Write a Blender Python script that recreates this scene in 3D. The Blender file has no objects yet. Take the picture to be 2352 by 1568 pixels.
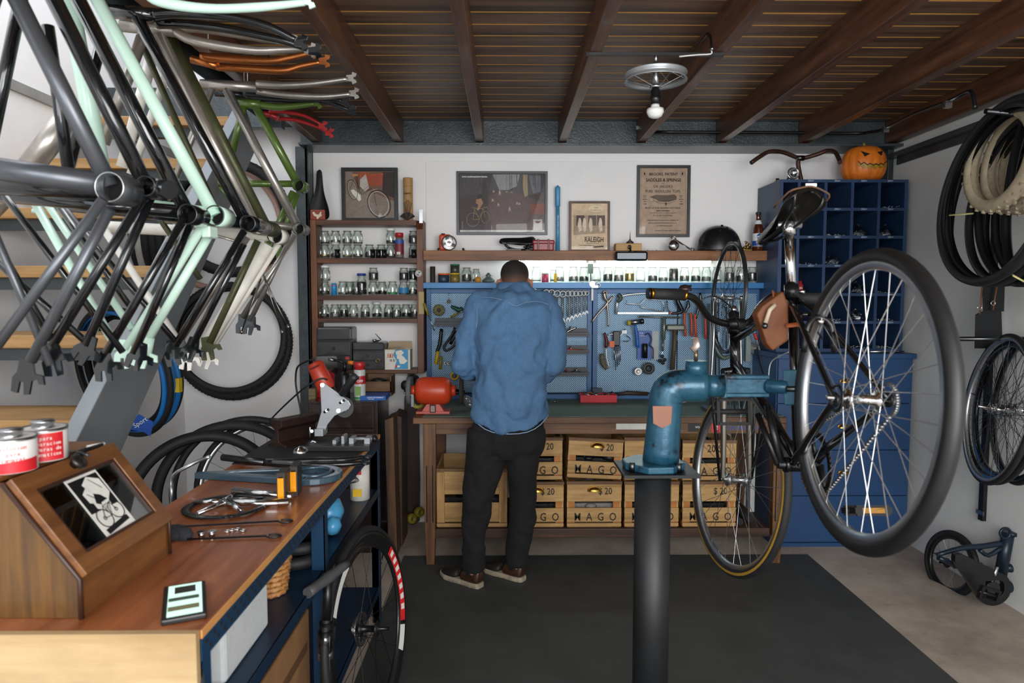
import bpy, math, random
from mathutils import Vector as V, Matrix as MX
random.seed(7)
S = bpy.context.scene
COL = S.collection
PI = math.pi
sin, cos = math.sin, math.cos
# ---------------------------------------------------------------- camera, world, lights, exposure
FPX = 1568.0
CAMZ = 1.45
YAW = math.atan(16 / 1568); PIT = math.atan(103 / 1568)
fw = V((sin(YAW) * cos(PIT), cos(YAW) * cos(PIT), -sin(PIT)))
rt = V((cos(YAW), -sin(YAW), 0)); up = rt.cross(fw)
CAM = V((0, 0, CAMZ))
cd = bpy.data.cameras.new('camera'); cam = bpy.data.objects.new('camera', cd); COL.objects.link(cam)
cd.sensor_width = 36; cd.lens = 24; cd.clip_start = .05
cam.matrix_world = MX(((rt.x, up.x, -fw.x, 0), (rt.y, up.y, -fw.y, 0), (rt.z, up.z, -fw.z, CAMZ), (0, 0, 0, 1)))
cd.dof.use_dof = True; cd.dof.focus_distance = 3.4; cd.dof.aperture_fstop = 4.0
S.camera = cam
S.view_settings.view_transform = 'Standard'; S.view_settings.look = 'None'
S.view_settings.exposure = 0.62; S.view_settings.gamma = 1; S.view_settings.use_curve_mapping = False
w = bpy.data.worlds.new('world'); S.world = w; w.use_nodes = True
w.node_tree.nodes['Background'].inputs[0].default_value = (.80, .87, 1, 1)
w.node_tree.nodes['Background'].inputs[1].default_value = .8
def area(name, loc, to, sx, sy, power, col=(1, 1, 1)):
    l = bpy.data.lights.new(name, 'AREA'); l.shape = 'RECTANGLE'; l.size = sx; l.size_y = sy
    l.energy = power; l.color = col
    o = bpy.data.objects.new(name, l); COL.objects.link(o); o.location = loc
    o.rotation_euler = (V(to) - V(loc)).to_track_quat('-Z', 'Y').to_euler()
    return o
area('daylight_open_door', (.9, -1.3, 1.75), (.2, 4.3, 1.35), 2.2, 1.7, 88, (1, .985, .96))
area('fill_light_left', (-1.2, -1.1, 2.0), (-.6, 4.0, 1.2), 1.2, 1.2, 22, (.93, .97, 1))  # added fill lamp on the left behind the camera, not a window
area('stairwell_fill_light', (-1.65, 2.2, 3.55), (-1.6, 2.9, .8), .6, 1.8, 13, (.93, .96, 1))  # unseen lamp added over the stairs to brighten the tall left wall

# ---------------------------------------------------------------- pixel to world
def ray(px, py): return fw + rt * ((px - 1176) / FPX) - up * ((py - 784) / FPX)
def P(px, py, Y): d = ray(px, py); return CAM + d * (Y / d.y)
def PZ(px, py, z): d = ray(px, py); return CAM + d * ((z - CAMZ) / d.z)
def PX(px, py, x): d = ray(px, py); return CAM + d * (x / d.x)

# ---------------------------------------------------------------- materials
def lin(h):
    if isinstance(h, (tuple, list)): return tuple(h) + (1,)
    h = h.lstrip('#'); o = []
    for i in (0, 2, 4):
        c = int(h[i:i + 2], 16) / 255
        o.append(c / 12.92 if c <= .04045 else ((c + .055) / 1.055) ** 2.4)
    return tuple(o) + (1,)
MC = {}
def newmat(name):
    mt = bpy.data.materials.new(name); mt.use_nodes = True
    nt = mt.node_tree; return mt, nt, nt.nodes['Principled BSDF']
def link(nt, a, b): nt.links.new(a, b)
def coords(nt, scale=(1, 1, 1), rot=(0, 0, 0)):
    tc = nt.nodes.new('ShaderNodeTexCoord'); mp = nt.nodes.new('ShaderNodeMapping')
    mp.inputs['Scale'].default_value = scale; mp.inputs['Rotation'].default_value = rot
    link(nt, tc.outputs['Object'], mp.inputs[0]); return mp.outputs[0]
def noise(nt, vec, sc, det=4, rough=.6):
    n = nt.nodes.new('ShaderNodeTexNoise'); n.inputs['Scale'].default_value = sc
    n.inputs['Detail'].default_value = det; n.inputs['Roughness'].default_value = rough
    link(nt, vec, n.inputs['Vector']); return n.outputs['Fac']
def ramp(nt, fac, stops):
    r_ = nt.nodes.new('ShaderNodeValToRGB'); e = r_.color_ramp.elements
    while len(e) < len(stops): e.new(.5)
    for i, (p, c) in enumerate(stops): e[i].position = p; e[i].color = c if len(c) == 4 else tuple(c) + (1,)
    link(nt, fac, r_.inputs[0]); return r_.outputs[0]
def bump(nt, bs, fac, strength=.3, dist=.002):
    b = nt.nodes.new('ShaderNodeBump'); b.inputs['Strength'].default_value = strength
    b.inputs['Distance'].default_value = dist; link(nt, fac, b.inputs['Height']); link(nt, b.outputs[0], bs.inputs['Normal'])
def m(c, rough=.5, metal=0, var=.12, sc=9, bmp=0, bsc=120, coat=0, name=None):
    """plain procedural material: base colour with a soft mottling"""
    k = (c, rough, metal, var, sc, bmp, bsc, coat)
    if k in MC: return MC[k]
    mt, nt, bs = newmat(name or 'paint_%s' % (c if isinstance(c, str) else 'x'))
    L = lin(c); v = coords(nt)
    lo = tuple(x * (1 - var) for x in L[:3]) + (1,); hi = tuple(min(1, x * (1 + var)) for x in L[:3]) + (1,)
    link(nt, ramp(nt, noise(nt, v, sc), [(.3, lo), (.7, hi)]), bs.inputs['Base Color'])
    bs.inputs['Roughness'].default_value = rough; bs.inputs['Metallic'].default_value = metal
    bs.inputs['Coat Weight'].default_value = coat
    if bmp: bump(nt, bs, noise(nt, v, bsc, 3), bmp)
    MC[k] = mt; return mt
def wood(c1, c2, axis=0, sc=1.0, rough=.45, dark=None, coat=0, bmp=.25):
    k = ('wood', c1, c2, axis, sc, rough, dark)
    if k in MC: return MC[k]
    mt, nt, bs = newmat('wood_' + c1)
    s = [22 * sc] * 3; s[axis] = 1.2 * sc
    v = coords(nt, tuple(s)); n1 = noise(nt, v, 1.0, 6, .65)
    st = [(.30, lin(c1)), (.72, lin(c2))]
    if dark: st = [(.25, lin(dark)), (.42, lin(c1)), (.75, lin(c2))]
    col = ramp(nt, n1, st)
    s2 = [7 * sc] * 3; s2[axis] = 3 * sc
    n2 = noise(nt, coords(nt, tuple(s2)), 1.3, 5, .7)
    mx = nt.nodes.new('ShaderNodeMixRGB'); mx.blend_type = 'MULTIPLY'; mx.inputs[0].default_value = .55
    link(nt, col, mx.inputs[1]); link(nt, ramp(nt, n2, [(.3, (.45, .42, .4, 1)), (.62, (1, 1, 1, 1))]), mx.inputs[2])
    link(nt, mx.outputs[0], bs.inputs['Base Color'])
    bs.inputs['Roughness'].default_value = rough; bs.inputs['Coat Weight'].default_value = coat
    bump(nt, bs, n1, bmp, .0012); MC[k] = mt; return mt
def glass(c='E8F2EE', rough=.02, alpha=.28, fk=.6):
    """thin glass: mostly clear, with fresnel reflection"""
    k = ('glass', c, rough, alpha, fk)
    if k in MC: return MC[k]
    mt, nt, bs = newmat('glass'); nt.nodes.remove(bs)
    out = nt.nodes['Material Output']
    tr = nt.nodes.new('ShaderNodeBsdfTransparent'); tr.inputs[0].default_value = lin(c)
    gl = nt.nodes.new('ShaderNodeBsdfGlossy'); gl.inputs['Roughness'].default_value = rough
    fr = nt.nodes.new('ShaderNodeFresnel'); fr.inputs[0].default_value = 1.45
    ad = nt.nodes.new('ShaderNodeMath'); ad.operation = 'MULTIPLY_ADD'; ad.inputs[1].default_value = fk; ad.inputs[2].default_value = alpha * .04
    link(nt, fr.outputs[0], ad.inputs[0])
    mx = nt.nodes.new('ShaderNodeMixShader'); link(nt, ad.outputs[0], mx.inputs[0])
    link(nt, tr.outputs[0], mx.inputs[1]); link(nt, gl.outputs[0], mx.inputs[2]); link(nt, mx.outputs[0], out.inputs[0])
    MC[k] = mt; return mt
def emit(c, st):
    k = ('emit', c, st)
    if k in MC: return MC[k]
    mt, nt, bs = newmat('lamp_glow'); bs.inputs['Emission Color'].default_value = lin(c)
    bs.inputs['Emission Strength'].default_value = st; bs.inputs['Base Color'].default_value = lin(c); MC[k] = mt; return mt

BLACK = m('101113', .35, 0, .2); RUB = m('17181A', .62, 0, .25, 30, .3, 200); RUBG = m('2A2B2C', .7, 0, .25, 40, .4, 160)
CHR = m('D6D8DA', .12, 1, .04); STEEL = m('A9ABAD', .28, 1, .15, 20); DSTEEL = m('55585B', .32, 1, .2, 14)
ALU = m('C2C5C8', .34, 1, .06); RAW = m('B0AAA2', .32, .75, .2, 12); GUN = m('34383D', .22, .6, .2, 8)
GLOSSB = m('0C0E11', .12, .1, .2, 8, coat=.6); WHITE = m('E6E6E2', .45, 0, .05); BRASS = m('B08B45', .25, 1, .15)
MINT = m('CDEDDD', .32, 0, .05, coat=.3); OLIVE = m('4C4F35', .45, .5, .35, 12); CREAMW = m('E2DFD6', .4, 0, .12, 16)
GREENP = m('526B2E', .3, .2, .12, coat=.4); COPPER = m('C27742', .3, .9, .12); REDP = m('9C1E20', .35, .1, .2)
GLASS = glass(); ORANGE = m('E2611E', .45, 0, .08)

# ---------------------------------------------------------------- mesh builder
class B:
    def __init__(s, mat=None): s.v = []; s.f = []; s.fm = []; s.sm = []; s.ms = []; s.c = 0; s.m(mat or BLACK)
    def m(s, mat):
        if mat not in s.ms: s.ms.append(mat)
        s.c = s.ms.index(mat); return s
    def add(s, vs, fs, smooth=False, M=None):
        o = len(s.v)
        s.v += [tuple(M @ V(p)) for p in vs] if M is not None else [tuple(p) for p in vs]
        for f in fs: s.f.append([i + o for i in f]); s.fm.append(s.c); s.sm.append(smooth)
        return s
    def box(s, a, b, M=None):
        x0, y0, z0 = a; x1, y1, z1 = b
        if x0 > x1: x0, x1 = x1, x0
        if y0 > y1: y0, y1 = y1, y0
        if z0 > z1: z0, z1 = z1, z0
        return s.add([(x, y, z) for x in (x0, x1) for y in (y0, y1) for z in (z0, z1)],
                     [(0, 1, 3, 2), (4, 6, 7, 5), (0, 4, 5, 1), (2, 3, 7, 6), (0, 2, 6, 4), (1, 5, 7, 3)], False, M)
    def cb(s, c, d, M=None): return s.box([c[i] - d[i] / 2 for i in range(3)], [c[i] + d[i] / 2 for i in range(3)], M)
    def loft(s, rings, closed=False, caps=True, smooth=True, cyc=True, M=None):
        n = len(rings[0]); vs = [p for r_ in rings for p in r_]; fs = []
        k = len(rings); 
        for i in range(k if closed else k - 1):
            j = (i + 1) % k
            for a in range(n if cyc else n - 1):
                b = (a + 1) % n; fs.append((i * n + a, i * n + b, j * n + b, j * n + a))
        s.add(vs, fs, smooth, M)
        if caps and not closed:
            o = len(s.v) - len(vs)
            for f in (list(range(n))[::-1], [(k - 1) * n + a for a in range(n)]):
                s.f.append([i + o for i in f]); s.fm.append(s.c); s.sm.append(False)
        return s
    def tube(s, pts, r, n=10, closed=False, caps=True, sm=0, flat=1.0, M=None):
        pts = [V(p) for p in pts]
        rr = list(r) if isinstance(r, (list, tuple)) else [r] * len(pts)
        if sm:
            q = []; q2 = []; L = len(pts)
            for i in range(L if closed else L - 1):
                g = lambda k: (pts[k % L] if closed else pts[max(0, min(L - 1, k))])
                a, b_, c_, d = g(i - 1), g(i), g(i + 1), g(i + 2)
                for t in range(sm):
                    u = t / sm
                    q.append(.5 * ((2 * b_) + (c_ - a) * u + (2 * a - 5 * b_ + 4 * c_ - d) * u * u + (3 * b_ - a - 3 * c_ + d) * u ** 3))
                    q2.append(rr[i % L] * (1 - u) + rr[(i + 1) % L] * u)
            if not closed: q.append(pts[-1]); q2.append(rr[-1])
            pts, rr = q, q2
        L = len(pts); rings = []; prev = None
        for i in range(L):
            t = (pts[(i + 1) % L] - pts[i - 1]) if closed else (pts[min(L - 1, i + 1)] - pts[max(0, i - 1)])
            if t.length < 1e-9: t = V((0, 0, 1))
            t.normalize()
            if prev is None: a = t.orthogonal().normalized()
            else:
                a = prev - t * prev.dot(t)
                a = a.normalized() if a.length > 1e-6 else t.orthogonal().normalized()
            prev = a; b_ = t.cross(a)
            rings.append([pts[i] + (a * cos(2 * PI * k / n) + b_ * sin(2 * PI * k / n) * flat) * rr[i] for k in range(n)])
        return s.loft(rings, closed, caps, True, True, M)
    def cyl(s, p0, p1, r0, r1=None, n=16, caps=True, M=None):
        return s.tube([p0, p1], [r0, r0 if r1 is None else r1], n, False, caps, M=M)
    def lathe(s, prof, n=24, M=None, closed=False, smooth=True, caps=True):
        rings = [[(r_ * cos(2 * PI * k / n), r_ * sin(2 * PI * k / n), z) for k in range(n)] for r_, z in prof]
        return s.loft(rings, closed, caps, smooth, True, M)
    def torus(s, R_, r_, n=48, k=10, M=None, rz=None, arc=None):
        rz = rz or r_
        prof = [(R_ + r_ * cos(2 * PI * i / k), rz * sin(2 * PI * i / k)) for i in range(k)]
        return s.lathe(prof, n, M, True)
    def sph(s, c, r_, n=16, M=None):
        if not isinstance(r_, (tuple, list)): r_ = (r_, r_, r_)
        h = n // 2
        rings = [[(c[0] + r_[0] * sin(PI * i / h) * cos(2 * PI * k / n), c[1] + r_[1] * sin(PI * i / h) * sin(2 * PI * k / n), c[2] - r_[2] * cos(PI * i / h)) for k in range(n)] for i in range(1, h)]
        rings = [[(c[0], c[1], c[2] - r_[2])] * n] + rings + [[(c[0], c[1], c[2] + r_[2])] * n]
        return s.loft(rings, False, False, True, True, M)
    def prism(s, pts, t, M=None, z0=0):
        n = len(pts)
        vs = [(x, y, z0) for x, y in pts] + [(x, y, z0 + t) for x, y in pts]
        fs = [list(range(n))[::-1], list(range(n, 2 * n))] + [(i, (i + 1) % n, n + (i + 1) % n, n + i) for i in range(n)]
        return s.add(vs, fs, False, M)
    def ring2(s, outer, inner, t, M=None, z0=0):
        """flat plate with a hole: two loops with equal point counts"""
        n = len(outer)
        vs = [(x, y, z) for z in (z0, z0 + t) for lp in (outer, inner) for x, y in lp]
        fs = []
        for i in range(n):
            j = (i + 1) % n
            fs += [(i, n + i, n + j, j), (2 * n + i, 2 * n + j, 3 * n + j, 3 * n + i), (i, j, 2 * n + j, 2 * n + i), (n + i, 3 * n + i, 3 * n + j, n + j)]
        return s.add(vs, fs, False, M)
    def quad(s, pts): return s.add(pts, [list(range(len(pts)))])
    def text(s, st, M, size, ext=.0003, align='CENTER', bold=0, sx=1):
        cu = bpy.data.curves.new('t', 'FONT'); cu.body = st; cu.size = size; cu.align_x = align; cu.align_y = 'CENTER'
        cu.extrude = ext; cu.offset = bold; cu.resolution_u = 2; cu.space_character = 1
        ob = bpy.data.objects.new('t', cu); me = bpy.data.meshes.new_from_object(ob)
        MM = M @ MX.Diagonal((sx, 1, 1, 1))
        s.add([tuple(v.co) for v in me.vertices], [list(p.vertices) for p in me.polygons], False, MM)
        bpy.data.objects.remove(ob); bpy.data.curves.remove(cu); bpy.data.meshes.remove(me); return s
def frame(o, x, y):
    x = V(x).normalized(); z = x.cross(V(y)).normalized(); y = z.cross(x)
    return MX(((x.x, y.x, z.x, o[0]), (x.y, y.y, z.y, o[1]), (x.z, y.z, z.z, o[2]), (0, 0, 0, 1)))
def zdir(o, d):
    d = V(d).normalized(); x = d.orthogonal().normalized()
    if abs(d.z) < .9: x = V((0, 0, 1)).cross(d).normalized()
    return frame(o, x, d.cross(x))
def wallf(o): return frame(o, (1, 0, 0), (0, 0, 1))          # plane facing the camera (-Y), x right, y up
def T(x, y, z): return MX.Translation((x, y, z))
def RZ(a): return MX.Rotation(a, 4, 'Z')
def circle2(r_, n=24, cx=0, cy=0, a0=0): return [(cx + r_ * cos(a0 + 2 * PI * i / n), cy + r_ * sin(a0 + 2 * PI * i / n)) for i in range(n)]
WM = {}
def obj(name, b, parent=None, W=True, bev=0, sub=0, remesh=0, kind=None, label=None, smooth_it=0):
    me = bpy.data.meshes.new(name); vs = b.v
    o = bpy.data.objects.new(name, me)
    if parent is not None:
        if W: I = WM[parent.name].inverted(); vs = [tuple(I @ V(p)) for p in vs]
        WM[o.name] = WM[parent.name].copy()
    elif W:
        xs, ys, zs = zip(*vs); c = ((min(xs) + max(xs)) / 2, (min(ys) + max(ys)) / 2, min(zs))
        vs = [(p[0] - c[0], p[1] - c[1], p[2] - c[2]) for p in vs]; o.location = c; WM[o.name] = T(*c)
    else: WM[o.name] = MX()
    me.from_pydata(vs, [], b.f)
    for mt in b.ms: me.materials.append(mt)
    me.polygons.foreach_set('material_index', b.fm); me.polygons.foreach_set('use_smooth', b.sm)
    me.update(); COL.objects.link(o)
    if parent is not None: o.parent = parent
    if remesh:
        q = o.modifiers.new('remesh', 'REMESH'); q.mode = 'VOXEL'; q.voxel_size = remesh; q.use_smooth_shade = True
    if smooth_it:
        q = o.modifiers.new('smooth', 'SMOOTH'); q.factor = .6; q.iterations = smooth_it
    if bev:
        q = o.modifiers.new('bevel', 'BEVEL'); q.width = bev; q.segments = 2; q.limit_method = 'ANGLE'; q.angle_limit = .8
    if sub:
        q = o.modifiers.new('subd', 'SUBSURF'); q.levels = sub; q.render_levels = sub
    if kind: o['kind'] = kind
    if label: o['label'] = label
    return o
def thing(name, label, cat, loc=(0, 0, 0), rotz=0, group=None, M=None):
    o = bpy.data.objects.new(name, None); COL.objects.link(o); o.empty_display_size = .05
    o.matrix_world = M if M is not None else T(*loc) @ RZ(rotz)
    WM[o.name] = (M if M is not None else T(*loc) @ RZ(rotz)).copy()
    return tag(o, label, cat, group)
def tag(o, label, cat, group=None, kind=None):
    o['label'] = label; o['category'] = cat
    if group: o['group'] = group
    if kind: o['kind'] = kind
    return o
def struct(name, b, bev=0, label=None): return obj(name, b, kind='structure', bev=bev, label=label)
def dup(root, M, label=None, group=None):
    def cp(o, par):
        c = o.copy(); COL.objects.link(c); c.parent = par
        for ch in o.children: cp(ch, c)
        return c
    r_ = cp(root, None); r_.matrix_world = M; WM[r_.name] = M.copy()
    if label: r_['label'] = label
    if group: r_['group'] = group
    return r_

# ---------------------------------------------------------------- room shell
YB = 4.33; XL = -2.04; XR = 2.37; ZC = 2.50
def plaster(name, c, c2, sc=1.5):
    mt, nt, bs = newmat(name); v = coords(nt)
    n = noise(nt, v, sc, 6, .6)
    col = ramp(nt, n, [(.2, lin(c2)), (.5, lin(c))])
    n2 = noise(nt, coords(nt, (1, 1, .6)), 14, 8, .75)
    mx = nt.nodes.new('ShaderNodeMixRGB'); mx.blend_type = 'MULTIPLY'; mx.inputs[0].default_value = .25
    link(nt, col, mx.inputs[1]); link(nt, ramp(nt, n2, [(.26, (.35, .34, .33, 1)), (.33, (1, 1, 1, 1))]), mx.inputs[2])
    link(nt, mx.outputs[0], bs.inputs['Base Color']); bs.inputs['Roughness'].default_value = .75
    bump(nt, bs, noise(nt, v, 35, 4), .15, .003); return mt
WALLM = plaster('white_plaster', 'F1F0EF', 'E4E3E3'); WALLR = plaster('scuffed_plaster', 'E0E2DF', 'CBCECB', 2.2)
# floor concrete
mt, nt, bs = newmat('concrete'); v = coords(nt); n = noise(nt, v, 2.2, 8, .65)
col = ramp(nt, n, [(.3, lin('8C8074')), (.5, lin('ADA093')), (.68, lin('C2B6A8'))])
n2 = noise(nt, coords(nt, (1, 1, 1)), 22, 8, .8); mx = nt.nodes.new('ShaderNodeMixRGB'); mx.blend_type = 'MULTIPLY'; mx.inputs[0].default_value = .6
link(nt, col, mx.inputs[1]); link(nt, ramp(nt, n2, [(.3, (.3, .28, .26, 1)), (.42, (1, 1, 1, 1))]), mx.inputs[2]); link(nt, mx.outputs[0], bs.inputs['Base Color'])
bs.inputs['Roughness'].default_value = .6; bump(nt, bs, n2, .2, .002); CONC = mt
struct('floor', B(CONC).box((-2.3, -1.5, -.1), (2.6, 4.5, 0)))
struct('wall_back', B(WALLM).box((XL - .12, YB, 0), (XR + .12, YB + .12, 4)))
b = B(WALLM).box((P(978, 370, YB).x, YB - .006, .5), (XR, YB + .001, P(978, 370, YB).z)); struct('trim_1', b, .002, 'raised plaster panel on the back wall')
struct('wall_left', B(WALLM).box((XL - .12, -1.5, 0), (XL, YB, 4)))
struct('wall_right', B(WALLR).box((XR, -1.5, 0), (XR + .12, YB, 3)))
b = B(m('8C8B88', .7)).box((XL, .5, 2.30), (XL + .012, YB, 2.345)); struct('trim_2', b, .002, 'grey joint band along the left wall')
# plank ceiling: boards run across the room with pale raw edges showing between them, their lit glow put into the orange
XB0 = P(700, 329, 4.12).x
PL = wood('5C4534', '96745A', 0, .8, .42, '1E1512', bmp=.3); PLE = m('FFB850', .5, 0, .12, 12)
b = B(PL); y = -1.4
while y < YB - .15:
    b.m(PL).box((XB0 - .02, y, ZC), (XR + .1, y + .1015, ZC + .02))
    b.m(PLE).box((XB0 - .02, y + .1015, ZC + .0015), (XR + .1, y + .1145, ZC + .02)); y += .1145
b.m(PL).box((XB0 - .02, -1.4, ZC + .02), (XR + .1, YB, ZC + .03)); struct('ceiling', b, 0)
b = B(WALLM).box((XL - .12, -1.5, 3.9), (XB0, 1.2, 4.0)); b.box((XB0 - .03, -1.5, ZC + .03), (XB0, YB, 4)); struct('ceiling_stairwell', b)
JW = wood('4E3122', '84583E', 1, 1.0, .38, '21140F', coat=.1)
jx = [728, 917, 1102, 1291, 1472, 1656, 1847, 2040]
for i, px in enumerate(jx):
    x = P(px, 329, 4.14).x
    w_ = .048 if i < 7 else .06
    if i == 7: x = XR - .05
    jb = B(JW).box((x - w_ / 2, -1.4, P(px, 329, 4.14).z), (x + w_ / 2, 4.16, ZC + .001))
    struct('trim_%d' % (3 + i), jb, .003, 'dark stained ceiling joist')
# steel: back beam, posts, angle on right wall
mt, nt, bs = newmat('steel_paint'); v = coords(nt); bs.inputs['Base Color'].default_value = lin('3F464A'); bs.inputs['Roughness'].default_value = .28
bs.inputs['Metallic'].default_value = .2; n = noise(nt, v, 70, 4, .7); bump(nt, bs, n, .55, .004)
link(nt, ramp(nt, noise(nt, v, 6), [(.3, lin('30373A')), (.7, lin('4A5256'))]), bs.inputs['Base Color']); GREYST = mt
zb0 = P(1176, 333, 4.15).z; zb1 = P(1176, 277, 4.17).z
b = B(GREYST).box((P(690, 300, 4.17).x, 4.17, zb0), (XR, 4.20, zb1)); b.box((P(690, 300, 4.15).x, 4.10, zb0 - .012), (XR, YB, zb0 + .004)); b.box((XL, 4.12, zb1 - .004), (XR, YB, zb1 + .008)); struct('trim_11', b, .002, 'grey painted steel beam over the back wall')
b = B(GREYST)
xa, xb = P(685, 700, 4.2).x, P(712, 700, 4.2).x
b.box((xa, 4.2, 0), (xb, 4.212, zb0)); b.box(((xa + xb) / 2 + .02, 4.2, 0), (xb, YB, zb0)); b.box((xa, YB - .02, 0), (xb, YB, zb0)); struct('trim_12', b, .002, 'grey steel post left of the jar shelves')
b = B(GREYST).box((P(2040, 380, 4.2).x, 4.2, 0), (XR, YB, zb0)); struct('trim_13', b, .002, 'grey steel post in the right corner')
b = B(GREYST).box((XR - .075, -1.4, P(2075, 352, 4.1).z - .02), (XR, 4.15, P(2075, 352, 4.1).z)); b.box((XR - .012, -1.4, P(2075, 352, 4.1).z - .06), (XR, 4.15, P(2075, 352, 4.1).z)); struct('trim_14', b, .002, 'grey steel angle along the right wall')
b = B(GREYST).box((XL, 3.6, ZC - .18), (XB0 + .03, 3.66, ZC + .02)); b.box((XB0 - .035, .2, ZC - .17), (XB0 - .03, 3.66, ZC + .03)); struct('trim_15', b, .002, 'grey steel trimmer of the stair opening')

# ================================================================ workbench
BW = wood('5A3A22', '8A6038', 0, 1.2, .5, '2E1C10'); BWV = wood('5A3A22', '92683E', 2, 1.2, .5, '3A2415')
ZT = .81; Y0 = 3.6
bx0 = P(948, 958, Y0).x; bx1 = P(1808, 958, Y0).x
wb = thing('workbench', 'long wooden workbench with worn green top behind the man', 'workbench', ((bx0 + bx1) / 2, 3.95, 0))
b = B(BW).box((bx0, Y0, ZT - .036), (bx1, 4.31, ZT - .003)); obj('worktop', b, wb, bev=.004)
GT = plaster('worn_green_top', '5E6F66', '4A564E', 5)
obj('green_surface', B(GT).box((bx0 + .05, Y0 + .02, ZT - .003), (bx1 - .01, 4.24, ZT)), wb)
obj('apron', B(BW).box((bx0 + .06, Y0 + .015, P(1200, 998, Y0).z), (bx1 - .04, Y0 + .04, ZT - .036)), wb, bev=.002)
lw = .068
for lx in (P(986, 1000, Y0).x, P(1792, 1000, Y0).x):
    for ly in (Y0 + .03, 4.22):
        b = B(BWV); z1 = ZT - .036
        rings = []
        for z_, k in ((0, .62), (.25, .85), (.6, 1), (z1, 1)):
            h = lw / 2 * k; rings.append([(lx - h, ly - h, z_), (lx + h, ly - h, z_), (lx + h, ly + h, z_), (lx - h, ly + h, z_)])
        b.loft(rings, smooth=False)
        if ly < 4:
            b.m(m('1B120C', .8))
            for s_ in (-.016, .016): b.box((lx + s_ - .0025, ly - lw / 2 - .0015, .24), (lx + s_ + .0025, ly - lw / 2 + .01, .55))
        obj('leg', b, wb, bev=.003)
zs1 = P(1200, 1210, Y0 + .05).z; zs0 = P(1200, 1226, Y0 + .05).z
DKW = wood('3A241A', '5C3C28', 0, 1.2, .5, '1E120C')
b = B(DKW).box((bx0 + .08, Y0 + .03, zs1 - .02), (bx1 - .07, 4.2, zs1)); b.box((bx0 + .08, Y0 + .02, zs0 - .01), (bx1 - .07, Y0 + .05, zs1 - .001)); obj('shelf', b, wb, bev=.003)
# stickers on the apron
def ysticker(x0, y0, x1, y1, mt, Y=Y0 + .0145): return B(mt).box((P(x0, y1, Y).x, Y - .001, P(x0, y1, Y).z), (P(x1, y0, Y).x, Y, P(x0, y0, Y).z))
obj('sticker', ysticker(1415, 972, 1488, 986, m('C9C9C2', .5)), wb, label='blank white sticker on the apron')
b = ysticker(1634, 970, 1656, 993, m('C82A34', .5)); b.m(WHITE).text('e', wallf(P(1645, 980, Y0 + .012)), .05); obj('sticker', b, wb, label='red sticker with a white letter')
b = B(m('2A5CA8', .5)); b.text('ELECTRICIDAD', wallf(P(1706, 983, Y0 + .0125)), .024, bold=.0006); obj('sticker', b, wb, label='sticker with blue lettering')
b = B(BLACK).box((P(1582, 992, Y0).x, Y0 + .013, P(1582, 992, Y0).z), (P(1622, 972, Y0).x, Y0 + .0145, P(1582, 972, Y0).z)); b.m(WHITE).text('vo', wallf(P(1602, 980, Y0 + .012)), .025); obj('sticker', b, wb, label='black sticker with white letters')

# ---------------------------------------------------------------- crates
CR = wood('B08850', 'DDB67C', 0, 1.3, .6, '6A4A28'); CRV = wood('B08850', 'DDB67C', 2, 1.3, .6, '6A4A28'); CRO = wood('A35E25', 'C9843C', 0, 1.3, .5)
INK = m('2B2521', .8, 0, .3); JUNK = m('1B1D20', .35, .2, .6, 40, .8, 90)
def handle_cup(parent, c, s_=1.0):
    b = B(BRASS); M = wallf(c); rings = []
    for i in range(8):
        p_ = PI / 2 * i / 7; rings.append([(.034 * s_ * cos(t), .024 * s_ * sin(t) * cos(p_) - .003, .002 + .020 * s_ * sin(t) ** .7 * sin(p_)) for t in [PI * k / 16 for k in range(17)]])
    b.loft(rings, cyc=False, caps=False, M=M); b.tube([(-.036 * s_, -.005, .002), (-.03 * s_, .014 * s_, .002), (0, .021 * s_, .002), (.03 * s_, .014 * s_, .002), (.036 * s_, -.005, .002)], .0025, 6, sm=4, M=M)
    b.add([(x * s_, y * s_, .003) for x, y in ((-.034, -.004), (-.03, .012), (-.015, .02), (.015, .02), (.03, .012), (.034, -.004))], [(0, 1, 2, 3, 4, 5)], M=M)
    return obj('cup_handle', b, parent, label='brass cup handle')
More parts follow.
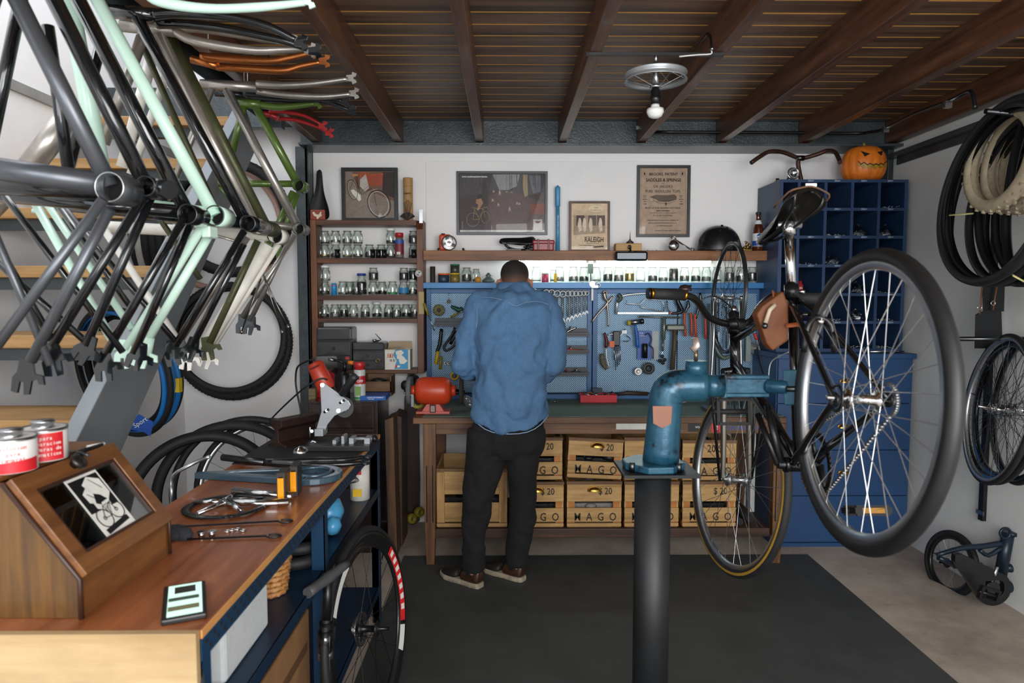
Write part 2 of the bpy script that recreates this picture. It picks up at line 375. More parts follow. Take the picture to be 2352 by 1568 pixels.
def crate(px0, px1, py0, py1, label, texts, cup=True, tilt=0, battens=False, Y=3.64, junk=JUNK, depth=.36, gap_white=False):
    a = P(px0, py1, Y); c = P(px1, py0, Y); Wd = c.x - a.x; H = c.z - a.z
    M = T(a.x + Wd / 2, Y, max(a.z, zs1 + .001) if py1 > 1150 else max(a.z, zs1 + .001 + P(px0, 1105, Y).z - P(px0, 1211, Y).z)) @ MX.Rotation(tilt, 4, 'Y')
    t = thing('wooden_crate', label, 'crate', M=M, group='fruit crates under the workbench')
    x0, x1 = -Wd / 2, Wd / 2; th = .01
    def ob(n_, b_, **k): return obj(n_, b_, t, W=False, **k)
    b = B(CR).box((x0 + .004, .004, 0), (x1 - .004, depth, .01)); b.box((x0, 0, .004), (x1, th, .022)); ob('base', b, bev=.001)
    zl0, zl1, zg1 = .03, H * .42, H * .56
    ob('slat', B(CR).box((x0, 0, zl0), (x1, th, zl1)), bev=.0015)
    ob('slat', B(CR).box((x0, 0, zg1), (x1, th, H - .018)), bev=.0015)
    ob('slat', B(wood('6A4A2B', '8E6A40', 0, 1.3, .6, '3A2616')).box((x0 - .003, -.003, H - .018), (x1 + .003, th, H)), bev=.0015)
    for s_ in (-1, 1):
        xx = s_ * (Wd / 2 - .014); ob('corner_post', B(CRO).box((xx - .03 if s_ > 0 else xx - .014, th + .001, 0), (xx + .014 if s_ > 0 else xx + .03, th + .03, H - .002)), bev=.001)
        for k, (q0, q1) in enumerate(((.03, H * .30), (H * .36, H * .62), (H * .68, H))):
            ob('side_slat', B(CR).box((s_ * Wd / 2 - (th if s_ > 0 else 0), th, q0), (s_ * Wd / 2 + (0 if s_ > 0 else th), depth, q1)), bev=.001)
        if battens: ob('batten', B(CRV).box((xx - .03 if s_ > 0 else xx - .012, -.012, .03), (xx + .012 if s_ > 0 else xx + .03, -.0005, H - .02)), bev=.002)
    ob('back_slat', B(CR).box((x0, depth - th, .02), (x1, depth, H)))
    for s_, sz, xx, zz in texts:
        b = B(INK); b.text(s_, frame((xx * Wd, -.0006, zz * H), (1, 0, 0), (0, 0, 1)), sz, bold=.0005, sx=.8); ob('stencil', b)
    if cup:
        hc = handle_cup(t, (0, 0, 0)); hc.data.transform(WM[t.name] @ T(0, -.001, H * .80)) 
    # loose contents
    b = B(junk)
    for k in range(26):
        r_ = random.uniform(.012, .03); b.sph((random.uniform(x0 + .05, x1 - .05), random.uniform(.05, depth - .04), random.uniform(.05, H * .85 - .01)), (r_ * 1.6, r_, r_ * .7), 8)
    b.box((x0 + .02, .06, .012), (x1 - .02, depth - .02, H * .45)); ob('contents', b, kind=None)
    return t
M_ = [('M  A  G  O', .062, .02, .22)]; D_ = [('$ 20', .052, .2, .78)]
crate(1003, 1165, 1075, 1211, 'large crate with vertical end battens, leftmost under the workbench', [('MU', .03, .02, .42)], cup=False, battens=True)
crate(1171, 1295, 1106, 1211, 'bottom crate just right of the man\'s right leg, brass handle and 20 stencil', M_ + D_)
crate(1171, 1292, 1004, 1102, 'top crate just right of the man\'s right leg, stencilled GO', M_ + D_)
crate(1302, 1428, 1105, 1211, 'bottom crate in the middle stack with crisp MAGO stencil', M_ + D_, junk=m('8C8A86', .6))
crate(1302, 1428, 1006, 1099, 'tilted top crate in the middle stack with faded MAGO stencil', M_ + D_, tilt=.05)
crate(1434, 1560, 1106, 1211, 'bottom crate half hidden behind the black stand column', M_ + D_)
crate(1434, 1560, 1004, 1102, 'top crate half hidden behind the black stand column', M_ + D_)
crate(1567, 1692, 1106, 1211, 'bottom crate seen through the front wheel with $20 stencil', M_ + [('$ 20', .052, .2, .78)], cup=False)
crate(1567, 1692, 1010, 1103, 'top crate seen through the front wheel, stencil reading 20 $', M_ + [('20 $', .058, .1, .78)], cup=False)
# white strip and tubes beside the crates
b = B(m('C9CCCC', .4)).box((P(1723, 1150, 3.9).x, 3.9, zs1), (P(1733, 1150, 3.9).x, 3.93, P(1723, 990, 3.9).z)); tag(obj('upright_strip', b), 'thin pale upright strip standing beside the crates', 'strip')
for k, (px, py) in enumerate(((1700, 1178), (1722, 1190))):
    p = P(px, py, 3.66 + .05 * k); b = B(RUB).cyl((p.x, p.y, zs1 + .022), (p.x - .03, p.y + .35, zs1 + .022), .02, n=14)
    tag(obj('inner_tube_roll', b), ['black rolled tube lying beside the right crates, nearer the crates', 'black rolled tube lying beside the right crates, farther from the crates'][k], 'tube roll', 'black rolls on the bench shelf')

# ================================================================ blue pegboard cabinet
BL = m('1F6FA8', .35, .1, .12, 4); BLD = m('174F80', .38, .1, .18, 4)
mt, nt, bs = newmat('perforated_blue_steel'); tc = nt.nodes.new('ShaderNodeTexCoord')
sep = nt.nodes.new('ShaderNodeSeparateXYZ'); link(nt, tc.outputs['Object'], sep.inputs[0])
def mth(op, a, b_=None, c_=None):
    n_ = nt.nodes.new('ShaderNodeMath'); n_.operation = op
    for i, q in enumerate((a, b_, c_)):
        if q is None: continue
        if isinstance(q, (int, float)): n_.inputs[i].default_value = q
        else: link(nt, q, n_.inputs[i])
    return n_.outputs[0]
PIT_ = .0125
def holes(ox, oz):
    u = mth('SUBTRACT', mth('FRACT', mth('ADD', mth('DIVIDE', sep.outputs['X'], PIT_), ox)), .5)
    w_ = mth('SUBTRACT', mth('FRACT', mth('ADD', mth('DIVIDE', sep.outputs['Z'], PIT_ * 1.1), oz)), .5)
    return mth('LESS_THAN', mth('ADD', mth('MULTIPLY', u, u), mth('MULTIPLY', w_, w_)), .062)
hole = mth('MAXIMUM', holes(0, 0), holes(.5, .5))
tr = nt.nodes.new('ShaderNodeBsdfTransparent'); mxs = nt.nodes.new('ShaderNodeMixShader')
link(nt, hole, mxs.inputs[0]); link(nt, bs.outputs[0], mxs.inputs[1]); link(nt, tr.outputs[0], mxs.inputs[2]); link(nt, mxs.outputs[0], nt.nodes['Material Output'].inputs[0])
bs.inputs['Base Color'].default_value = lin('86A9C4'); bs.inputs['Roughness'].default_value = .4; bs.inputs['Metallic'].default_value = .25; PERF = mt
YP = 4.25
x0, x1 = P(979, 700, YP).x, P(1750, 700, YP).x; zt = P(1300, 663, YP).z; zl = P(1300, 649, 4.19).z; zp0 = P(1300, 905, YP).z
pb = thing('pegboard_cabinet', 'blue steel tool cabinet with perforated panels standing on the workbench', 'pegboard', ((x0 + x1) / 2, YP, ZT))
b = B(BL).box((x0 - .01, 4.18, zl - .035), (x1 + .01, YB - .008, zl)); obj('top_ledge', b, pb, bev=.002)
xm = P(1361, 700, YP).x; fwd = .035
xq = P(1176, 700, YP).x
for (a, c) in ((x0, xq), (xq, xm), (xm, P(1558, 700, YP).x), (P(1558, 700, YP).x, x1)):
    fo = .022 if (c == xm or a == xm or a == x0 or c == x1) else .0
    obj('perforated_panel', B(PERF).box((a + .004, YP + .012, zp0 + .01), (c - .004, YP + .014, zl - .04)), pb)
for (a, c) in ((x0, xm - .002), (xm + .002, x1)):
    b = B(BLD); b.box((a, YP, zp0 - .03), (a + .03, YP + .03, zl - .035)); b.box((c - .03, YP, zp0 - .03), (c, YP + .03, zl - .035))
    b.box((a, YP + .002, zl - .065), (c, YP + .03, zl - .035)); b.box((a, YP + .002, zp0 - .03), (c, YP + .03, zp0)); obj('door_frame', b, pb, bev=.002)
zmid = P(1400, 776, YP).z
obj('cross_bar', B(BLD).box((x0, YP + .016, zmid - .018), (x1, YP + .03, zmid + .018)), pb)
obj('sill', B(BLD).box((x0, YP - .02, ZT + .001), (x1, YB - .01, zp0 - .03)), pb, bev=.002)
obj('back_plate', B(m('0E2F50', .5, .1)).box((x0, YB - .012, ZT + .001), (x1, YB - .01, zl - .035)), pb)

# ================================================================ long shelf and its lamp
ys = 4.14; sx0, sx1 = P(972, 586, ys).x, P(1768, 586, ys).x
SHW = wood('7A4A26', 'A9713F', 0, 1.0, .5, '4A2A14')
zsh1, zsh0 = P(1300, 575, ys).z, P(1300, 598, ys).z
b = B(SHW).box((sx0, ys, zsh0), (sx1, ys + .03, zsh1)); b.box((sx0, ys + .03, zsh1 - .022), (sx1, YB - .007, zsh1 - .001)); tag(obj('wall_shelf', b, bev=.003), 'long brown wooden shelf over the blue pegboard', 'shelf')
def tube_lamp(xa, xb, label):
    za = zsh1 - .03; t = thing('fluorescent_lamp', label, 'lamp', ((xa + xb) / 2, 4.21, za - .03), group='strip lamps under the wall shelf')
    obj('housing', B(WHITE).box((xa, 4.195, za - .02), (xb, 4.235, za + .006)), t, bev=.002)
    obj('glowing_tube', B(emit((.86, 1, .93), 16)).cyl((xa + .02, 4.215, za - .030), (xb - .02, 4.215, za - .030), .0075, n=12), t)
    for q in (xa + .01, xb - .01): obj('end_cap', B(WHITE).cb((q, 4.215, za - .028), (.016, .022, .026)), t)
xa_, xb_ = P(1175, 600, 4.2).x, P(1353, 600, 4.2).x
tube_lamp(xa_, xb_, 'glowing strip lamp under the shelf, left of the socket')
tube_lamp(P(1363, 600, 4.2).x, P(1640, 600, 4.2).x, 'glowing strip lamp under the shelf, right of the socket')
b = B(m('5A6A62', .5)).cb(P(1356, 617, 4.27) , (.03, .03, .06)); b.m(BLACK).tube([P(1357, 625, 4.3), P(1357, 650, 4.3), P(1357, 660, 4.29)], .004, 6); tag(obj('lamp_connector', b), 'small grey plug box between the two strip lamps', 'plug')

# ================================================================ jars
JG = glass('F6FBF8', .04, 1.6); NUTS = [m('8F8C84', .3, .9, .6, 160, 1, 200), m('5A5A58', .3, .9, .7, 160, 1, 200), m('B39A55', .3, .9, .6, 160, 1, 200), m('3A3B3C', .35, .8, .6, 150, 1, 200)]
def jarmesh(r_, h):
    b = B(JG); k = r_
    b.lathe([(k * .80, .002), (k * .95, .004), (k, .010), (k, h * .62), (k * .93, h * .74), (k * .74, h * .82), (k * .72, h * .9), (k * .80, h * .92), (k * .80, h * .965), (k * .72, h)], 20, caps=False)
    return b
def jar(x, y, z, r_=.031, h=.083, fill=0, lev=.25, label='', group='', lid=None, label_mat=None, name='glass_jar', cat='jar'):
    t = thing(name, label, cat, (x, y, z), random.uniform(0, 6), group)
    key = (round(r_, 4), round(h, 4))
    if key not in JM:
        o = obj('glass_body', jarmesh(r_, h), t, W=False); JM[key] = o.data
    else:
        o = bpy.data.objects.new('glass_body', JM[key]); COL.objects.link(o); o.parent = t
    if lev > 0:
        f = fill if not isinstance(fill, int) else NUTS[fill % 4]; b = B(f); hh = h * lev
        rings = [[(r_ * .9 * k_ * cos(a), r_ * .9 * k_ * sin(a), z_ + (random.uniform(-.003, .003) if z_ > .012 else 0)) for a in [2 * PI * i / 12 for i in range(12)]] for k_, z_ in ((.9, .009), (1, .013), (1, hh), (.6, hh + .003), (.2, hh + .002))]
        b.loft(rings, smooth=False)
        for q in range(10): b.cb((random.uniform(-.5, .5) * r_, random.uniform(-.5, .5) * r_, hh + .002), (.008, .005, .004), M=None)
        obj('contents', b, t, W=False)
    if lid: obj('lid', B(lid).lathe([(r_ * .01, h - .001), (r_ * .83, h - .001), (r_ * .86, h + .001), (r_ * .86, h + .011), (r_ * .8, h + .013), (r_ * .01, h + .013)], 20, caps=False), t, W=False)
    else: obj('rim', B(m('9C9A90', .4, .5)).torus(r_ * .78, .0018, 20, 6, T(0, 0, h * .955)), t, W=False)
    if label_mat: obj('paper_label', B(label_mat).lathe([(r_ + .0006, h * .15), (r_ + .0006, h * .55)], 20, caps=False), t, W=False)
    return t
JM = {}
ROWN = ['top', 'second', 'third']
zsurf = []; SY0, SY1 = 4.18, YB - .006
def zy(py, Y=SY0): return P(800, py, Y).z
# shelf unit
UW = wood('4A2A18', '7A4A2A', 0, 1.2, .45, '2A160C'); UWV = wood('5A3219', '8C5630', 2, 1.2, .45, '32190C')
ux0, ux1 = P(713, 600, SY0).x, P(972, 600, SY0).x; ux1i = P(957, 600, SY0).x; ux0i = P(727, 600, SY0).x
su = thing('jar_shelf', 'brown wooden wall shelf unit filled with glass jars, left of the pegboard', 'shelf', ((ux0 + ux1) / 2, 4.25, zy(857)))
b = B(UWV).box((ux0, SY0, zy(857)), (ux0i, SY1, zy(505))); obj('side_panel', b, su, bev=.003)
b = B(UWV); sh = [(0, 0), (.15, 0), (.15, zy(505) - zy(857)), (.03, zy(505) - zy(857)), (.0, zy(515) - zy(857) - .03)]
b.prism([(x, z) for x, z in sh], ux1 - ux1i, frame((ux1, SY0, zy(857)), (0, 1, 0), (0, 0, 1)).copy() @ MX.Diagonal((1, 1, -1, 1))); obj('side_panel', b, su, bev=.002)
levels = [(505, 517), (592, 604), (678, 689), (731, 741), (848, 858)]
for a, c in levels: obj('shelf_board', B(UW).box((ux0i, SY0 + .003, zy(c)), (ux1i, SY1, zy(a))), su, bev=.002)
b = B(m('B0A070', .6)).box((P(962, 700, SY0).x, SY0 - .004, P(962, 721, SY0).z), (P(974, 700, SY0).x, SY0 - .0005, P(962, 670, SY0).z)); obj('tape_strip', b, su, label='yellowed tape strip')
# button badge
b = B(m('C9CBC8', .3)).lathe([(.0, .006), (.018, .005), (.021, 0)], 24, zdir(P(961, 628, SY0 - .003), (0, -1, 0)), caps=False)
b.m(m('2F7A4A', .5)).prism([(.0, .0), (.012, .004), (.010, .012), (.0, .010)], .001, wallf(P(961, 628, SY0 - .0095))); b.m(m('A03030', .5)).prism([(-.012, -.004), (.0, -.002), (.006, -.012), (-.006, -.01)], .001, wallf(P(961, 628, SY0 - .0095)))
tag(obj('button_badge', b), 'round white button badge on the right side of the jar shelf', 'badge')
b = B(STEEL).box((P(963, 505, SY0 + .02).x, SY0 + .02, P(963, 512, 4.2).z), (P(971, 505, SY0 + .02).x, SY0 + .023, P(963, 481, 4.2).z)); tag(obj('metal_bracket', b), 'small steel bracket above the jar shelf\'s right corner', 'bracket')
# (px, bottom py, height px, kind)
yf, yb_ = SY0 + .036, SY0 + .1
rows = [(592, [746, 771, 798, 822, 849, 876, 898, 950], 31), (678, [746, 788, 804, 819, 857, 878, 902, 927, 948], 34), (731, [745, 770, 790, 812, 839, 866, 893, 911, 933, 953], 33)]
kindw = ['nearly empty', 'holding small dark bolts', 'holding brass coloured nuts', 'holding small washers', 'half full of screws']
ordn = ['first', 'second', 'third', 'fourth', 'fifth', 'sixth', 'seventh', 'eighth', 'ninth', 'tenth', 'eleventh', 'twelfth', 'thirteenth', 'fourteenth', 'fifteenth', 'sixteenth', 'seventeenth', 'eighteenth', 'nineteenth', 'twentieth', 'twenty-first', 'twenty-second', 'twenty-third', 'twenty-fourth', 'twenty-fifth']
for ri, (py, xs, hp) in enumerate(rows):
    z_ = zy(py) + .0005
    for k, px in enumerate(xs):
        yy = yf if k % 3 != 2 or ri == 0 else yb_
        f = {0: [2, 1, 2, 0, 1, 3, 0, 3], 1: [1, 0, 3, 1, 1, 3, 0, 1, 0], 2: [1, 0, 3, 0, 1, 1, 3, 0, 1, 3]}[ri][k]
        kw = dict(fill=m('2FA03C', .5) if (ri, k) == (1, 6) else f, lev=[.22, .3, .18, .26, .4][(k + ri) % 5] + (.12 if ri == 2 else 0))
        lid = WHITE if (ri, k) in ((0, 1), (1, 8), (2, 5)) else None
        jar(P(px, py, yy).x, yy, z_, .0305, .085 if ri else .083, label='glass jar standing on the %s shelf board, %s from the left in that row' % (ROWN[ri], ordn[k]), group='jars on the %s board of the jar shelf' % ROWN[ri], lid=lid, label_mat=m('2F7FB0', .5) if (ri, k) in ((1, 7),) else None, **kw)
# stacked upper jars
for k, (px, tier) in enumerate([(746, 0), (771, 0), (798, 0), (822, 0), (899, 0), (950, 0), (749, 1), (854, 1), (927, 1), (949, 1)]):
    ri = tier; z_ = zy(rows[ri][0]) + .0005 + (.0835 if ri == 0 else .0855)
    bx = min(rows[ri][1], key=lambda q: abs(q - px)); kk = rows[ri][1].index(bx); yy = yf if kk % 3 != 2 or ri == 0 else yb_
    jar(P(bx, 560, yy).x, yy, z_, .0305, .083, fill=[3, 0, 0, 1, 1, 3, 0, 1, 3, 3][k], lev=[.15, .3, .4, .1, .25, .6, .1, .6, .6, .75][k], label='glass jar stacked on top of the %s jar of the %s shelf board' % (ordn[kk], ROWN[ri]), group='jars stacked as a second tier', lid=WHITE if k in (4, 6) else None)
for k, px in enumerate((777, 858, 871, 884, 952)):
    p = P(px, 592, SY0 + .022); ry = SY0 + .0195; t = thing('film_canister', 'small black film canister on the top shelf board, %s from the left' % ordn[k], 'canister', (P(px, 592, ry).x - .002, ry - .013, zy(592) + .0005), group='film canisters on the jar shelf')
    obj('body', B(BLACK).lathe([(.0145, 0), (.0155, .044)], 16), t, W=False); obj('cap', B(m('1E1F22', .4)).lathe([(.017, .0445), (.017, .051), (.01, .052)], 16), t, W=False)
p = P(918, 592, SY0 + .02); t = thing('seasoning_bottle', 'clear bottle with red lid and blue and maroon label on the top shelf board', 'bottle', (p.x, SY0 + .012, zy(592) + .0005))
obj('bottle_body', B(m('6E625C', .3)).lathe([(.025, 0), (.027, .005), (.027, .1), (.022, .118), (.022, .124)], 20), t, W=False)
obj('red_lid', B(m('B01F28', .35)).lathe([(.0245, .1245), (.0255, .148), (.023, .151)], 20), t, W=False)
b = B(m('7A2A35', .5)).lathe([(.0276, .02), (.0276, .085)], 20, caps=False); b.m(m('2A52A0', .5)).lathe([(.0278, .085), (.0278, .108)], 20, caps=False); b.m(m('D8D4CC', .5)).box((-.012, -.0290, .02), (.01, -.0270, .035)); obj('paper_label', b, t, W=False)
p = P(769, 678, yf); t = thing('spray_tin', 'small blue tin between jars on the second shelf board', 'tin', (p.x + .001, SY0 + .018, zy(678) + .0005))
obj('tin_body', B(m('2C8CC4', .35)).lathe([(.0165, 0), (.0165, .068), (.012, .074)], 16), t, W=False); obj('band', B(m('C03A2A', .4)).lathe([(.0168, .058), (.0168, .062)], 16, caps=False), t, W=False)
b = thing('tall_jar', 'tall jar with dark blue lid on the second shelf board', 'jar', (P(836, 678, yb_).x, SY0 + .034, zy(678) + .0005)); JX = b
obj('glass_body', jarmesh(.032, .118), JX, W=False); obj('contents', B(NUTS[3]).lathe([(.028, .008), (.028, .08), (.01, .084)], 16), JX, W=False); obj('lid', B(m('1F3A8A', .35)).lathe([(.028, .119), (.028, .131), (.024, .133)], 20), JX, W=False)

# row of jars on the pegboard ledge under the lamp
zj = P(1300, 648, 4.19).z + .0005; yj = 4.235
px = [1232, 1285, 1317, 1341, 1369, 1396, 1421, 1446, 1471, 1499, 1523, 1547, 1572, 1598, 1622, 1647, 1675, 1702, 1727]
for k, x in enumerate(px):
    rr = .0295 if k else .032
    jar(P(x, 640, yj).x, yj, zj, .0305, .098 if k < 3 else .096, fill=[0, 0, 0, 1, 0, 1, 0, 2, 0, 1, 0, 1, 0, 1, 0, 3, 1, 1, 3][k], lev=[.1, .3, .35, .35, .15, .5, .45, .55, .1, .4, .3, .85, .4, .4, .35, .15, .6, .4, .6][k],
        label='glass jar of small parts on the blue ledge, %s jar right of the man\'s head' % ordn[k + 1 if k else 0], group='jars in the row on the blue ledge')
def canister(px, py0, py1, w_, mt, label, name='canister', lidm=None, yy=4.235, cat='canister', prof=None):
    a = P(px, py0, yy); r_ = w_ / 2 / FPX * yy; h = (py0 - py1) / FPX * yy
    t = thing(name, label, cat, (a.x, yy, zj)); obj('body', B(mt).lathe([(r_ * .9, 0), (r_, .004), (r_, h * (.8 if lidm else .98)), (r_ * .9, h * (.82 if lidm else 1))], 20), t, W=False)
    if lidm: obj('lid', B(lidm).lathe([(r_ * 1.04, h * .825), (r_ * 1.05, h * .98), (r_, h)], 20), t, W=False)
    return t
DG = m('3A3B36', .3, 0, .3); YJ = m('7A6A32', .3, 0, .3)
canister(994, 648, 612, 12, m('2A201C', .7), 'dark brown bristle brush roll at the left end of the blue ledge', 'brush_roll', None, cat='roll')
canister(1019, 648, 628, 25, m('26384A', .4), 'low tub with orange lid on the blue ledge', 'tub', ORANGE, cat='tub')
canister(1045, 648, 627, 22, YJ, 'dark jar with yellow lid on the blue ledge, lower of two stacked', 'small_jar', m('C9B02A', .4), cat='jar')
t = canister(1045, 627, 607, 21, DG, 'dark jar with green lid stacked on the yellow lidded jar', 'small_jar', m('2C7A52', .4), cat='jar'); t.location.z = zj + 21.2 / FPX * 4.235
jar(P(1072, 640, yj).x, yj, zj, .031, .092, 1, .5, 'glass jar with long dark parts on the blue ledge left of the man', 'jars left of the man on the blue ledge')
jar(P(1094, 640, yj).x, yj, zj, .024, .083, 0, .2, 'slim glass jar on the blue ledge nearest left of the man', 'jars left of the man on the blue ledge')
canister(1252, 648, 626, 16, m('B03A5A', .3), 'small bottle with pink liquid on the lit ledge', 'small_bottle', m('C8CEC8', .4), cat='bottle')
canister(1276, 648, 628, 7, m('D8B020', .4), 'small yellow tube standing among the lit jars', 'tube', None, yy=4.2, cat='tube')
jar(P(1266, 640, yj).x + .016, yj + .03, zj, .022, .08, 0, .2, 'slim jar behind the pink liquid bottle', 'slim jars behind the lit row')
b = B(m('5E6E6A', .4)); p = P(1122, 648, 4.235)
b.lathe([(.036, 0), (.04, .012), (.02, .028), (.012, .034), (.02, .04), (.012, .05), (.006, .058)], 20, T(p.x, 4.235, zj)); tag(obj('striped_pot', b), 'small striped dish with knobbed lid beside the man\'s head', 'dish')
b = B(m('C98A2E', .4)).lathe([(.0, -.008), (.018, -.008), (.02, 0), (.018, .008), (0, .008)], 20, zdir(P(1098, 642, 4.20), (0, -1, .1)), caps=False); o = tag(obj('yellow_disc', b), 'small amber disc leaning on the blue ledge beside the striped dish', 'disc')

# ================================================================ pigeonhole cabinet and chest of drawers
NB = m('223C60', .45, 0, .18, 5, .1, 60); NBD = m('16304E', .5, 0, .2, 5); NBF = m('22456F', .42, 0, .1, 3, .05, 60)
YC = 3.86; YG = 3.97
cx0, cx1 = P(1783, 1000, YC).x, P(2092, 1000, YC).x
zc = P(1900, 812, YC).z
ch = thing('drawer_chest', 'blue painted chest of wide drawers with brass cup handles', 'chest of drawers', ((cx0 + cx1) / 2, YC + .2, 0))
b = B(NBF).box((cx0, YC + .02, 0), (cx1, YB - .01, zc - .03)); obj('carcass', b, ch, bev=.003)
b = B(NBF).box((cx0 - .01, YC - .012, zc - .03), (cx1 + .012, YB - .01, zc)); obj('top_board', b, ch, bev=.004)
ds = [823, 927, 1034, 1139, 1245]
for k in range(4):
    z1, z0 = P(1900, ds[k], YC).z, P(1900, ds[k + 1], YC).z
    d = obj('drawer', B(NBF).box((cx0 + .004, YC, z0 + .003), (cx1 - .004, YC + .0195, z1 - .0005)), ch, bev=.002)
    if k < 3: handle_cup(ch, P([1942, 1937, 1938][k], [877, 981, 1087][k], YC - .001), .9).parent = d
obj('plinth', B(NBF).box((cx0 + .002, YC + .004, 0), (cx1 - .002, YC + .0195, P(1900, 1247, YC).z)), ch)
gx0, gx1 = P(1787, 600, YG).x, P(2080, 600, YG).x; gz0 = zc + .0008; gz1 = P(1900, 412, YG).z
pg = thing('pigeonhole_cabinet', 'tall dark blue pigeonhole cabinet standing on the drawer chest', 'cabinet', ((gx0 + gx1) / 2, 4.15, gz0))
tb = .016
vx = [1787, 1828, 1889, 1950, 2011, 2072]; hz = [412, 477, 541, 607, 673, 737, 801]
for k, x in enumerate(vx):
    X = P(x, 600, YG).x; mt_ = NB
    obj('side_panel' if k in (0, 5) else 'divider', B(NB).box((X, YG, gz0), (X + (.02 if k in (0, 5) else .017), YB - .03, gz1 - .001)), pg)
for k, y_ in enumerate(hz):
    z_ = P(1900, y_, YG).z; z2 = z_ - .017
    if k == 6: z2 = gz0; z_ = max(z_, z2 + .02)
    b = B(NB).box((gx0 + .002, YG - .0015, z2), (gx1 - .002, YB - .035, z_))
    if k < 6:
        b.m(m('9FB0BC', .6))
        for q in range(1, 5):
            b.text(['3054', '3024', '3004', '3004', '2951', '2951', '2924', '2951', '2851', '2851', '2824', '2851', '2751', '2751', '2724', '2751', '2654', '2654', '2624', '2654', '2551', '2551', '2524', '2551'][k * 4 + q - 1] + '+', wallf((P((vx[q] + vx[q + 1]) / 2 + 4, y_, YG).x, YG - .0018, z_ - .0085)), .0135, bold=.0004)
    obj('top_board' if k == 0 else 'shelf_board', b, pg)
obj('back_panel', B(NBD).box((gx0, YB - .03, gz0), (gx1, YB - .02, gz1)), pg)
# small parts in the pigeonholes
BOLT = m('B8BCC0', .3, .8, .5, 100)
def boltpile(cx, rz, n, label, bag=False):
    xm_ = P((vx[cx] + vx[cx + 1]) / 2 + 4, 500, YG).x; z_ = P(1900, hz[rz + 1], YG).z
    wd = .052 if cx else .03
    if rz == 5: z_ = max(z_, gz0 + .02)
    b = B(BOLT)
    for q in range(n):
        x, y_, zz = xm_ + random.uniform(-wd, wd), YG + random.uniform(.008, .11), z_ + random.choice([.003, .003, .009]); a = random.uniform(0, 6)
        if q % 3: b.cyl((x, y_, zz), (x + .009 * cos(a), y_ + .009 * sin(a), zz + .002), .0024, n=6)
        else: b.cyl((x, y_, zz - .002), (x, y_, zz + .003), .0045, n=6)
    if bag:
        b = B(glass('DDE4E8', .15, 2.2)); rg = []
        for i in range(6):
            rr = [.045, .052, .05, .036, .02, .006][i]
            rg.append([(xm_ + rr * cos(a) * random.uniform(.75, 1.1), YG + .06 + rr * .8 * sin(a) * random.uniform(.8, 1.1), z_ + .001 + [0, .01, .025, .04, .055, .066][i] * random.uniform(.9, 1.1)) for a in [2 * PI * k / 9 for k in range(9)]])
        b.loft(rg, smooth=False); b.m(BOLT)
        for q in range(22): b.cb((xm_ + random.uniform(-.03, .03), YG + random.uniform(.04, .08), z_ + random.uniform(.004, .022)), (.008, .006, .005))
        tag(obj('parts_bag', b), label, 'bag', 'clear bags in the pigeonholes')
    else: tag(obj('bolt_heap', b), label, 'bolts', 'heaps of small bolts in the pigeonholes', 'stuff')
CW = ['narrow', 'second', 'third', 'fourth', 'rightmost']; RW = ['top', 'second', 'third', 'fourth', 'fifth', 'bottom']
for c_, r_, n_ in ((1, 0, 60), (4, 0, 30), (2, 1, 70), (3, 2, 50), (4, 3, 25), (2, 4, 50), (4, 4, 60), (1, 2, 12), (4, 5, 60), (1, 5, 20), (3, 5, 16)):
    boltpile(c_, r_, n_, 'scattered silver bolts in the %s row of the %s pigeonhole column' % (RW[r_], CW[c_]))
for c_, r_ in ((3, 1), (4, 1), (2, 2), (3, 3), (3, 4)):
    boltpile(c_, r_, 0, 'clear plastic bag of parts in the %s row of the %s pigeonhole column' % (RW[r_], CW[c_]), True)
p = P(1840, 673, YG + .03); b = B(m('A82A34', .35)).lathe([(.018, 0), (.018, .05), (.012, .052), (.012, .07), (.001, .071)], 16, T(p.x, YG + .05, P(1900, 673, YG).z + .001)); b.m(WHITE).text('EX', wallf((p.x, YG + .0315, P(1900, 673, YG).z + .03)), .016)
tag(obj('red_tin', b), 'small red tin with white letters in the fourth pigeonhole row', 'tin')
b = B(ALU).cyl((P(1995, 804, YC + .04).x, YC + .03, zc + .009), (P(2062, 804, YC + .04).x, YC + .05, zc + .009), .008, .004, 12); b.m(DSTEEL).cyl((P(2062, 804, YC + .04).x, YC + .05, zc + .009), (P(2090, 804, YC).x, YC + .056, zc + .009), .003, n=8)
tag(obj('metal_rod_tool', b), 'slim steel tool lying on the drawer chest top', 'tool')

# ---------------------------------------------------------------- pumpkin, handlebar and head lamp on top
p = P(1992, 412, 4.05); PK = m('E27A24', .42, 0, .22, 14); t = thing('carved_pumpkin', 'orange carved pumpkin with jagged grin on top of the blue pigeonhole cabinet', 'pumpkin', (p.x, 4.1, gz1))
rr = 49 / FPX * 4.03; hh = 83 / FPX * 4.03; b = B(PK); rings = []
for i in range(17):
    u = i / 16; a = PI * u; r_ = rr * (sin(a) ** .55 if 0 < u < 1 else 0.02) * (1.0 - .10 * (u - .45)); z_ = hh * (.5 - .5 * cos(a)) 
    if i in (0, 16): z_ += .006 if i == 0 else -.01
    if i == 0: z_ = 0.0
    rings.append([(r_ * (1 + .035 * abs(sin(8 * th)) ** .6 - .02) * cos(th), .9 * r_ * (1 + .035 * abs(sin(8 * th)) ** .6 - .02) * sin(th), z_) for th in [2 * PI * k / 96 for k in range(96)]])
b.loft(rings); 
def pumpsurf(x, z):
    u = math.acos(max(-1, min(1, 1 - 2 * z / hh))) / PI; r_ = rr * (max(.001, sin(PI * u)) ** .55) * (1.0 - .10 * (u - .45)); q = max(0, 1 - (x / r_) ** 2)
    return -.9 * r_ * math.sqrt(q) * 1.02
obj('pumpkin_body', b, t, W=False)
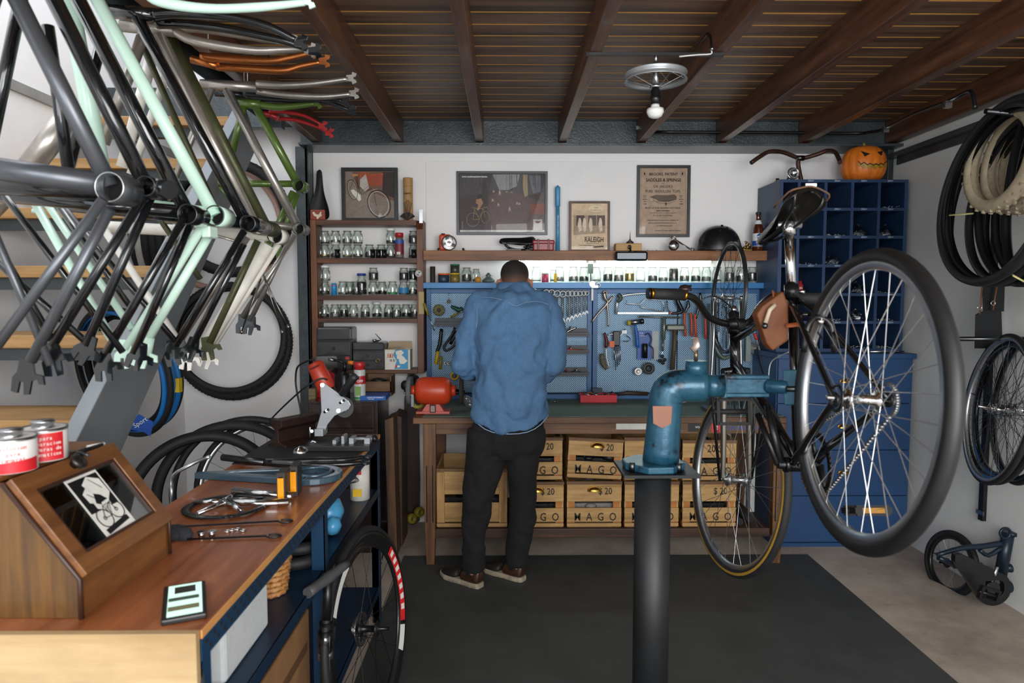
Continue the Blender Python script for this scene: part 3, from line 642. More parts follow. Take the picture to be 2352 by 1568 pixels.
def carve(pts, mt_, name, off=.004, parent=t):
    b = B(mt_); n = len(pts); vs = [(x, pumpsurf(x, z) - off, z) for x, z in pts] + [(x, pumpsurf(x, z) + .012, z) for x, z in pts]
    b.add(vs, [list(range(n)), list(range(n, 2 * n))[::-1]] + [(i, n + i, n + (i + 1) % n, (i + 1) % n) for i in range(n)]); return obj(name, b, parent, W=False)
s_ = 4.03 / FPX / 2.702
def q2(pts): return [((x - 790) * s_, (300 - y) * s_ ) for x, y in pts]
DKC = m('1E1208', .8); YEL = m('A8861A', .5, 0, .4, 40)
carve(q2([(726, 120), (770, 142), (742, 156)]), DKC, 'eye_cutout'); carve(q2([(868, 116), (818, 130), (845, 150)]), DKC, 'eye_cutout')
top = [(706, 180), (720, 200), (735, 190), (752, 206), (768, 198), (785, 208), (803, 200), (820, 208), (838, 196), (856, 204), (872, 188), (888, 180)]
bot = [(884, 208), (866, 216), (852, 222), (840, 218), (822, 228), (806, 222), (795, 236), (782, 222), (766, 234), (752, 222), (738, 232), (724, 214), (710, 212)]
for a in range(11):
    tt = q2(top); bb = q2([(top[i][0], bot[-1 - i][1]) for i in range(12)])
    carve([tt[a], tt[a + 1], bb[a + 1], bb[a]][::1], YEL, 'mouth_cutout') if a == -1 else None
b = B(YEL); tt = q2(top); bb = q2([(top[i][0], bot[max(0, 12 - i)][1]) for i in range(12)])
for a in range(11):
    qd = [tt[a], bb[a], bb[a + 1], tt[a + 1]]; b.add([(x, pumpsurf(x, z) - .004, z) for x, z in qd], [(0, 1, 2, 3)])
for a in range(11):
    b.m(DKC); x0_, z0_ = tt[a]; x1_, z1_ = tt[a + 1]; b.add([(x, pumpsurf(x, z) - .005, z) for x, z in ((x0_, z0_), (x0_, z0_ - .006), (x1_, z1_ - .006), (x1_, z1_))], [(0, 1, 2, 3)])
obj('mouth_cutout', b, t, W=False)
obj('stem', B(m('8A7A3E', .7)).tube([(0, 0, hh - .02), (.002, 0, hh + .005), (-.003, 0, hh + .022)], [.014, .009, .008], 8), t, W=False)
RUST = m('4A3128', .5, .5, .4, 20); yb2 = 4.12
b = B(RUST).tube([P(*q, yb2 + dy) for q, dy in zip([(1725, 374), (1745, 360), (1768, 348), (1800, 350), (1838, 363), (1875, 355), (1900, 346), (1918, 350), (1927, 366), (1929, 373)], [-.1, -.08, -.04, 0, .02, 0, -.03, -.08, -.14, -.18])], .0125, 10, sm=4); b.m(DKC).tube([P(1725, 374, yb2 - .1), P(1724.5, 374.5, yb2 - .1)], .009, 10)
t = thing('old_handlebar', 'rusty swept handlebar with stem standing on the blue cabinet', 'handlebar', (P(1842, 412, yb2).x, yb2, gz1)); obj('bar', b, t)
obj('stem', B(RUST).tube([P(1836, 363, yb2), P(1833, 378, yb2 + .01), (P(1842, 412, yb2).x, yb2, gz1 + .001)], .013, 12, sm=3), t); obj('stem_clamp', B(DSTEEL).cyl(P(1830, 363, yb2), P(1846, 363, yb2), .016, n=14), t)
def roundlamp(name, label, c, r_, d, body, cat='lamp', extra=None, base=None):
    t = thing(name, label, cat, base or (c[0], c[1], c[2] - r_)); Mx = zdir(c, d)
    obj('lamp_shell', B(body).lathe([(r_, .0), (r_ * .98, -.012), (r_ * .8, -.03), (r_ * .3, -.042), (.001, -.044)], 24, Mx, caps=False), t)
    obj('reflector', B(CHR).lathe([(r_ * .94, .0), (r_ * .6, -.012), (r_ * .2, -.018), (.001, -.018)], 24, Mx, caps=False), t)
    obj('lens', B(glass('EEF2F2', .05, 1)).lathe([(.001, .004), (r_ * .6, .003), (r_ * .94, 0)], 24, Mx, caps=False), t)
    obj('bezel', B(CHR if body is CHR else body).torus(r_ * .97, .003, 28, 8, Mx), t); return t
c = P(1822, 398, 4.03); t = roundlamp('bicycle_headlamp', 'chrome bicycle headlamp beside the rusty handlebar stem', c, .034, (.05, -1, .1), CHR)
obj('bracket', B(DSTEEL).box((c.x - .09, c.y + .02, gz1), (c.x - .01, c.y + .05, gz1 + .008)).cyl((c.x - .03, c.y + .03, gz1 + .006), (c.x, c.y + .02, c.z), .005, n=8).cyl((c.x - .08, c.y + .03, gz1), (c.x - .08, c.y + .03, gz1 + .02), .01, n=10), t)

# ================================================================ things on the long shelf
ysh = 4.20; zs = zsh1 + .0004
def SP(px, py, y=ysh): return P(px, py, y)
# framed poster helper
def framed(name, label, x0, y0, x1, y1, Y, fmat, fw_, paper, tilt=0, draw=None, fd=.018, matw=0, glassed=True):
    a = P(x0, y1, Y); c = P(x1, y0, Y); W_ = c.x - a.x; H_ = c.z - a.z
    M = T(a.x + W_ / 2, Y + fd, a.z) @ MX.Rotation(-tilt, 4, 'X')
    t = thing(name, label, 'picture', M=M)
    b = B(fmat); x, z = W_ / 2, H_
    b.ring2([(-x, 0), (x, 0), (x, z), (-x, z)], [(-x + fw_, fw_), (x - fw_, fw_), (x - fw_, z - fw_), (-x + fw_, z - fw_)], fd, frame((0, 0, 0), (1, 0, 0), (0, 0, 1)))
    obj('picture_frame', b, t, W=False, bev=.0015)
    b = B(paper).box((-x + fw_ * .8, -.006, fw_ * .8), (x - fw_ * .8, -.001, z - fw_ * .8)); obj('print', b, t, W=False)
    if glassed: obj('glass_pane', B(glass('FFFFFF', .01, 0, .3)).box((-x + fw_ * .9, -.0125, fw_ * .9), (x - fw_ * .9, -.012, z - fw_ * .9)), t, W=False)
    # pixel -> local coordinates on the print
    def L(px, py, o=.0006): q = P(px, py, Y); return (q.x - (a.x + W_ / 2), -.006 - o, q.z - a.z)
    if draw: draw(t, L, W_, H_)
    return t
def poly(b, L, pts, mt_, o=.0006): b.m(mt_).add([L(x, y, o) for x, y in pts], [list(range(len(pts)))])
def stroke(b, L, pts, w_, mt_, o=.001, closed=False):
    b.m(mt_).tube([L(x, y, o) for x, y in pts], w_, 4, closed=closed)
def ell(cx, cy, rx, ry, n=28, rot=0): return [(cx + rx * cos(a) * cos(rot) - ry * sin(a) * sin(rot), cy + rx * cos(a) * sin(rot) + ry * sin(a) * cos(rot)) for a in [2 * PI * i / n for i in range(n)]]
def fm(c, r_=.6): return m(c, r_, 0, .15, 30)
def Z4(pts, x0, y0, s_): return [(x0 + x / s_, y0 + y / s_) for x, y in pts]
# 1 framed bicycle photo on the jar shelf (zoom4: 600+X/5.2275, 350+Y/5.2275)
def d1(t, L, W_, H_):
    z = lambda pts: Z4(pts, 600, 350, 5.2275); b = B(fm('7A6A5E'))
    poly(b, L, z([(1010, 205), (1592, 205), (1592, 770), (1004, 770)]), fm('83756A'), .0002)
    poly(b, L, z([(1090, 205), (1592, 205), (1592, 560), (1380, 470), (1150, 400)]), fm('6E4A3A'), .0004)
    poly(b, L, z([(1455, 205), (1592, 205), (1592, 520), (1450, 470)]), fm('2E1C1A'), .0006)
    poly(b, L, z([(1180, 300), (1250, 230), (1290, 400), (1240, 440), (1180, 380)]), fm('B8B0A8'), .0007)
    poly(b, L, z([(1160, 205), (1290, 205), (1290, 380), (1200, 400)]), fm('A04E2C'), .0005)
    for a, c in (((1030, 640), (1110, 770)), ((1010, 765), (1230, 610)), ((1230, 610), (1300, 640)), ((1130, 690), (1020, 640))): stroke(b, L, z([a, c]), .0004, fm('4A3E36'))
    stroke(b, L, z(ell(1092, 420, 56, 122, rot=-.25)), .0018, fm('23211F'), .0012, True); stroke(b, L, z(ell(1092, 420, 48, 110, rot=-.25)), .0012, fm('CFC8BC'), .0013, True)
    stroke(b, L, z(ell(1412, 592, 132, 168, rot=-.35)), .0034, fm('2E3236'), .0012, True); stroke(b, L, z(ell(1406, 590, 116, 152, rot=-.35)), .002, fm('DCD4C8'), .0014, True)
    for k in range(12): a = k * PI / 6; stroke(b, L, z([(1400, 590), (1400 + 112 * cos(a), 590 + 146 * sin(a))]), .0003, fm('B8B0A4'), .0016)
    poly(b, L, z([(1070, 430), (1100, 415), (1190, 480), (1195, 540), (1170, 560), (1090, 470)]), fm('D8D8CC'), .0018)
    for a in ([(1140, 260), (1175, 480)], [(1110, 280), (1060, 420)], [(1180, 490), (1330, 400)], [(1170, 470), (1280, 380)], [(1340, 400), (1380, 610)], [(1130, 300), (1200, 480)]): stroke(b, L, z(a), .0011, fm('231A18'), .002)
    stroke(b, L, z([(1330, 400), (1350, 420), (1400, 410)]), .002, fm('B0A8A0'), .0022); stroke(b, L, z([(1260, 520), (1290, 440), (1360, 420)]), .0014, fm('C8C2B8'), .0022)
    poly(b, L, z([(1255, 238), (1460, 225), (1448, 360), (1360, 380), (1290, 372)]), fm('A3482A'), .0026); stroke(b, L, z([(1250, 236), (1462, 228)]), .0016, fm('C8743C'), .003)
    for k in range(7): stroke(b, L, z([(1275 + k * 26, 245), (1292 + k * 20, 368)]), .0004, fm('7A3420'), .003)
    poly(b, L, z([(1082, 240), (1100, 230), (1160, 232), (1162, 252), (1100, 262)]), fm('B8864A'), .0026)
    obj('printed_picture', b, t, W=False)
framed('framed_photo', 'black framed photo of a bicycle with a wicker basket on top of the jar shelf', 785, 380, 913, 504, 4.27, BLACK, .022, fm('7A6A5E'), draw=d1).location.z = zy(505) + .0006
# 2 forest poster (zoom B1: 960+X/4.611, 340+Y/4.611)
def d2(t, L, W_, H_):
    fm = lambda c: m(tuple(x * .75 for x in lin(c)[:3]), .6, 0, .15, 30)
    z = lambda pts: Z4(pts, 960, 340, 4.611); b = B(fm('3A2C2C')); rnd = random.Random(3)
    poly(b, L, z([(443, 275), (1342, 275), (1342, 865), (443, 865)]), fm('4A3A3C'), .0002); poly(b, L, z([(443, 865), (1342, 865), (1342, 888), (443, 888)]), fm('D8D4D0'), .0004)
    poly(b, L, z([(443, 275), (1342, 275), (1342, 470), (1100, 500), (780, 450), (443, 520)]), fm('4E4A4C'), .0004)
    poly(b, L, z([(790, 275), (1080, 275), (1050, 400), (960, 440), (860, 440)]), fm('9A9A9C'), .0005); poly(b, L, z([(1170, 290), (1300, 290), (1300, 460), (1220, 480)]), fm('6E7076'), .0005)
    poly(b, L, z([(760, 480), (1000, 450), (1342, 580), (1342, 865), (700, 865)]), fm('5E4A48'), .0006); poly(b, L, z([(1190, 600), (1342, 580), (1342, 700), (1200, 690)]), fm('8A4A36'), .0007)
    for k in range(46):
        x = rnd.uniform(450, 1335); h_ = rnd.uniform(90, 170); stroke(b, L, z([(x, 280), (x + rnd.uniform(-12, 12), 280 + h_)]), rnd.uniform(.0004, .0014), fm(rnd.choice(['2A2426', '3A3434', '5A5250', '7A7678'])), .0009)
    for k in range(170):
        x, y_ = rnd.uniform(450, 1335), rnd.uniform(480, 860); s_ = rnd.uniform(4, 12); poly(b, L, z([(x, y_), (x + s_, y_ + 2), (x + s_ * .6, y_ + 5)]), fm(rnd.choice(['7A6A66', '332628', '8A7670', '6A3A34', '9A8A80'])), .0010)
    poly(b, L, z([(700, 278), (790, 278), (745, 450), (735, 610), (700, 600), (670, 400)]), fm('3C3834'), .0014); poly(b, L, z([(1115, 278), (1160, 278), (1165, 500), (1130, 515), (1112, 420)]), fm('A8946E'), .0014)
    for c_, w_ in ((580, 0), (712, 1)):
        stroke(b, L, z(ell(c_, 755 - 25 * w_, 66 - 22 * w_, 72 - 10 * w_)), .0011, fm('C8C2A8'), .002, True)
    for a in ([(580, 755), (600, 640), (690, 640), (712, 730)], [(600, 650), (650, 750), (690, 640)], [(580, 755), (650, 752)], [(560, 630), (620, 630)], [(690, 632), (735, 625), (735, 645)]): stroke(b, L, z(a), .0014, fm('D2C47A'), .0022)
    poly(b, L, z([(640, 490), (670, 480), (690, 530), (690, 580), (640, 590), (605, 560)]), fm('2C2A30'), .0024); poly(b, L, z([(615, 540), (670, 530), (690, 580), (640, 660), (620, 650), (640, 600), (612, 580)]), fm('B88A66'), .0026); b.m(fm('C8A088')).lathe([(.0045, 0), (.0001, .0004)], 10, frame(L(*z([(660, 475)])[0], .003), (1, 0, 0), (0, 0, 1)))
    for x, y_, s_ in ((800, 455, 18), (865, 465, 40), (790, 545, 26), (850, 595, 26), (970, 640, 40), (1050, 580, 22), (1075, 585, 18), (940, 460, 8), (990, 465, 8)):
        poly(b, L, z([(x - 8, y_ + s_), (x - 10, y_), (x, y_ - s_ * .7), (x + 12, y_), (x + 16, y_ + s_), (x + 4, y_ + s_ * .3)]), fm('B8A08A'), .0024)
    poly(b, L, z([(1222, 752), (1318, 752), (1318, 885), (1222, 885)]), fm('CFC8C4'), .003); poly(b, L, z([(1236, 772), (1304, 772), (1285, 790), (1255, 790)]), fm('6E2A32'), .0034)
    obj('printed_picture', b, t, W=False)
    b = B(WHITE); b.text('BROOKS. UNQUESTIONABLE BRITISH TRADITION.', frame(L(*z([(600, 302)])[0], .003), (1, 0, 0), (0, 0, 1)), .0085, bold=.0005, sx=.82); obj('lettering', b, t, W=False)
    b = B(BLACK); b.text('BROOKS', frame(L(*z([(1268, 760)])[0], .004), (1, 0, 0), (0, 0, 1)), .005, bold=.0002); obj('lettering', b, t, W=False)
framed('framed_poster', 'wide grey framed poster of a cyclist in a forest, above the saddle', 1049, 393, 1258, 539, YB - .026, m('3A3E42', .35), .016, fm('3A2C2C'), draw=d2)
SEP = m('3A2A1E', .8); 
# 3 small Raleigh-like advert
def d3(t, L, W_, H_):
    z = lambda pts: Z4(pts, 960, 340, 4.611); b = B(fm('D2B898'))
    poly(b, L, z([(1650, 640), (1985, 640), (1985, 880), (1650, 900)]), fm('A08A70'), .0003); poly(b, L, z([(1650, 640), (1985, 640), (1985, 690), (1650, 690)]), fm('C4AE90'), .0005)
    for x in (1680, 1805, 1900): poly(b, L, z([(x, 690), (x + 85, 690), (x + 85, 800), (x, 800)]), fm('4A3A30'), .0006)
    for x in (1715, 1765, 1832, 1935): poly(b, L, z([(x - 22, 790), (x - 8, 720), (x + 6, 715), (x + 18, 750), (x + 22, 850), (x - 5, 870)]), fm('D0C0A8'), .001); b.m(fm('5A4A3E')).lathe([(.0035, 0), (.0001, .0004)], 8, frame(L(*z([(x, 712)])[0], .0012), (1, 0, 0), (0, 0, 1)))
    for x in (1680, 1740, 1800, 1880, 1950): stroke(b, L, z(ell(x, 840, 24, 26)), .0005, SEP, .0014, True)
    poly(b, L, z(ell(1890, 620, 84, 42)), fm('DCC8A8'), .0016); stroke(b, L, z(ell(1890, 620, 84, 42)), .0004, SEP, .0018, True); stroke(b, L, z(ell(1698, 925, 32, 34)), .0004, SEP, .0018, True)
    poly(b, L, z([(1856, 1020), (1968, 1012), (1968, 1028), (1856, 1037)]), SEP, .0018); obj('printed_picture', b, t, W=False)
    b = B(SEP); f_ = lambda x, y_: frame(L(*z([(x, y_)])[0], .0022), (1, 0, 0), (0, 0, 1))
    b.text('RALEIGH', f_(1868, 952), .042, sx=.72, bold=.0009); b.text('Gusta', f_(1888, 606), .012); b.text('de todos los dias', f_(1888, 634), .0095); b.text('La Bicicleta de Categoria', f_(1840, 918), .009); b.text('Elegancia para toda la vida', f_(1850, 988), .008)
    b.text('JOSE TORRES E HIJOS S.A.', f_(1790, 1012), .0085, bold=.0003); b.text('BUENOS AIRES', f_(1750, 1030), .0055); obj('lettering', b, t, W=False)
framed('framed_advert', 'small brown framed sepia advert leaning on the shelf beside the blue tube', 1307, 457, 1402, 574, 4.27, wood('33211A', '5A3C2C', 2, 1, .4), .014, fm('D2B898'), draw=d3, tilt=.03, fd=.014).location.z = zs
# 4 saddles poster (zoom B2: 1380+X/4.126, 300+Y/4.126)
def d4(t, L, W_, H_):
    z = lambda pts: Z4(pts, 1380, 300, 4.126); b = B(SEP)
    for y_ in (362, 972): stroke(b, L, z([(384, y_), (806, y_)]), .0004, SEP)
    for x in (384, 806): stroke(b, L, z([(x, 362), (x, 972)]), .0004, SEP)
    for x in (418, 778): stroke(b, L, z(ell(x, 402, 22, 26)), .0006, SEP, .001, True); poly(b, L, z(ell(x, 404, 8, 14)), SEP, .001)
    poly(b, L, z([(470, 628), (520, 606), (640, 608), (700, 602), (724, 620), (722, 650), (650, 672), (560, 668), (510, 640)]), fm('5E4C3C'), .001); stroke(b, L, z(ell(484, 646, 24, 26)), .0008, SEP, .0014, True)
    stroke(b, L, z([(505, 660), (560, 685), (640, 690), (715, 665)]), .0011, SEP, .0014); stroke(b, L, z([(560, 685), (530, 672), (620, 660), (700, 655)]), .0008, SEP, .0014); poly(b, L, z([(612, 680), (630, 680), (626, 706), (616, 706)]), SEP, .0014); obj('printed_picture', b, t, W=False)
    b = B(SEP); f_ = lambda x, y_: frame(L(*z([(x, y_)])[0], .0016), (1, 0, 0), (0, 0, 1))
    for s_, x, y_, sz, bo, sx in (('BROOKS  PATENT', 598, 410, .024, .0006, .92), ('SADDLES & SPRINGS', 598, 466, .027, .0008, .9), ('- WITH -', 598, 497, .007, 0, 1), ("DR. JAEGER'S", 594, 528, .023, 0, .9), ('PURE  WOOLLEN  TOPS.', 594, 573, .0235, .0002, .86), ('MOST of OUR LEADING PATTERNS', 592, 731, .0145, .0001, .98), ('LADIES OR GENTLEMENS', 592, 757, .0075, .0004, 1), ('MAY BE HAD WITH CARPET TOPS INSTEAD OF LEATHER', 590, 778, .0065, 0, 1), ('AT 2/- EACH EXTRA', 588, 803, .0135, .0001, 1), ('* * *', 592, 828, .013, .0003, 1), ('TOPS ARE MADE OF PURE WOOL INSTEAD OF', 590, 848, .0088, .0001, 1.08), ('LEATHER GIVING A WONDERFULLY SOFT', 588, 874, .0088, .0001, 1.08), ('& COMFORTABLE SEAT.', 610, 900, .0088, .0001, 1.08), ('J. B. BROOKS & CO. LTD. GREAT CHARLES STREET, BIRMINGHAM.', 640, 946, .0062, .0002, .9)):
        b.text(s_, f_(x, y_), sz, bold=bo, sx=sx)
    for x in (421, 765):
        for s_, y_, sz in (('B 90,', 617, .0105), ('WITH', 633, .005), ('"JAEGER"', 649, .0075), ('TOP,', 669, .0075), ('16/6', 692, .0125)): b.text(s_, f_(x, y_), sz, bold=.0002)
    obj('lettering', b, t, W=False)
framed('framed_notice', 'tall black framed tan saddle advertisement hanging above the helmet end of the shelf', 1462, 379, 1587, 544, YB - .026, BLACK, .0175, fm('A8907A'), draw=d4)
# cardboard tube, paper fan, saddle and rooster tile on the jar shelf top
zu = zy(505) + .0006
p = P(938, 500, 4.25); r_ = 10.8 / FPX * 4.25; t = thing('cardboard_tube', 'tan cardboard tube printed with dark stick drawings on the jar shelf top', 'tube', (p.x, 4.25, zu))
hh = .262; b = B(m('B08A58', .6)).lathe([(r_ * .98, 0), (r_, .004), (r_, hh * .99), (r_ * .96, hh)], 24); b.m(m('5A4028', .7)).lathe([(r_ * 1.004, hh * .8), (r_ * 1.004, hh * .805)], 24, caps=False).lathe([(r_ * 1.002, hh - .001), (r_ * .7, hh + .0002)], 24); b.m(SEP)
for a, c in ((-.02, .012), (-.012, .006), (-.004, .0), (.004, .003), (.012, -.003), (.02, -.012)): b.add([(a * 1.15 - .002, -math.sqrt(max(0, (r_ + .001) ** 2 - a * a * 1.3)) - .0008, .13 - abs(a) * .9), (a * 1.15 + .002, -math.sqrt(max(0, (r_ + .001) ** 2 - a * a * 1.3)) - .0008, .13 - abs(a) * .9), (a * .55 + .002, -r_ - .001, .035), (a * .55 - .002, -r_ - .001, .035)], [(0, 1, 2, 3)])
b.text('vagabun', frame((0, -r_ - .001, .166), (1, 0, 0), (0, 0, 1)), .014, bold=.0003); b.text('since', frame((0, -r_ - .001, .022), (1, 0, 0), (0, 0, 1)), .013, bold=.0003); obj('tube_body', b, t, W=False)
b = B(m('2E241E', .6, 0, .4, 60)); p = P(936, 501, 4.2)
for k in range(6):
    a0, a1 = PI * (.15 + .7 * k / 6), PI * (.15 + .7 * (k + 1) / 6); d_ = .004 * (-1) ** k
    b.add([(p.x, 4.2, zu), (p.x + .052 * cos(a0), 4.2 - d_, zu + .048 * sin(a0)), (p.x + .052 * cos(a1), 4.2 + d_, zu + .048 * sin(a1)), (p.x, 4.204, zu), (p.x + .052 * cos(a0), 4.204 - d_, zu + .048 * sin(a0)), (p.x + .052 * cos(a1), 4.204 + d_, zu + .048 * sin(a1))], [(0, 1, 2), (3, 5, 4), (1, 4, 5, 2)])
tag(obj('paper_fan', b), 'small dark folded paper fan in front of the cardboard tube', 'fan')
def saddle(parent, M, mt_, L_=.27, under=None, W=False):
    b = B(mt_); rings = []
    prof = [(0, .016, .0), (.06, .018, .004), (.12, .026, .006), (.18, .052, .008), (.22, .07, .012), (.26, .074, .018), (.285, .06, .018)]
    for u, wd, zz in prof:
        u *= L_ / .285
        rings.append([(x * wd, u, zz - abs(x) ** 2.2 * (.028 + wd * .25) + q) for q, xs in ((0, [-1, -.8, -.5, -.2, .2, .5, .8, 1]), (-.007, [1, .8, .5, .2, -.2, -.5, -.8, -1])) for x in xs])
    b.loft(rings, M=M); return obj('saddle_cover', b, parent, W=W, sub=1)
p = P(742, 504, 4.27); t = thing('black_saddle', 'narrow black saddle standing on its tail at the left end of the jar shelf top', 'saddle', (p.x, 4.27, zu)); saddle(t, T(p.x, 4.26, zu + .315) @ MX.Rotation(-PI / 2, 4, 'X') @ RZ(.0) @ MX.Rotation(.35, 4, 'Y'), m('1A1A1B', .6, 0, .2), .31, W=True)
p0 = P(712, 504, 4.19); p1 = P(746, 480, 4.19); t = thing('rooster_tile', 'small red carved tile with a white rooster on the jar shelf corner', 'tile', ((p0.x + p1.x) / 2, 4.2, zu))
b = B(m('8A3C2A', .5)).box((p0.x, 4.19, zu), (p1.x, 4.22, zu + (p1.z - p0.z))); obj('tile_body', b, t, bev=.006)
b = B(m('D8C8B0', .5)); cx_, cz_ = (p0.x + p1.x) / 2, zu + .032
b.prism([(-.03, .012), (-.02, .018), (-.01, .004), (.008, .0), (.018, .016), (.026, .018), (.022, .006), (.028, -.006), (.018, -.012), (.004, -.022), (.006, -.026), (-.004, -.026), (-.006, -.012), (-.02, -.008)], .001, wallf((cx_, 4.1895, cz_))); obj('rooster_relief', b, t)
# shelf things: square torch lamp
p = P(1020, 575, 4.2); t = thing('square_torch', 'orange square torch with black round lens at the left end of the shelf', 'torch', (p.x, 4.2, zs)); c = P(1031, 559, 4.165)
obj('torch_body', B(m('C8401C', .4)).box((P(1009, 560, 4.2).x, 4.18, zs), (P(1036, 560, 4.2).x, 4.24, zs + .1)), t, bev=.012)
M_c = zdir((c.x, 4.172, zs + .046), (.12, -1, .05)); obj('lens_ring', B(BLACK).lathe([(.037, -.004), (.045, 0), (.046, .012), (.041, .015), (.040, .008)], 28, M_c, caps=False), t)
obj('reflector', B(CHR).lathe([(.040, .008), (.02, .0), (.006, -.001), (.005, .006), (.001, .007)], 28, M_c, caps=False), t); obj('lens', B(glass('FFFFFF', .02, 1)).lathe([(.040, .011), (.001, .0125)], 28, M_c, caps=False), t); obj('switch', B(BLACK).lathe([(.012, 0), (.012, .006)], 14, T(p.x - .006, 4.205, zs + .1)), t)
def knob_stub(px, label): 
    p = P(px, 575, 4.15); b = B(BLACK).sph((p.x, 4.155, zs + .008), .008, 12); b.m(CHR).cyl((p.x, 4.155, zs + .006), (p.x + .012, 4.155, zs + .001), .003, n=8); tag(obj('small_knob', b), label, 'knob', 'small knobs on the shelf')
knob_stub(1007, 'tiny black knob left of the orange torch'); knob_stub(1064, 'tiny black knob right of the orange torch')
# sprung leather saddle on the shelf
p = P(1178, 575, 4.19); t = thing('sprung_saddle', 'old black sprung leather saddle resting on the shelf under the forest poster', 'saddle', (p.x, 4.19, zs)); Ms = T(p.x - .085, 4.2, zs + .078) @ RZ(-1.25) 
saddle(t, Ms, m('141414', .25, 0, .3, coat=.3), .23, W=True)
b = B(m('1C1C1E', .3, .6))
for s_ in (-.03, .03): b.tube([Ms @ V((s_ * q[0], q[1], q[2])) for q in ((.3, .03, -.02), (.6, .06, -.055), (.8, .12, -.066), (1, .18, -.06), (1.2, .21, -.02))], .004, 6, sm=3)
for s_ in (-.04, .04):
    cpt = Ms @ V((s_, .19, 0)); b.tube([(cpt.x + .014 * cos(a), cpt.y + .014 * sin(a), zs + .006 + .05 * a / (6 * PI)) for a in [PI * k / 4 for k in range(25)]], .0028, 6)
b.box((p.x - .04, 4.17, zs), (p.x + .05, 4.21, zs + .012)); obj('spring_frame', b, t)
p0 = P(1224, 575, 4.19); p1 = P(1272, 552, 4.19); t = thing('red_tool_case', 'small dark red case with two straps on the shelf', 'case', ((p0.x + p1.x) / 2, 4.21, zs)); RC = m('8A1F2A', .35)
obj('case_body', B(RC).box((p0.x, 4.18, zs), (p1.x, 4.24, zs + .062)), t, bev=.008); obj('case_lid', B(RC).box((p0.x - .004, 4.176, zs + .04), (p1.x + .004, 4.244, zs + .066)), t, bev=.008)
for k in (.25, .75): xx = p0.x + (p1.x - p0.x) * k; obj('strap', B(m('6A1620', .4)).box((xx - .006, 4.172, zs + .004), (xx + .006, 4.248, zs + .071)), t, bev=.002)
p = P(1281, 575, 4.26); t = thing('frame_pump', 'light blue frame pump standing upright on the shelf', 'pump', (p.x + .002, 4.27, zs)); LB = m('4E93BE', .35)
zt = P(1281, 425, 4.27).z; obj('barrel', B(LB).cyl((p.x + .002, 4.27, zs), (p.x, 4.28, zt - .13), .0125, .0125, 16), t); obj('handle', B(LB).lathe([(.013, -.13), (.016, -.125), (.0165, -.02), (.0145, -.008), (.006, -.006), (.005, 0)], 20, T(p.x, 4.28, zt)), t, W=True)
b = B(m('D8E4EA', .5)); b.text('ZEFAL SPORT', frame((p.x + .001, 4.2635, zt - .22), (0, 0, -1), (1, 0, 0)), .012); obj('lettering', b, t)
# wooden block, oil can, mirror
p0, p1 = P(1414, 574, 4.17), P(1474, 559, 4.17); t = thing('wooden_block', 'pale wooden block on the shelf with a round knob in front', 'block', ((p0.x + p1.x) / 2, 4.2, zs)); obj('block_body', B(wood('A9803F', 'CFA565', 0, 1, .5)).box((p0.x, 4.165, zs), (p1.x, 4.24, zs + .045)), t, bev=.003)
c = P(1446, 567, 4.16); obj('metal_boss', B(CHR).lathe([(.014, 0), (.013, .004), (.006, .008), (.001, .009)], 18, zdir(c, (0, -1, 0))), t)
p = P(1447, 559, 4.2); t = thing('oil_can', 'small dark oil can with thin spout standing on the wooden block', 'oil can', (p.x, 4.2, zs + .0455)); obj('can_body', B(m('4A443E', .35, .6)).lathe([(.02, 0), (.024, .004), (.02, .012), (.014, .014)], 20), t, W=False); obj('spout', B(m('5A544C', .35, .6)).lathe([(.014, .014), (.006, .022), (.003, .03), (.0008, .073)], 16), t, W=False)
c = P(1450, 588, 4.1); t = thing('rear_view_mirror', 'dark rectangular mirror on a stalk hanging over the shelf front', 'mirror', (c.x, 4.1, c.z - .02)); b = B(m('22272C', .06, .6)).box((c.x - .098, 4.085, c.z - .03), (c.x + .098, 4.11, c.z + .03)); obj('mirror_head', b, t, bev=.014)
obj('stalk', B(BLACK).tube([(c.x, 4.1, c.z + .015), (c.x - .005, 4.12, c.z + .05), P(1446, 568, 4.155)], .006, 8, sm=4), t)
# round chrome bell + spanner + helmet
c = P(1548, 562, 4.16); t = thing('chrome_round_lamp', 'round chrome lamp lying on the shelf below the saddle poster', 'lamp', (c.x, 4.17, zs)); obj('lamp_shell', B(CHR).lathe([(.001, .012), (.026, .010), (.033, 0), (.033, -.012), (.02, -.03), (.001, -.034)], 28, zdir((c.x, 4.165, zs + .034), (-.1, -1, .1)), caps=False), t)
t = thing('adjustable_spanner', 'steel wrench leaning against the chrome round lamp', 'spanner', (P(1575, 575, 4.2).x, 4.21, zs)); b = B(STEEL).tube([(P(1552, 545, 4.22).x, 4.24, zs + .075), (P(1585, 572, 4.2).x, 4.2, zs + .012)], .007, 8, flat=.5); b.torus(.012, .005, 16, 8, zdir((P(1549, 544, 4.22).x, 4.24, zs + .082), (0, -1, .2))); b.torus(.01, .004, 16, 8, zdir((P(1590, 574, 4.2).x, 4.195, zs + .012), (0, -1, 1.2))); obj('spanner_body', b, t)
p = P(1652, 575, 4.2); t = thing('skate_helmet', 'scuffed black skate helmet on the shelf behind the raised wheel', 'helmet', (p.x, 4.21, zs)); r_ = 51 / FPX * 4.2; b = B(m('17181A', .28, 0, .3, coat=.3)); rings = []
for i in range(12):
    a = PI / 2 * i / 11; rings.append([(r_ * cos(a) ** .8 * cos(th), .8 * r_ * cos(a) ** .8 * sin(th), r_ * 1.15 * sin(a)) for th in [2 * PI * k / 32 for k in range(32)]])
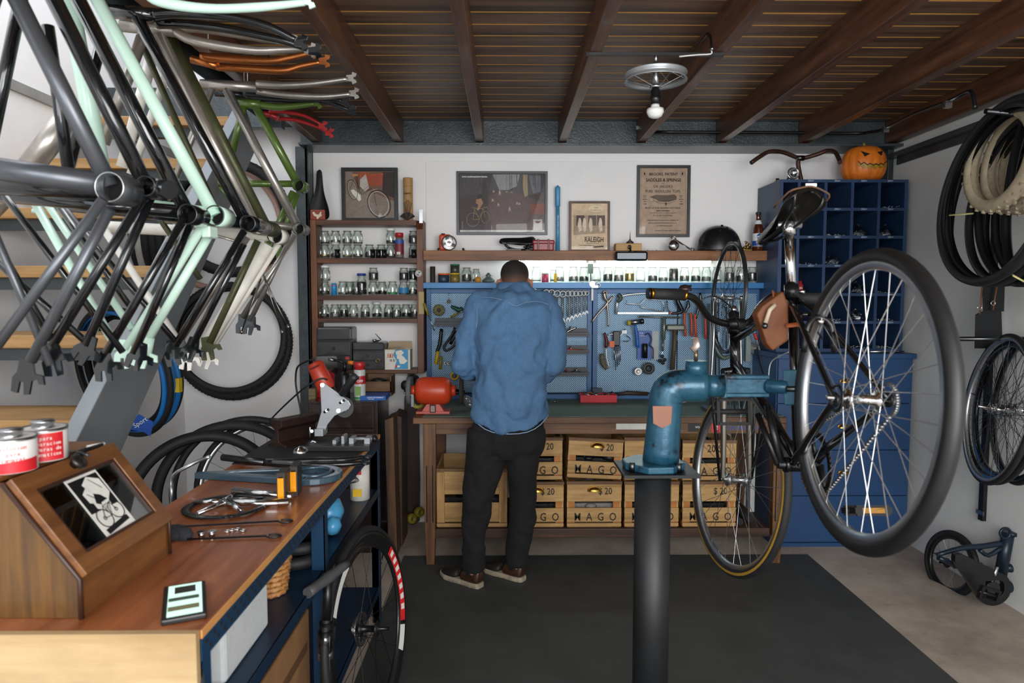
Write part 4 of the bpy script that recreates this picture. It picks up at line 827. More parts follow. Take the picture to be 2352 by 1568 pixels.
b.loft(rings, caps=False); obj('shell', b, t, W=False); obj('rim_band', B(BLACK).torus(1, .05, 32, 6, MX.Diagonal((r_ * .99, r_ * .79, .06, 1)) @ T(0, 0, .05)), t, W=False)
b = B(m('050505', .9))
for a, z_ in ((-2.5, .35), (-2.15, .3), (-1.75, .75), (-1.2, .85), (-.7, .5), (-1.5, .95)):
    cz = r_ * 1.15 * z_; rr_ = r_ * math.sqrt(max(.05, 1 - z_ ** 2)) ** .8; b.sph((rr_ * cos(a) * .98, .8 * rr_ * sin(a) * .98, cz), (.009, .006, .009), 10)
obj('vent_hole', b, t, W=False)
p = P(1740, 575, 4.2); t = thing('beer_bottle', 'brown glass bottle with a white and blue label at the right end of the shelf', 'bottle', (p.x, 4.2, zs)); AM = m('4A210C', .08, 0, .1, coat=.8)
hb = 88 / FPX * 4.2; rb = 12.2 / FPX * 4.2
obj('bottle_body', B(AM).lathe([(rb * .9, 0), (rb, .005), (rb, hb * .56), (rb * .8, hb * .66), (rb * .45, hb * .78), (rb * .4, hb * .93), (rb * .46, hb * .94)], 24), t, W=False); obj('cap', B(m('23262E', .4)).lathe([(rb * .5, hb * .94), (rb * .5, hb), (rb * .4, hb * 1.005)], 20), t, W=False)
b = B(m('DADCE0', .5)).lathe([(rb * 1.01, hb * .12), (rb * 1.01, hb * .45)], 24, caps=False).lathe([(rb * .73, hb * .69), (rb * .47, hb * .79)], 24, caps=False); b.m(m('1E4E9A', .5)).lathe([(rb * 1.015, hb * .13), (rb * 1.015, hb * .26)], 24, caps=False); b.m(m('3E8AC8', .5)).lathe([(.018, 0), (.0001, .0004)], 20, wallf((0, -rb * 1.03, hb * .37)))
b.m(WHITE).text('BLUE MOON', wallf((0, -rb * 1.05, hb * .36)), .010, bold=.0005); b.text('BELGIAN', wallf((0, -rb * 1.04, hb * .22)), .011, bold=.0006); b.text('WHITE', wallf((0, -rb * 1.04, hb * .165)), .011, bold=.0006); obj('label', b, t, W=False, label='white and blue bottle label')
p = P(1716, 575, 4.17); b = B(m('A88A4A', .25, 1, .3))
for dx, dz, r_ in ((0, .015, .016), (.014, .024, .014), (-.014, .012, .012), (.004, .04, .011), (.02, .01, .013), (-.006, .05, .007)): b.torus(r_ * .75, r_ * .35, 18, 8, zdir((p.x + dx, 4.18 + dx * .3, zs + dz + .004), (dx * 8, -1, .4)))
b.box((p.x - .02, 4.17, zs), (p.x + .03, 4.2, zs + .008)); tag(obj('brass_bell', b), 'small ornate brass bell standing left of the brown bottle', 'bell')
for k, (x0_, x1_) in enumerate(((1488, 1502), (1508, 1516))):
    p0, p1 = P(x0_, 575, 4.15), P(x1_, 575, 4.15); tag(obj('flat_metal_bit', B(DSTEEL).box((p0.x, 4.15, zs), (p1.x, 4.17, zs + .005)), ), ['flat dark metal bit on the shelf, nearer the wooden block', 'flat dark metal bit on the shelf, nearer the chrome lamp'][k], 'metal bit', 'metal bits on the shelf')

# ================================================================ floor mat
xr_ = P(1852, 1272, 3.751).x; xl_ = -.566
b = B(m('3C3E3D', .7, 0, .18, 6, .3, 240)).box((xl_, .6, .0005), (1.70, 3.735, .006)); tag(obj('rubber_mat', b, bev=.002), 'large dark grey rubber mat on the concrete floor', 'mat')

# ================================================================ things hung on the pegboard
YH = 4.222
def H(px, py, y=YH): return P(px, py, y)
def hang(name, label, cat, b, group=None, **k): return tag(obj(name, b, **k), label, cat, group)
def spanner(px, p0, p1, w_, label):
    a, c = H(px, p0), H(px, p1); r_ = w_ / FPX * YH / 2; t = thing('combination_spanner', label, 'spanner', (a.x, YH, c.z), group='combination spanners hung in a descending row')
    b = B(m('9EA2A4', .4, .5, .1)).tube([(a.x, YH, a.z - r_ * 1.7), (a.x, YH, c.z + r_ * 2)], r_ * .75, 8, flat=.45); b.torus(r_ * 1.5, r_ * .6, 18, 8, wallf((a.x, YH, a.z)), rz=r_ * .5)
    z = c.z; q = r_ * .62; b.prism([(-q * .7, q * 2.4), (q * .7, q * 2.4), (q * 1.9, q * .8), (q * 1.7, -q * 1.2), (q * .8, -q * 1.4), (q * .7, q * .2), (0, q * .6), (-q * .7, q * .2), (-q * .8, -q * 1.4), (-q * 1.7, -q * 1.2), (-q * 1.9, q * .8)], r_ * .9, wallf((a.x, YH + r_ * .4, z))); obj('spanner_body', b, t)
    obj('peg', B(DSTEEL).cyl((a.x, YH - .012, a.z + r_ * .6), (a.x, 4.262, a.z + r_ * .6), .002, n=6), t)
sp_ = [(1255, 672, 738, 9), (1267, 672, 738, 9), (1280, 674, 742, 9), (1293, 675, 738, 9), (1305, 674, 735, 8), (1314, 674, 731, 8), (1323, 674, 727, 7.5), (1332, 674, 724, 7), (1341, 673, 721, 6.5), (1348, 673, 718, 6)]
for k, s_ in enumerate(sp_): spanner(*s_, 'polished combination spanner, %s from the left in the descending row' % ordn[k])
RH = m('C24A22', .4)
def stick(b, pts, r, mt_, y=YH, sm=3, n=8, flat=1): b.m(mt_).tube([H(*p, y) for p in pts], r, n, sm=sm, flat=flat); return b
b = stick(B(ALU), [(1223, 665), (1236, 672), (1247, 668)], .008, ALU); b.torus(.011, .005, 18, 8, wallf(H(1228, 667))); hang('silver_clamp_tool', 'bright silver hooked tool hung just right of the man\'s ear', 'tool', b)
b = B(WHITE).box(tuple(H(1358, 690)), tuple(H(1363, 652) + V((0, .004, 0)))); b.m(ALU).lathe([(.018, 0), (.018, .008)], 16, wallf(H(1360, 652, 4.175))); b.torus(.012, .004, 16, 6, wallf(H(1374, 655, 4.17))); b.cb(H(1366, 658, 4.172), (.04, .01, .015)); hang('white_gauge', 'white bar gauge hung over the middle cabinet frame', 'gauge', b)
# leather punch pliers
b = stick(B(STEEL), [(1388, 672), (1390, 685), (1396, 695), (1374, 720), (1359, 740)], [.012, .012, .008, .006, .005], m('A89C90', .3, .7)); stick(b, [(1408, 680), (1400, 690), (1395, 700), (1398, 730), (1397, 750)], [.006, .008, .007, .005, .005], m('A89C90', .3, .7)); b.torus(.012, .005, 16, 6, wallf(H(1390, 673)))
hang('punch_pliers', 'steel revolving punch pliers hung left of the hacksaw', 'pliers', b)
# hacksaw
t = thing('hacksaw', 'hacksaw with silver frame and black grip hung on the right panel', 'saw', tuple(H(1480, 722)))
b = stick(B(ALU), [(1420, 684), (1440, 677), (1490, 673), (1545, 672)], .0065, m('D4D8DA', .3, .6)); stick(b, [(1416, 721), (1417, 700), (1420, 684)], .008, m('D4D8DA', .3, .6), sm=0); obj('saw_frame', b, t)
obj('blade', B(STEEL).box(tuple(H(1416, 721)), tuple(H(1535, 717) + V((0, .003, 0)))), t); b = stick(B(m('3E4A44', .5)), [(1420, 676), (1426, 684), (1418, 694)], [.012, .014, .008], m('3E4A44', .5), YH - .008); obj('front_grip', b, t)
b = stick(B(BLACK), [(1552, 675), (1558, 695), (1566, 712), (1560, 718), (1540, 720)], [.01, .014, .014, .01, .006], BLACK, YH - .006); stick(b, [(1532, 690), (1534, 708), (1542, 718)], .004, DSTEEL); obj('grip', b, t); obj('wing_nut', B(ORANGE).cb(H(1541, 719, YH - .006), (.014, .01, .012)), t)
b = stick(B(STEEL), [(1440, 690), (1438, 697), (1470, 699), (1478, 690), (1484, 686), (1520, 690), (1525, 698), (1525, 715)], .003, ALU, sm=0); stick(b, [(1472, 699), (1474, 706), (1525, 716)], .0035, m('C9CED0', .3, .6), sm=0); hang('coping_saw', 'thin wire frame coping saw hung inside the hacksaw', 'saw', b)
# rubber mallet with blue handle, blister pack
t = thing('mallet', 'small mallet with yellow face and blue handle on the right panel', 'mallet', tuple(H(1462, 790))); b = B(STEEL).cyl(H(1448, 741, YH - .02), H(1471, 738, YH - .02), .016, n=16); b.m(m('B8A82A', .5)).cyl(H(1441, 742, YH - .02), H(1448, 741, YH - .02), .014, .016, 16); b.m(DSTEEL).cyl(H(1471, 738, YH - .02), H(1478, 737, YH - .02), .017, n=16); obj('mallet_head', b, t)
obj('handle', stick(B(BLACK), [(1458, 746), (1462, 765), (1465, 798)], [.008, .011, .011], m('1F5FAE', .4), YH - .02), t)
t = thing('blister_pack', 'blue carded pack with a black cylinder and cord on the right panel', 'pack', tuple(H(1485, 826))); b = B(m('1D4FA0', .4)).box(tuple(H(1464, 826, 4.235)), tuple(H(1498, 759, 4.235) + V((0, .003, 0)))); b.m(m('8E9698', .3)).box(tuple(H(1496, 826, 4.236)), tuple(H(1513, 760, 4.236) + V((0, .003, 0)))); b.m(WHITE).text('T130', wallf(H(1473, 765, 4.2345)), .012); b.text('STAR NUT', wallf(H(1477, 771, 4.2345)), .009); obj('card', b, t)
obj('cylinder_item', B(BLACK).lathe([(.017, 0), (.017, .085), (.012, .09)], 16, T(*H(1481, 822, YH - .01))), t); obj('cord', stick(B(BLACK), [(1482, 770), (1490, 765), (1497, 780), (1492, 792), (1500, 800), (1500, 824)], .0035, BLACK, YH - .01), t)
# T handle wrench, big hammer
b = stick(B(m('77827A', .35, .5)), [(1468, 727), (1563, 729)], .006, m('77827A', .35, .5), sm=0); stick(b, [(1526, 727), (1524, 780)], .012, m('77827A', .35, .5), sm=0); stick(b, [(1523, 780), (1522, 806)], .007, m('6A726C', .35, .5), sm=0); hang('t_handle_wrench', 'long T handled steel wrench hung beside the big hammer', 'wrench', b)
b = stick(B(BLACK), [(1523, 806), (1520, 815), (1524, 822)], .003, CHR); b.m(RUB)
for q in ((1521, 818), (1527, 826), (1516, 828), (1523, 833)): b.sph(H(*q), (.012, .006, .012), 8)
hang('black_key_bunch', 'small black chain tool hanging under the T handle wrench', 'tool', b)
t = thing('club_hammer', 'heavy old hammer with dark wooden handle hung head up', 'hammer', tuple(H(1545, 850))); obj('hammer_head', B(m('6A6C66', .4, .6)).box(tuple(H(1532, 759, YH - .035)), tuple(H(1571, 745, YH) )), t, bev=.008); obj('handle', stick(B(BLACK), [(1550, 752), (1549, 790), (1544, 850)], [.013, .014, .016], wood('3A3024', '5E5040', 2, 1, .6), YH - .018, sm=0), t)
# wire brush, hex keys, orange tag
t = thing('wire_brush', 'curved wire brush with dark red handle on the right panel', 'brush', tuple(H(1395, 852))); obj('handle', stick(B(BLACK), [(1388, 764), (1393, 780), (1392, 798)], [.006, .011, .010], m('5E1A22', .45), YH - .01), t); obj('back', stick(B(ALU), [(1392, 798), (1393, 820), (1400, 846)], .006, m('C9CED0', .3, .5), YH - .01), t); obj('bristles', stick(B(BLACK), [(1383, 812), (1385, 832), (1393, 848)], [.012, .018, .008], m('6A6250', .8, 0, .5, 90, .8, 220), YH - .004), t)
t = thing('hex_key_set', 'black holder with long steel hex keys hanging on the right panel', 'hex keys', tuple(H(1415, 850))); obj('holder', B(BLACK).box(tuple(H(1408, 794, YH - .01)), tuple(H(1424, 760, YH))), t, bev=.006)
for k, (x, y_) in enumerate(((1411, 826), (1414, 850), (1418, 842), (1422, 838), (1425, 830))): obj('key', stick(B(STEEL), [(x - 1, 794), (x, y_)], .0026, STEEL, YH - .005, sm=0), t)
hang('orange_tag', 'orange plastic tag between the wire brush and hex keys', 'tag', B(ORANGE).box(tuple(H(1400, 797, YH - .014)), tuple(H(1411, 783, YH - .011))))
b = stick(B(CHR), [(1395, 769), (1410, 767), (1424, 772), (1436, 755)], .004, ALU); stick(b, [(1438, 770), (1448, 778), (1440, 784), (1430, 782)], .0025, BLACK); b.m(m('DDE2E4', .3)).cb(H(1434, 762), (.03, .008, .02)); hang('spoke_tool', 'clear and silver wire tool hung above the hex keys', 'tool', b)
b = B(m('D8DAD8', .35, .4)).torus(.018, .008, 24, 8, wallf(H(1466, 853, YH - .008)), rz=.006); b.lathe([(.01, 0), (.01, .012), (.006, .014)], 16, wallf(H(1466, 853, YH))); hang('white_cup_ring', 'round white steel bearing cup hung low on the right panel', 'ring', b)
b = B(m('3E4042', .5, .5)); b.torus(.026, .010, 28, 8, wallf(H(1490, 846, YH - .008)), rz=.008); b.torus(.012, .004, 20, 6, wallf(H(1490, 846, YH - .014)))
for k in range(18): a = k * PI / 9; c = H(1490, 846, YH - .008); b.cb((c.x + .036 * cos(a), c.y, c.z + .036 * sin(a)), (.007, .01, .007))
hang('lockring', 'dark toothed lockring hung beside the white bearing cup', 'ring', b)
# pliers with orange handles, shears
def plier(x, y0, y1, sp, label, cmat=RH, head=20, nm='pliers'):
    t = thing(nm, label, 'pliers', tuple(H(x, y1)), group='tools with orange handles')
    obj('jaws', stick(B(DSTEEL), [(x, y0), (x + 1, y0 + head * .6), (x - sp * .4, y0 + head), (x - sp * .8, y0 + head * 1.5)], [.006, .012, .009, .006], DSTEEL, YH - .006), t)
    obj('handle', stick(B(cmat), [(x - sp * .8, y0 + head * 1.4), (x - sp, (y0 + y1) / 2), (x - sp * .7, y1)], .0075, cmat, YH - .01), t); obj('handle', stick(B(cmat), [(x + sp * .6, y0 + head * 1.4), (x + sp, (y0 + y1) / 2), (x + sp * 1.1, y1)], .0075, cmat, YH - .002), t)
plier(1580, 690, 772, 8, 'long orange handled pliers hung right of the hacksaw grip'); plier(1608, 672, 778, 12, 'wide shears with orange handles hung behind the handlebar', head=40, nm='shears')
# right hand zone: vertical rail, spanners, etc. behind the front wheel
hang('steel_bar', 'dark square steel bar standing upright against the right panel', 'bar', B(DSTEEL).box(tuple(H(1627, 905, YH - .02)), tuple(H(1637, 697, YH))))
for k, (x, y0, y1) in enumerate(((1643, 698, 900), (1650, 690, 860), (1668, 700, 800), (1676, 694, 790), (1686, 706, 780))):
    b = stick(B(DSTEEL), [(x, y0), (x + (k % 2) * 2, y1)], .0045, [DSTEEL, ALU, STEEL, ALU, DSTEEL][k], sm=0); b.torus(.010, .004, 14, 6, wallf(H(x, y0))); hang('long_spanner', 'long slim spanner hung behind the raised wheel, %s from the left' % ordn[k], 'spanner', b, 'long tools behind the raised wheel')
b = stick(B(STEEL), [(1640, 750), (1645, 800), (1662, 822), (1680, 815)], [.008, .013, .014, .008], m('6E7A70', .4, .5)); hang('large_clamp', 'curved grey green clamp hung behind the fork crown', 'clamp', b)
b = B(m('B9BDB8', .3, .6)).lathe([(.034, 0), (.034, .005), (.008, .007), (.007, .01)], 28, wallf(H(1733, 800, YH))); b.m(m('7C8682', .4, .5)).cb(H(1718, 800, YH - .004), (.03, .02, .16)); hang('grinding_disc_arm', 'perforated steel disc on a grey bar at the right of the panel', 'tool', b)
b = stick(B(RH), [(1735, 770), (1742, 796), (1757, 840)], [.009, .007, .006], m('7E8682', .4, .4), 4.14); stick(b, [(1733, 765), (1738, 780)], .010, m('B8321E', .4), 4.14); stick(b, [(1757, 835), (1760, 860)], .014, m('7A1E1E', .4), 4.14); hang('red_tipped_lever', 'long steel lever with red grip leaning at the right of the panel', 'lever', b)
# left panel tools
b = B(m('6E6A4A', .8, 0, .5, 80, .8, 200)).lathe([(.006, -.006), (.034, -.004), (.036, 0), (.034, .004), (.006, .006)], 28, wallf(H(1008, 712, YH - .006))); b.m(BLACK).torus(.008, .004, 14, 6, wallf(H(1008, 712, YH - .014))); hang('wire_wheel_brush', 'round olive wire wheel brush on the left panel', 'brush', b)
b = B(m('3E443A', .5)).lathe([(.014, 0), (.014, .003)], 20, wallf(H(1031, 692))); stick(b, [(1031, 672), (1031, 690)], .0012, STEEL, sm=0); hang('small_tag_disc', 'small dark disc hanging by a wire above the left tool tray', 'disc', b)
def tray(x0, x1, py, label):
    a, c = H(x0, py, 4.18), H(x1, py, 4.18); b = B(m('2A3038', .4)).box((a.x, 4.17, a.z - .012), (c.x, 4.248, a.z)); b.box((a.x, 4.17, a.z), (c.x, 4.174, a.z + .012)); b.box((a.x, 4.244, a.z), (c.x, 4.248, a.z + .035)); hang('tool_tray', label, 'tray', b, 'dark tool trays hooked on the pegboard', bev=.001); return a.z
z1_ = tray(997, 1062, 744, 'dark tool tray on the left panel left of the man')
for k, (x0_, dy) in enumerate(((1205, 768), (1205, 808), (1205, 859))): tray(1268 if k < 2 else 1265, 1353, dy, ['upper of three dark tool trays right of the man', 'middle of three dark tool trays right of the man', 'lower of three dark tool trays right of the man'][k])
def scr(pts, mt_, label, r=.007, y=4.16, tip=STEEL):
    t = thing('screwdriver', label, 'screwdriver', tuple(P(*pts[-1], y)), group='screwdrivers on the left panel'); obj('handle', B(mt_).tube([P(*p, y) for p in pts[:2]], r, 10), t); obj('blade', B(tip).tube([P(*p, y) for p in pts[1:]], r * .35, 8), t)
scr([(1035, 728), (1052, 719), (1066, 712)], m('8A7A22', .4), 'yellow handled screwdriver lying on the left tray', y=4.19); scr([(974, 696), (984, 724), (998, 760)], m('8A7A22', .4), 'black and yellow screwdriver hooked at the cabinet\'s left edge', .008, 4.13)
b = stick(B(m('1E4A44', .4)), [(1036, 703), (1046, 708), (1056, 712), (1062, 706)], [.008, .013, .016, .01], m('1E4A44', .4), YH - .02); hang('green_spray_gun', 'small dark green spray gun hung on the left panel', 'spray gun', b)
t = thing('riveter', 'black and yellow hand tool hanging low on the left panel', 'pliers', tuple(H(1000, 838))); obj('body', stick(B(BLACK), [(1014, 755), (1010, 790), (1003, 808)], [.010, .012, .009], BLACK, YH - .012), t)
obj('yellow_grip', stick(B(BLACK), [(1006, 806), (1001, 836)], .011, m('C9A81A', .4), YH - .016, sm=0), t); obj('yellow_grip', stick(B(BLACK), [(1013, 818), (1011, 848)], .009, m('8A7A1E', .45), YH - .004, sm=0), t)
b = stick(B(BLACK), [(1045, 752), (1036, 772), (1020, 795), (1024, 805), (1042, 794), (1056, 770)], .008, m('1A1B1D', .35), YH - .012); stick(b, [(1050, 760), (1034, 790)], .010, BLACK, YH - .02); hang('black_stapler', 'black hand stapler hung on the left panel beside the man\'s elbow', 'stapler', b)
for k, (x, y_) in enumerate(((1023, 834), (1031, 835), (1043, 835))): hang('bearing_ring', 'small steel ring on a peg left of the man\'s elbow, %s of three' % ordn[k], 'ring', B(STEEL).torus(.008, .004, 16, 6, wallf(H(x, y_, YH))), 'small rings on the left panel')
b = B(m('C9A032', .45)).torus(.021, .007, 26, 8, wallf(H(1044, 863, YH - .006)), rz=.009); b.m(DSTEEL).torus(.01, .004, 18, 6, wallf(H(1044, 863, YH - .008))); hang('yellow_tape_roll', 'yellow roll on a peg behind the orange bench grinder', 'tape roll', b)
for k, (x, y_, r_) in enumerate(((1059, 860, .010), (1071, 860, .008), (1085, 862, .012))): hang('dark_ring', 'dark cog ring on a peg right of the yellow roll, %s of three' % ordn[k], 'ring', B([DSTEEL, STEEL, DSTEEL][k]).torus(r_, .004, 16, 6, wallf(H(x, y_, YH))), 'dark cog rings on the left panel')
for k, (pts, mt_, l) in enumerate(([[(1300, 764), (1312, 757), (1324, 752)], STEEL, 'small steel puller on the upper tray'], [[(1290, 804), (1312, 803), (1340, 805)], m('B03A2E', .4), 'red handled pliers lying on the middle tray'], [[(1290, 855), (1298, 848), (1306, 856)], m('7A2226', .4), 'small dark red clamp on the lower tray'], [[(1312, 856), (1325, 853), (1334, 857)], BLACK, 'small black hand tool on the lower tray'])):
    b = stick(B(mt_), pts, .006, mt_, 4.2); stick(b, [(pts[1][0] - 3, pts[1][1] - 8), (pts[1][0] + 2, pts[1][1] + 3)], .005, STEEL, 4.2, sm=0); hang('tray_tool', l, 'tool', b)

# ---------------------------------------------------------------- things on the bench
t = thing('bench_grinder', 'orange red bench grinder on the left end of the workbench', 'grinder', (P(995, 955, 3.72).x, 3.74, ZT)); OR = m('C23E1E', .38, 0, .1, 10); PKR = m('B85A50', .5, 0, .1)
k_ = 3.72 / FPX; c = P(995, 898, 3.72); bx_ = c.x; bz = c.z
b = B(OR); Mx = frame((bx_, 3.74, bz), (0, 1, 0), (0, 0, 1)); hl = 42 * k_; rb = 32 * k_
b.lathe([(.001, -hl), (rb * .55, -hl), (rb * .86, -hl * .88), (rb, -hl * .62), (rb, hl * .62), (rb * .86, hl * .88), (rb * .55, hl), (.001, hl)], 28, Mx); obj('motor_housing', b, t)
for s_ in (-1, 1): obj('bearing_cap', B(OR).lathe([(13 * k_, 0), (13 * k_, 11 * k_)] if s_ > 0 else [(13 * k_, -11 * k_), (13 * k_, 0)], 20, frame((bx_ + s_ * hl * .97, 3.74, bz), (0, 1, 0), (0, 0, 1))), t)
zb = ZT + .001; fz = P(995, 928, 3.72).z
obj('foot', B(PKR).box((bx_ - 39 * k_, 3.69, zb), (bx_ + 39 * k_, 3.80, zb + .014)).prism([(-26 * k_, 0), (26 * k_, 0), (15 * k_, fz - zb - .01), (-15 * k_, fz - zb - .01)], .09, wallf((bx_, 3.785, zb + .013))), t, bev=.003)
obj('switch', B(m('8A7A70', .4)).cb((bx_, 3.690, (fz + zb) / 2 + .005), (.024, .016, .034)).m(BLACK).cb((bx_, 3.693, (fz + zb) / 2 + .005), (.032, .014, .044)), t, bev=.002)
gx_ = P(941, 898, 3.74).x; obj('grinding_wheel', B(m('5A5C5C', .7, 0, .2, 60, .4, 150)).cyl((gx_ - .012, 3.74, bz), (gx_ + .012, 3.74, bz), 33 * k_, n=40), t); obj('spindle', B(DSTEEL).cyl((gx_ - .03, 3.74, bz), (P(1068, 898, 3.74).x, 3.74, bz), .008, n=12), t)
wx = P(1060, 898, 3.74).x; b = B(m('3A322A', .9, 0, .4, 120, .9, 260)).cyl((wx - .009, 3.74, bz), (wx + .009, 3.74, bz), 30 * k_, n=40); obj('wire_wheel', b, t)
obj('tool_rest', B(STEEL).box((gx_ - .03, 3.67, bz - .015), (gx_ + .03, 3.70, bz - .011)).box((gx_ + .015, 3.68, bz - .08), (gx_ + .03, 3.70, bz - .012)), t)
b = B(m('A8ACB0', .25, .6, .5, 40, 1, 60))
for q in range(9): b.sph((P(1082, 920, 3.8).x + random.uniform(-.03, .03), 3.82 + random.uniform(-.03, .03), ZT + .02 + random.uniform(0, .05)), (.03, .02, .02), 7)
tag(obj('foil_heap', b), 'crumpled silver foil and bags beside the grinder\'s wire wheel', 'foil')
b = B(m('A89A3A', .5, 0, .4, 30)).lathe([(.026, -.012), (.045, -.012), (.047, 0), (.045, .012), (.026, .012)], 28, zdir((P(957, 938, 3.85).x + .005, 3.87, ZT + .048), (.5, -1, .1)), closed=True); tag(obj('tape_roll', b), 'yellow roll of tape standing behind the orange grinder\'s left foot', 'tape roll')
t = thing('red_tin_box', 'open red tin full of small tools on the bench against the pegboard', 'tin', (P(1373, 918, 4.12).x, 4.12, ZT)); x0_, x1_ = P(1332, 918, 4.1).x, P(1416, 918, 4.1).x; RT = m('B0202A', .3, .2, .15)
b = B(RT); zo, zt_ = ZT + .001, ZT + .048; out = [(x0_, 4.08), (x1_, 4.08), (x1_, 4.17), (x0_, 4.17)]; inn = [(x0_ + .003, 4.083), (x1_ - .003, 4.083), (x1_ - .003, 4.167), (x0_ + .003, 4.167)]
b.ring2(out, inn, zt_ - zo, T(0, 0, zo)); b.box((x0_, 4.08, zo), (x1_, 4.17, zo + .003)); obj('tin_body', b, t, bev=.002)
b = B(STEEL)
for q in range(16): a = random.uniform(0, 6); x, y_ = random.uniform(x0_ + .04, x1_ - .04), random.uniform(4.1, 4.15); b.m(random.choice([STEEL, DSTEEL, m('8A5A3A', .5)])).cyl((x - .03 * cos(a), y_ - .012 * sin(a), zt_ - .012), (x + .03 * cos(a), y_ + .012 * sin(a), zt_ + random.uniform(-.004, .012)), .005, n=8)
obj('contents', b, t); b = B(m('3A2A22', .5)).tube([P(1418, 906, 4.2), P(1440, 902, 4.2), P(1488, 904, 4.2)], [.008, .013, .012], 10); hang('wooden_file_handle', 'brown wooden tool handle lying on the pegboard sill right of the red tin', 'handle', b)
hang('grey_cloth_scrap', 'small grey rag on the bench sill above the red tin', 'rag', B(m('4A5058', .8)).box(tuple(P(1360, 904, 4.2)), tuple(P(1384, 891, 4.2) + V((0, .02, 0)))), bev=.006)
b = B(STEEL)
for q in range(5): a = random.uniform(0, 3); p = PZ(1265 + q * 4, 922, ZT + .005); b.cyl((p.x, p.y, ZT + .005), (p.x + .02 * cos(a), p.y + .02 * sin(a), ZT + .008), .004, n=6)
hang('steel_scraps', 'few small steel bits on the bench right of the man\'s waist', 'scraps', b)
hang('white_rag', 'small crumpled white rag on the bench behind the blue stand', 'rag', B(m('B8B8AE', .8)).sph(P(1566, 920, 4.0) + V((0, 0, -.0)), (.035, .03, .012), 9))
# things inside lower part of jar shelf
zlow = zy(848) + .0006
def orgbox(name, label, x0, x1, y0, y1, dsp, split):
    a = P(x0, y1, SY0 - .02); c = P(x1, y0, SY0 - .02); z0 = zlow; z1 = a.z + (c.z - a.z) if y1 > 847 else c.z; z1 = c.z
    t = thing(name, label, 'organiser', ((a.x + c.x) / 2, 4.24, z0), group='dark drawer organisers in the jar shelf'); PM = m('3B3C3E', .22, 0, .25, 10); 
    obj('box_body', B(m('1C1D1F', .4)).box((a.x, SY0 - .02, z0), (c.x, SY0 + .13, z1 - .03)), t, bev=.004)
    hh_ = z1 - z0; obj('lid', B(PM).box((a.x - .002, SY0 - .026, z1 - hh_ * .32), (c.x + .002, SY0 + .13, z1)), t, bev=.012)
    for k in range(split):
        q0 = z0 + hh_ * .66 / split * k + .003; q1 = z0 + hh_ * .66 / split * (k + 1); d = obj('drawer', B(PM).box((a.x + .006, SY0 - .034, q0), (c.x - .006, SY0 - .021, q1 - .003)), t, bev=.002)
        obj('finger_notch', B(BLACK).lathe([(.011, 0), (.011, .001)], 18, wallf(((a.x + c.x) / 2, SY0 - .0345, (q0 + q1) / 2))), t).parent = d
    return t, a, c
t_, a_, c_ = orgbox('drawer_organiser', 'taller dark plastic drawer organiser, left on the bottom shelf board', 729, 807, 751, 847, 0, 2)
t_, a_, c_ = orgbox('drawer_organiser', 'lower dark plastic drawer organiser in the middle of the bottom shelf board', 810, 882, 786, 847, 0, 2)
b = B(BRASS).torus(.012, .002, 22, 6, wallf((c_.x - .035, SY0 - .036, zlow + .055))); obj('ring_mark', b, t_)
b = B(CHR).lathe([(.014, 0), (.014, .014), (.01, .016)], 18, T(P(860, 786, 4.2).x, 4.21, P(860, 786, 4.16).z + .001)); b.m(BLACK).tube([P(866, 783, 4.2), P(875, 780, 4.2), P(862, 766, 4.2)], [.006, .004, .0015], 8); hang('reel_light', 'small chrome and black light on the lower organiser', 'light', b)
t = thing('bulb_carton', 'open blue and white light bulb carton on the bottom shelf board', 'box', (P(912, 847, 4.17).x, 4.2, zlow)); x0_, x1_ = P(884, 847, 4.16).x, P(942, 847, 4.16).x; z1 = P(900, 803, 4.16).z; CB_ = m('B8A284', .6)
b = B(m('D8D4C8', .55)).ring2([(x0_, 4.16), (x1_, 4.16), (x1_, 4.27), (x0_, 4.27)], [(x0_ + .003, 4.163), (x1_ - .003, 4.163), (x1_ - .003, 4.267), (x0_ + .003, 4.267)], z1 - zlow, T(0, 0, zlow)); b.m(CB_)
b.add([(x0_, 4.27, z1), (x1_, 4.27, z1), (x1_ - .005, 4.285, z1 + .045), (x0_ + .01, 4.285, z1 + .045)], [(0, 1, 2, 3)]); b.add([(x0_, 4.16, z1), (x1_ - .02, 4.16, z1), (x1_ - .05, 4.135, z1 + .022), (x0_ + .0, 4.13, z1 + .006)], [(0, 1, 2, 3)]); obj('carton_body', b, t)
Ml = wallf((0, 4.1595, 0)); b = B(m('3E94C4', .5)); pz = lambda x, y_: (600 + x / 4.356, 640 + y_ / 4.356)
def cp(pts, mt_, o=.0006): b.m(mt_).add([(lambda q: (q.x, 4.1595 - o, q.z))(P(*pz(x, y_), 4.16)) for x, y_ in pts], [list(range(len(pts)))])
cp([(1345, 705), (1470, 705), (1470, 903), (1330, 903), (1355, 820), (1320, 760)], m('3E94C4', .5)); cp([(1345, 725), (1400, 712), (1430, 740), (1400, 765), (1350, 760)], m('E4E0D4', .5), .001); cp([(1355, 765), (1400, 760), (1440, 790), (1405, 810), (1360, 800)], m('E4E0D4', .5), .0014); cp([(1375, 810), (1430, 790), (1465, 820), (1430, 850), (1390, 850)], m('E4E0D4', .5), .0018)
for x_, y_, s_ in ((1278, 768, .03), (1305, 768, .03), (1298, 815, .018), (1328, 815, .018)):
    q = P(*pz(x_, y_), 4.16); b.m(m('D85A20', .5) if s_ > .02 else m('3A3A3A', .5))
    for dx, dz, w_, h_ in ((0, .3, .6, .1), (0, 0, .7, .1), (0, -.3, .8, .1), (-.2, 0, .1, .8), (.2, -.1, .1, .7)): b.cb((q.x + dx * s_, 4.1588, q.z + dz * s_), (w_ * s_, .0006, h_ * s_))
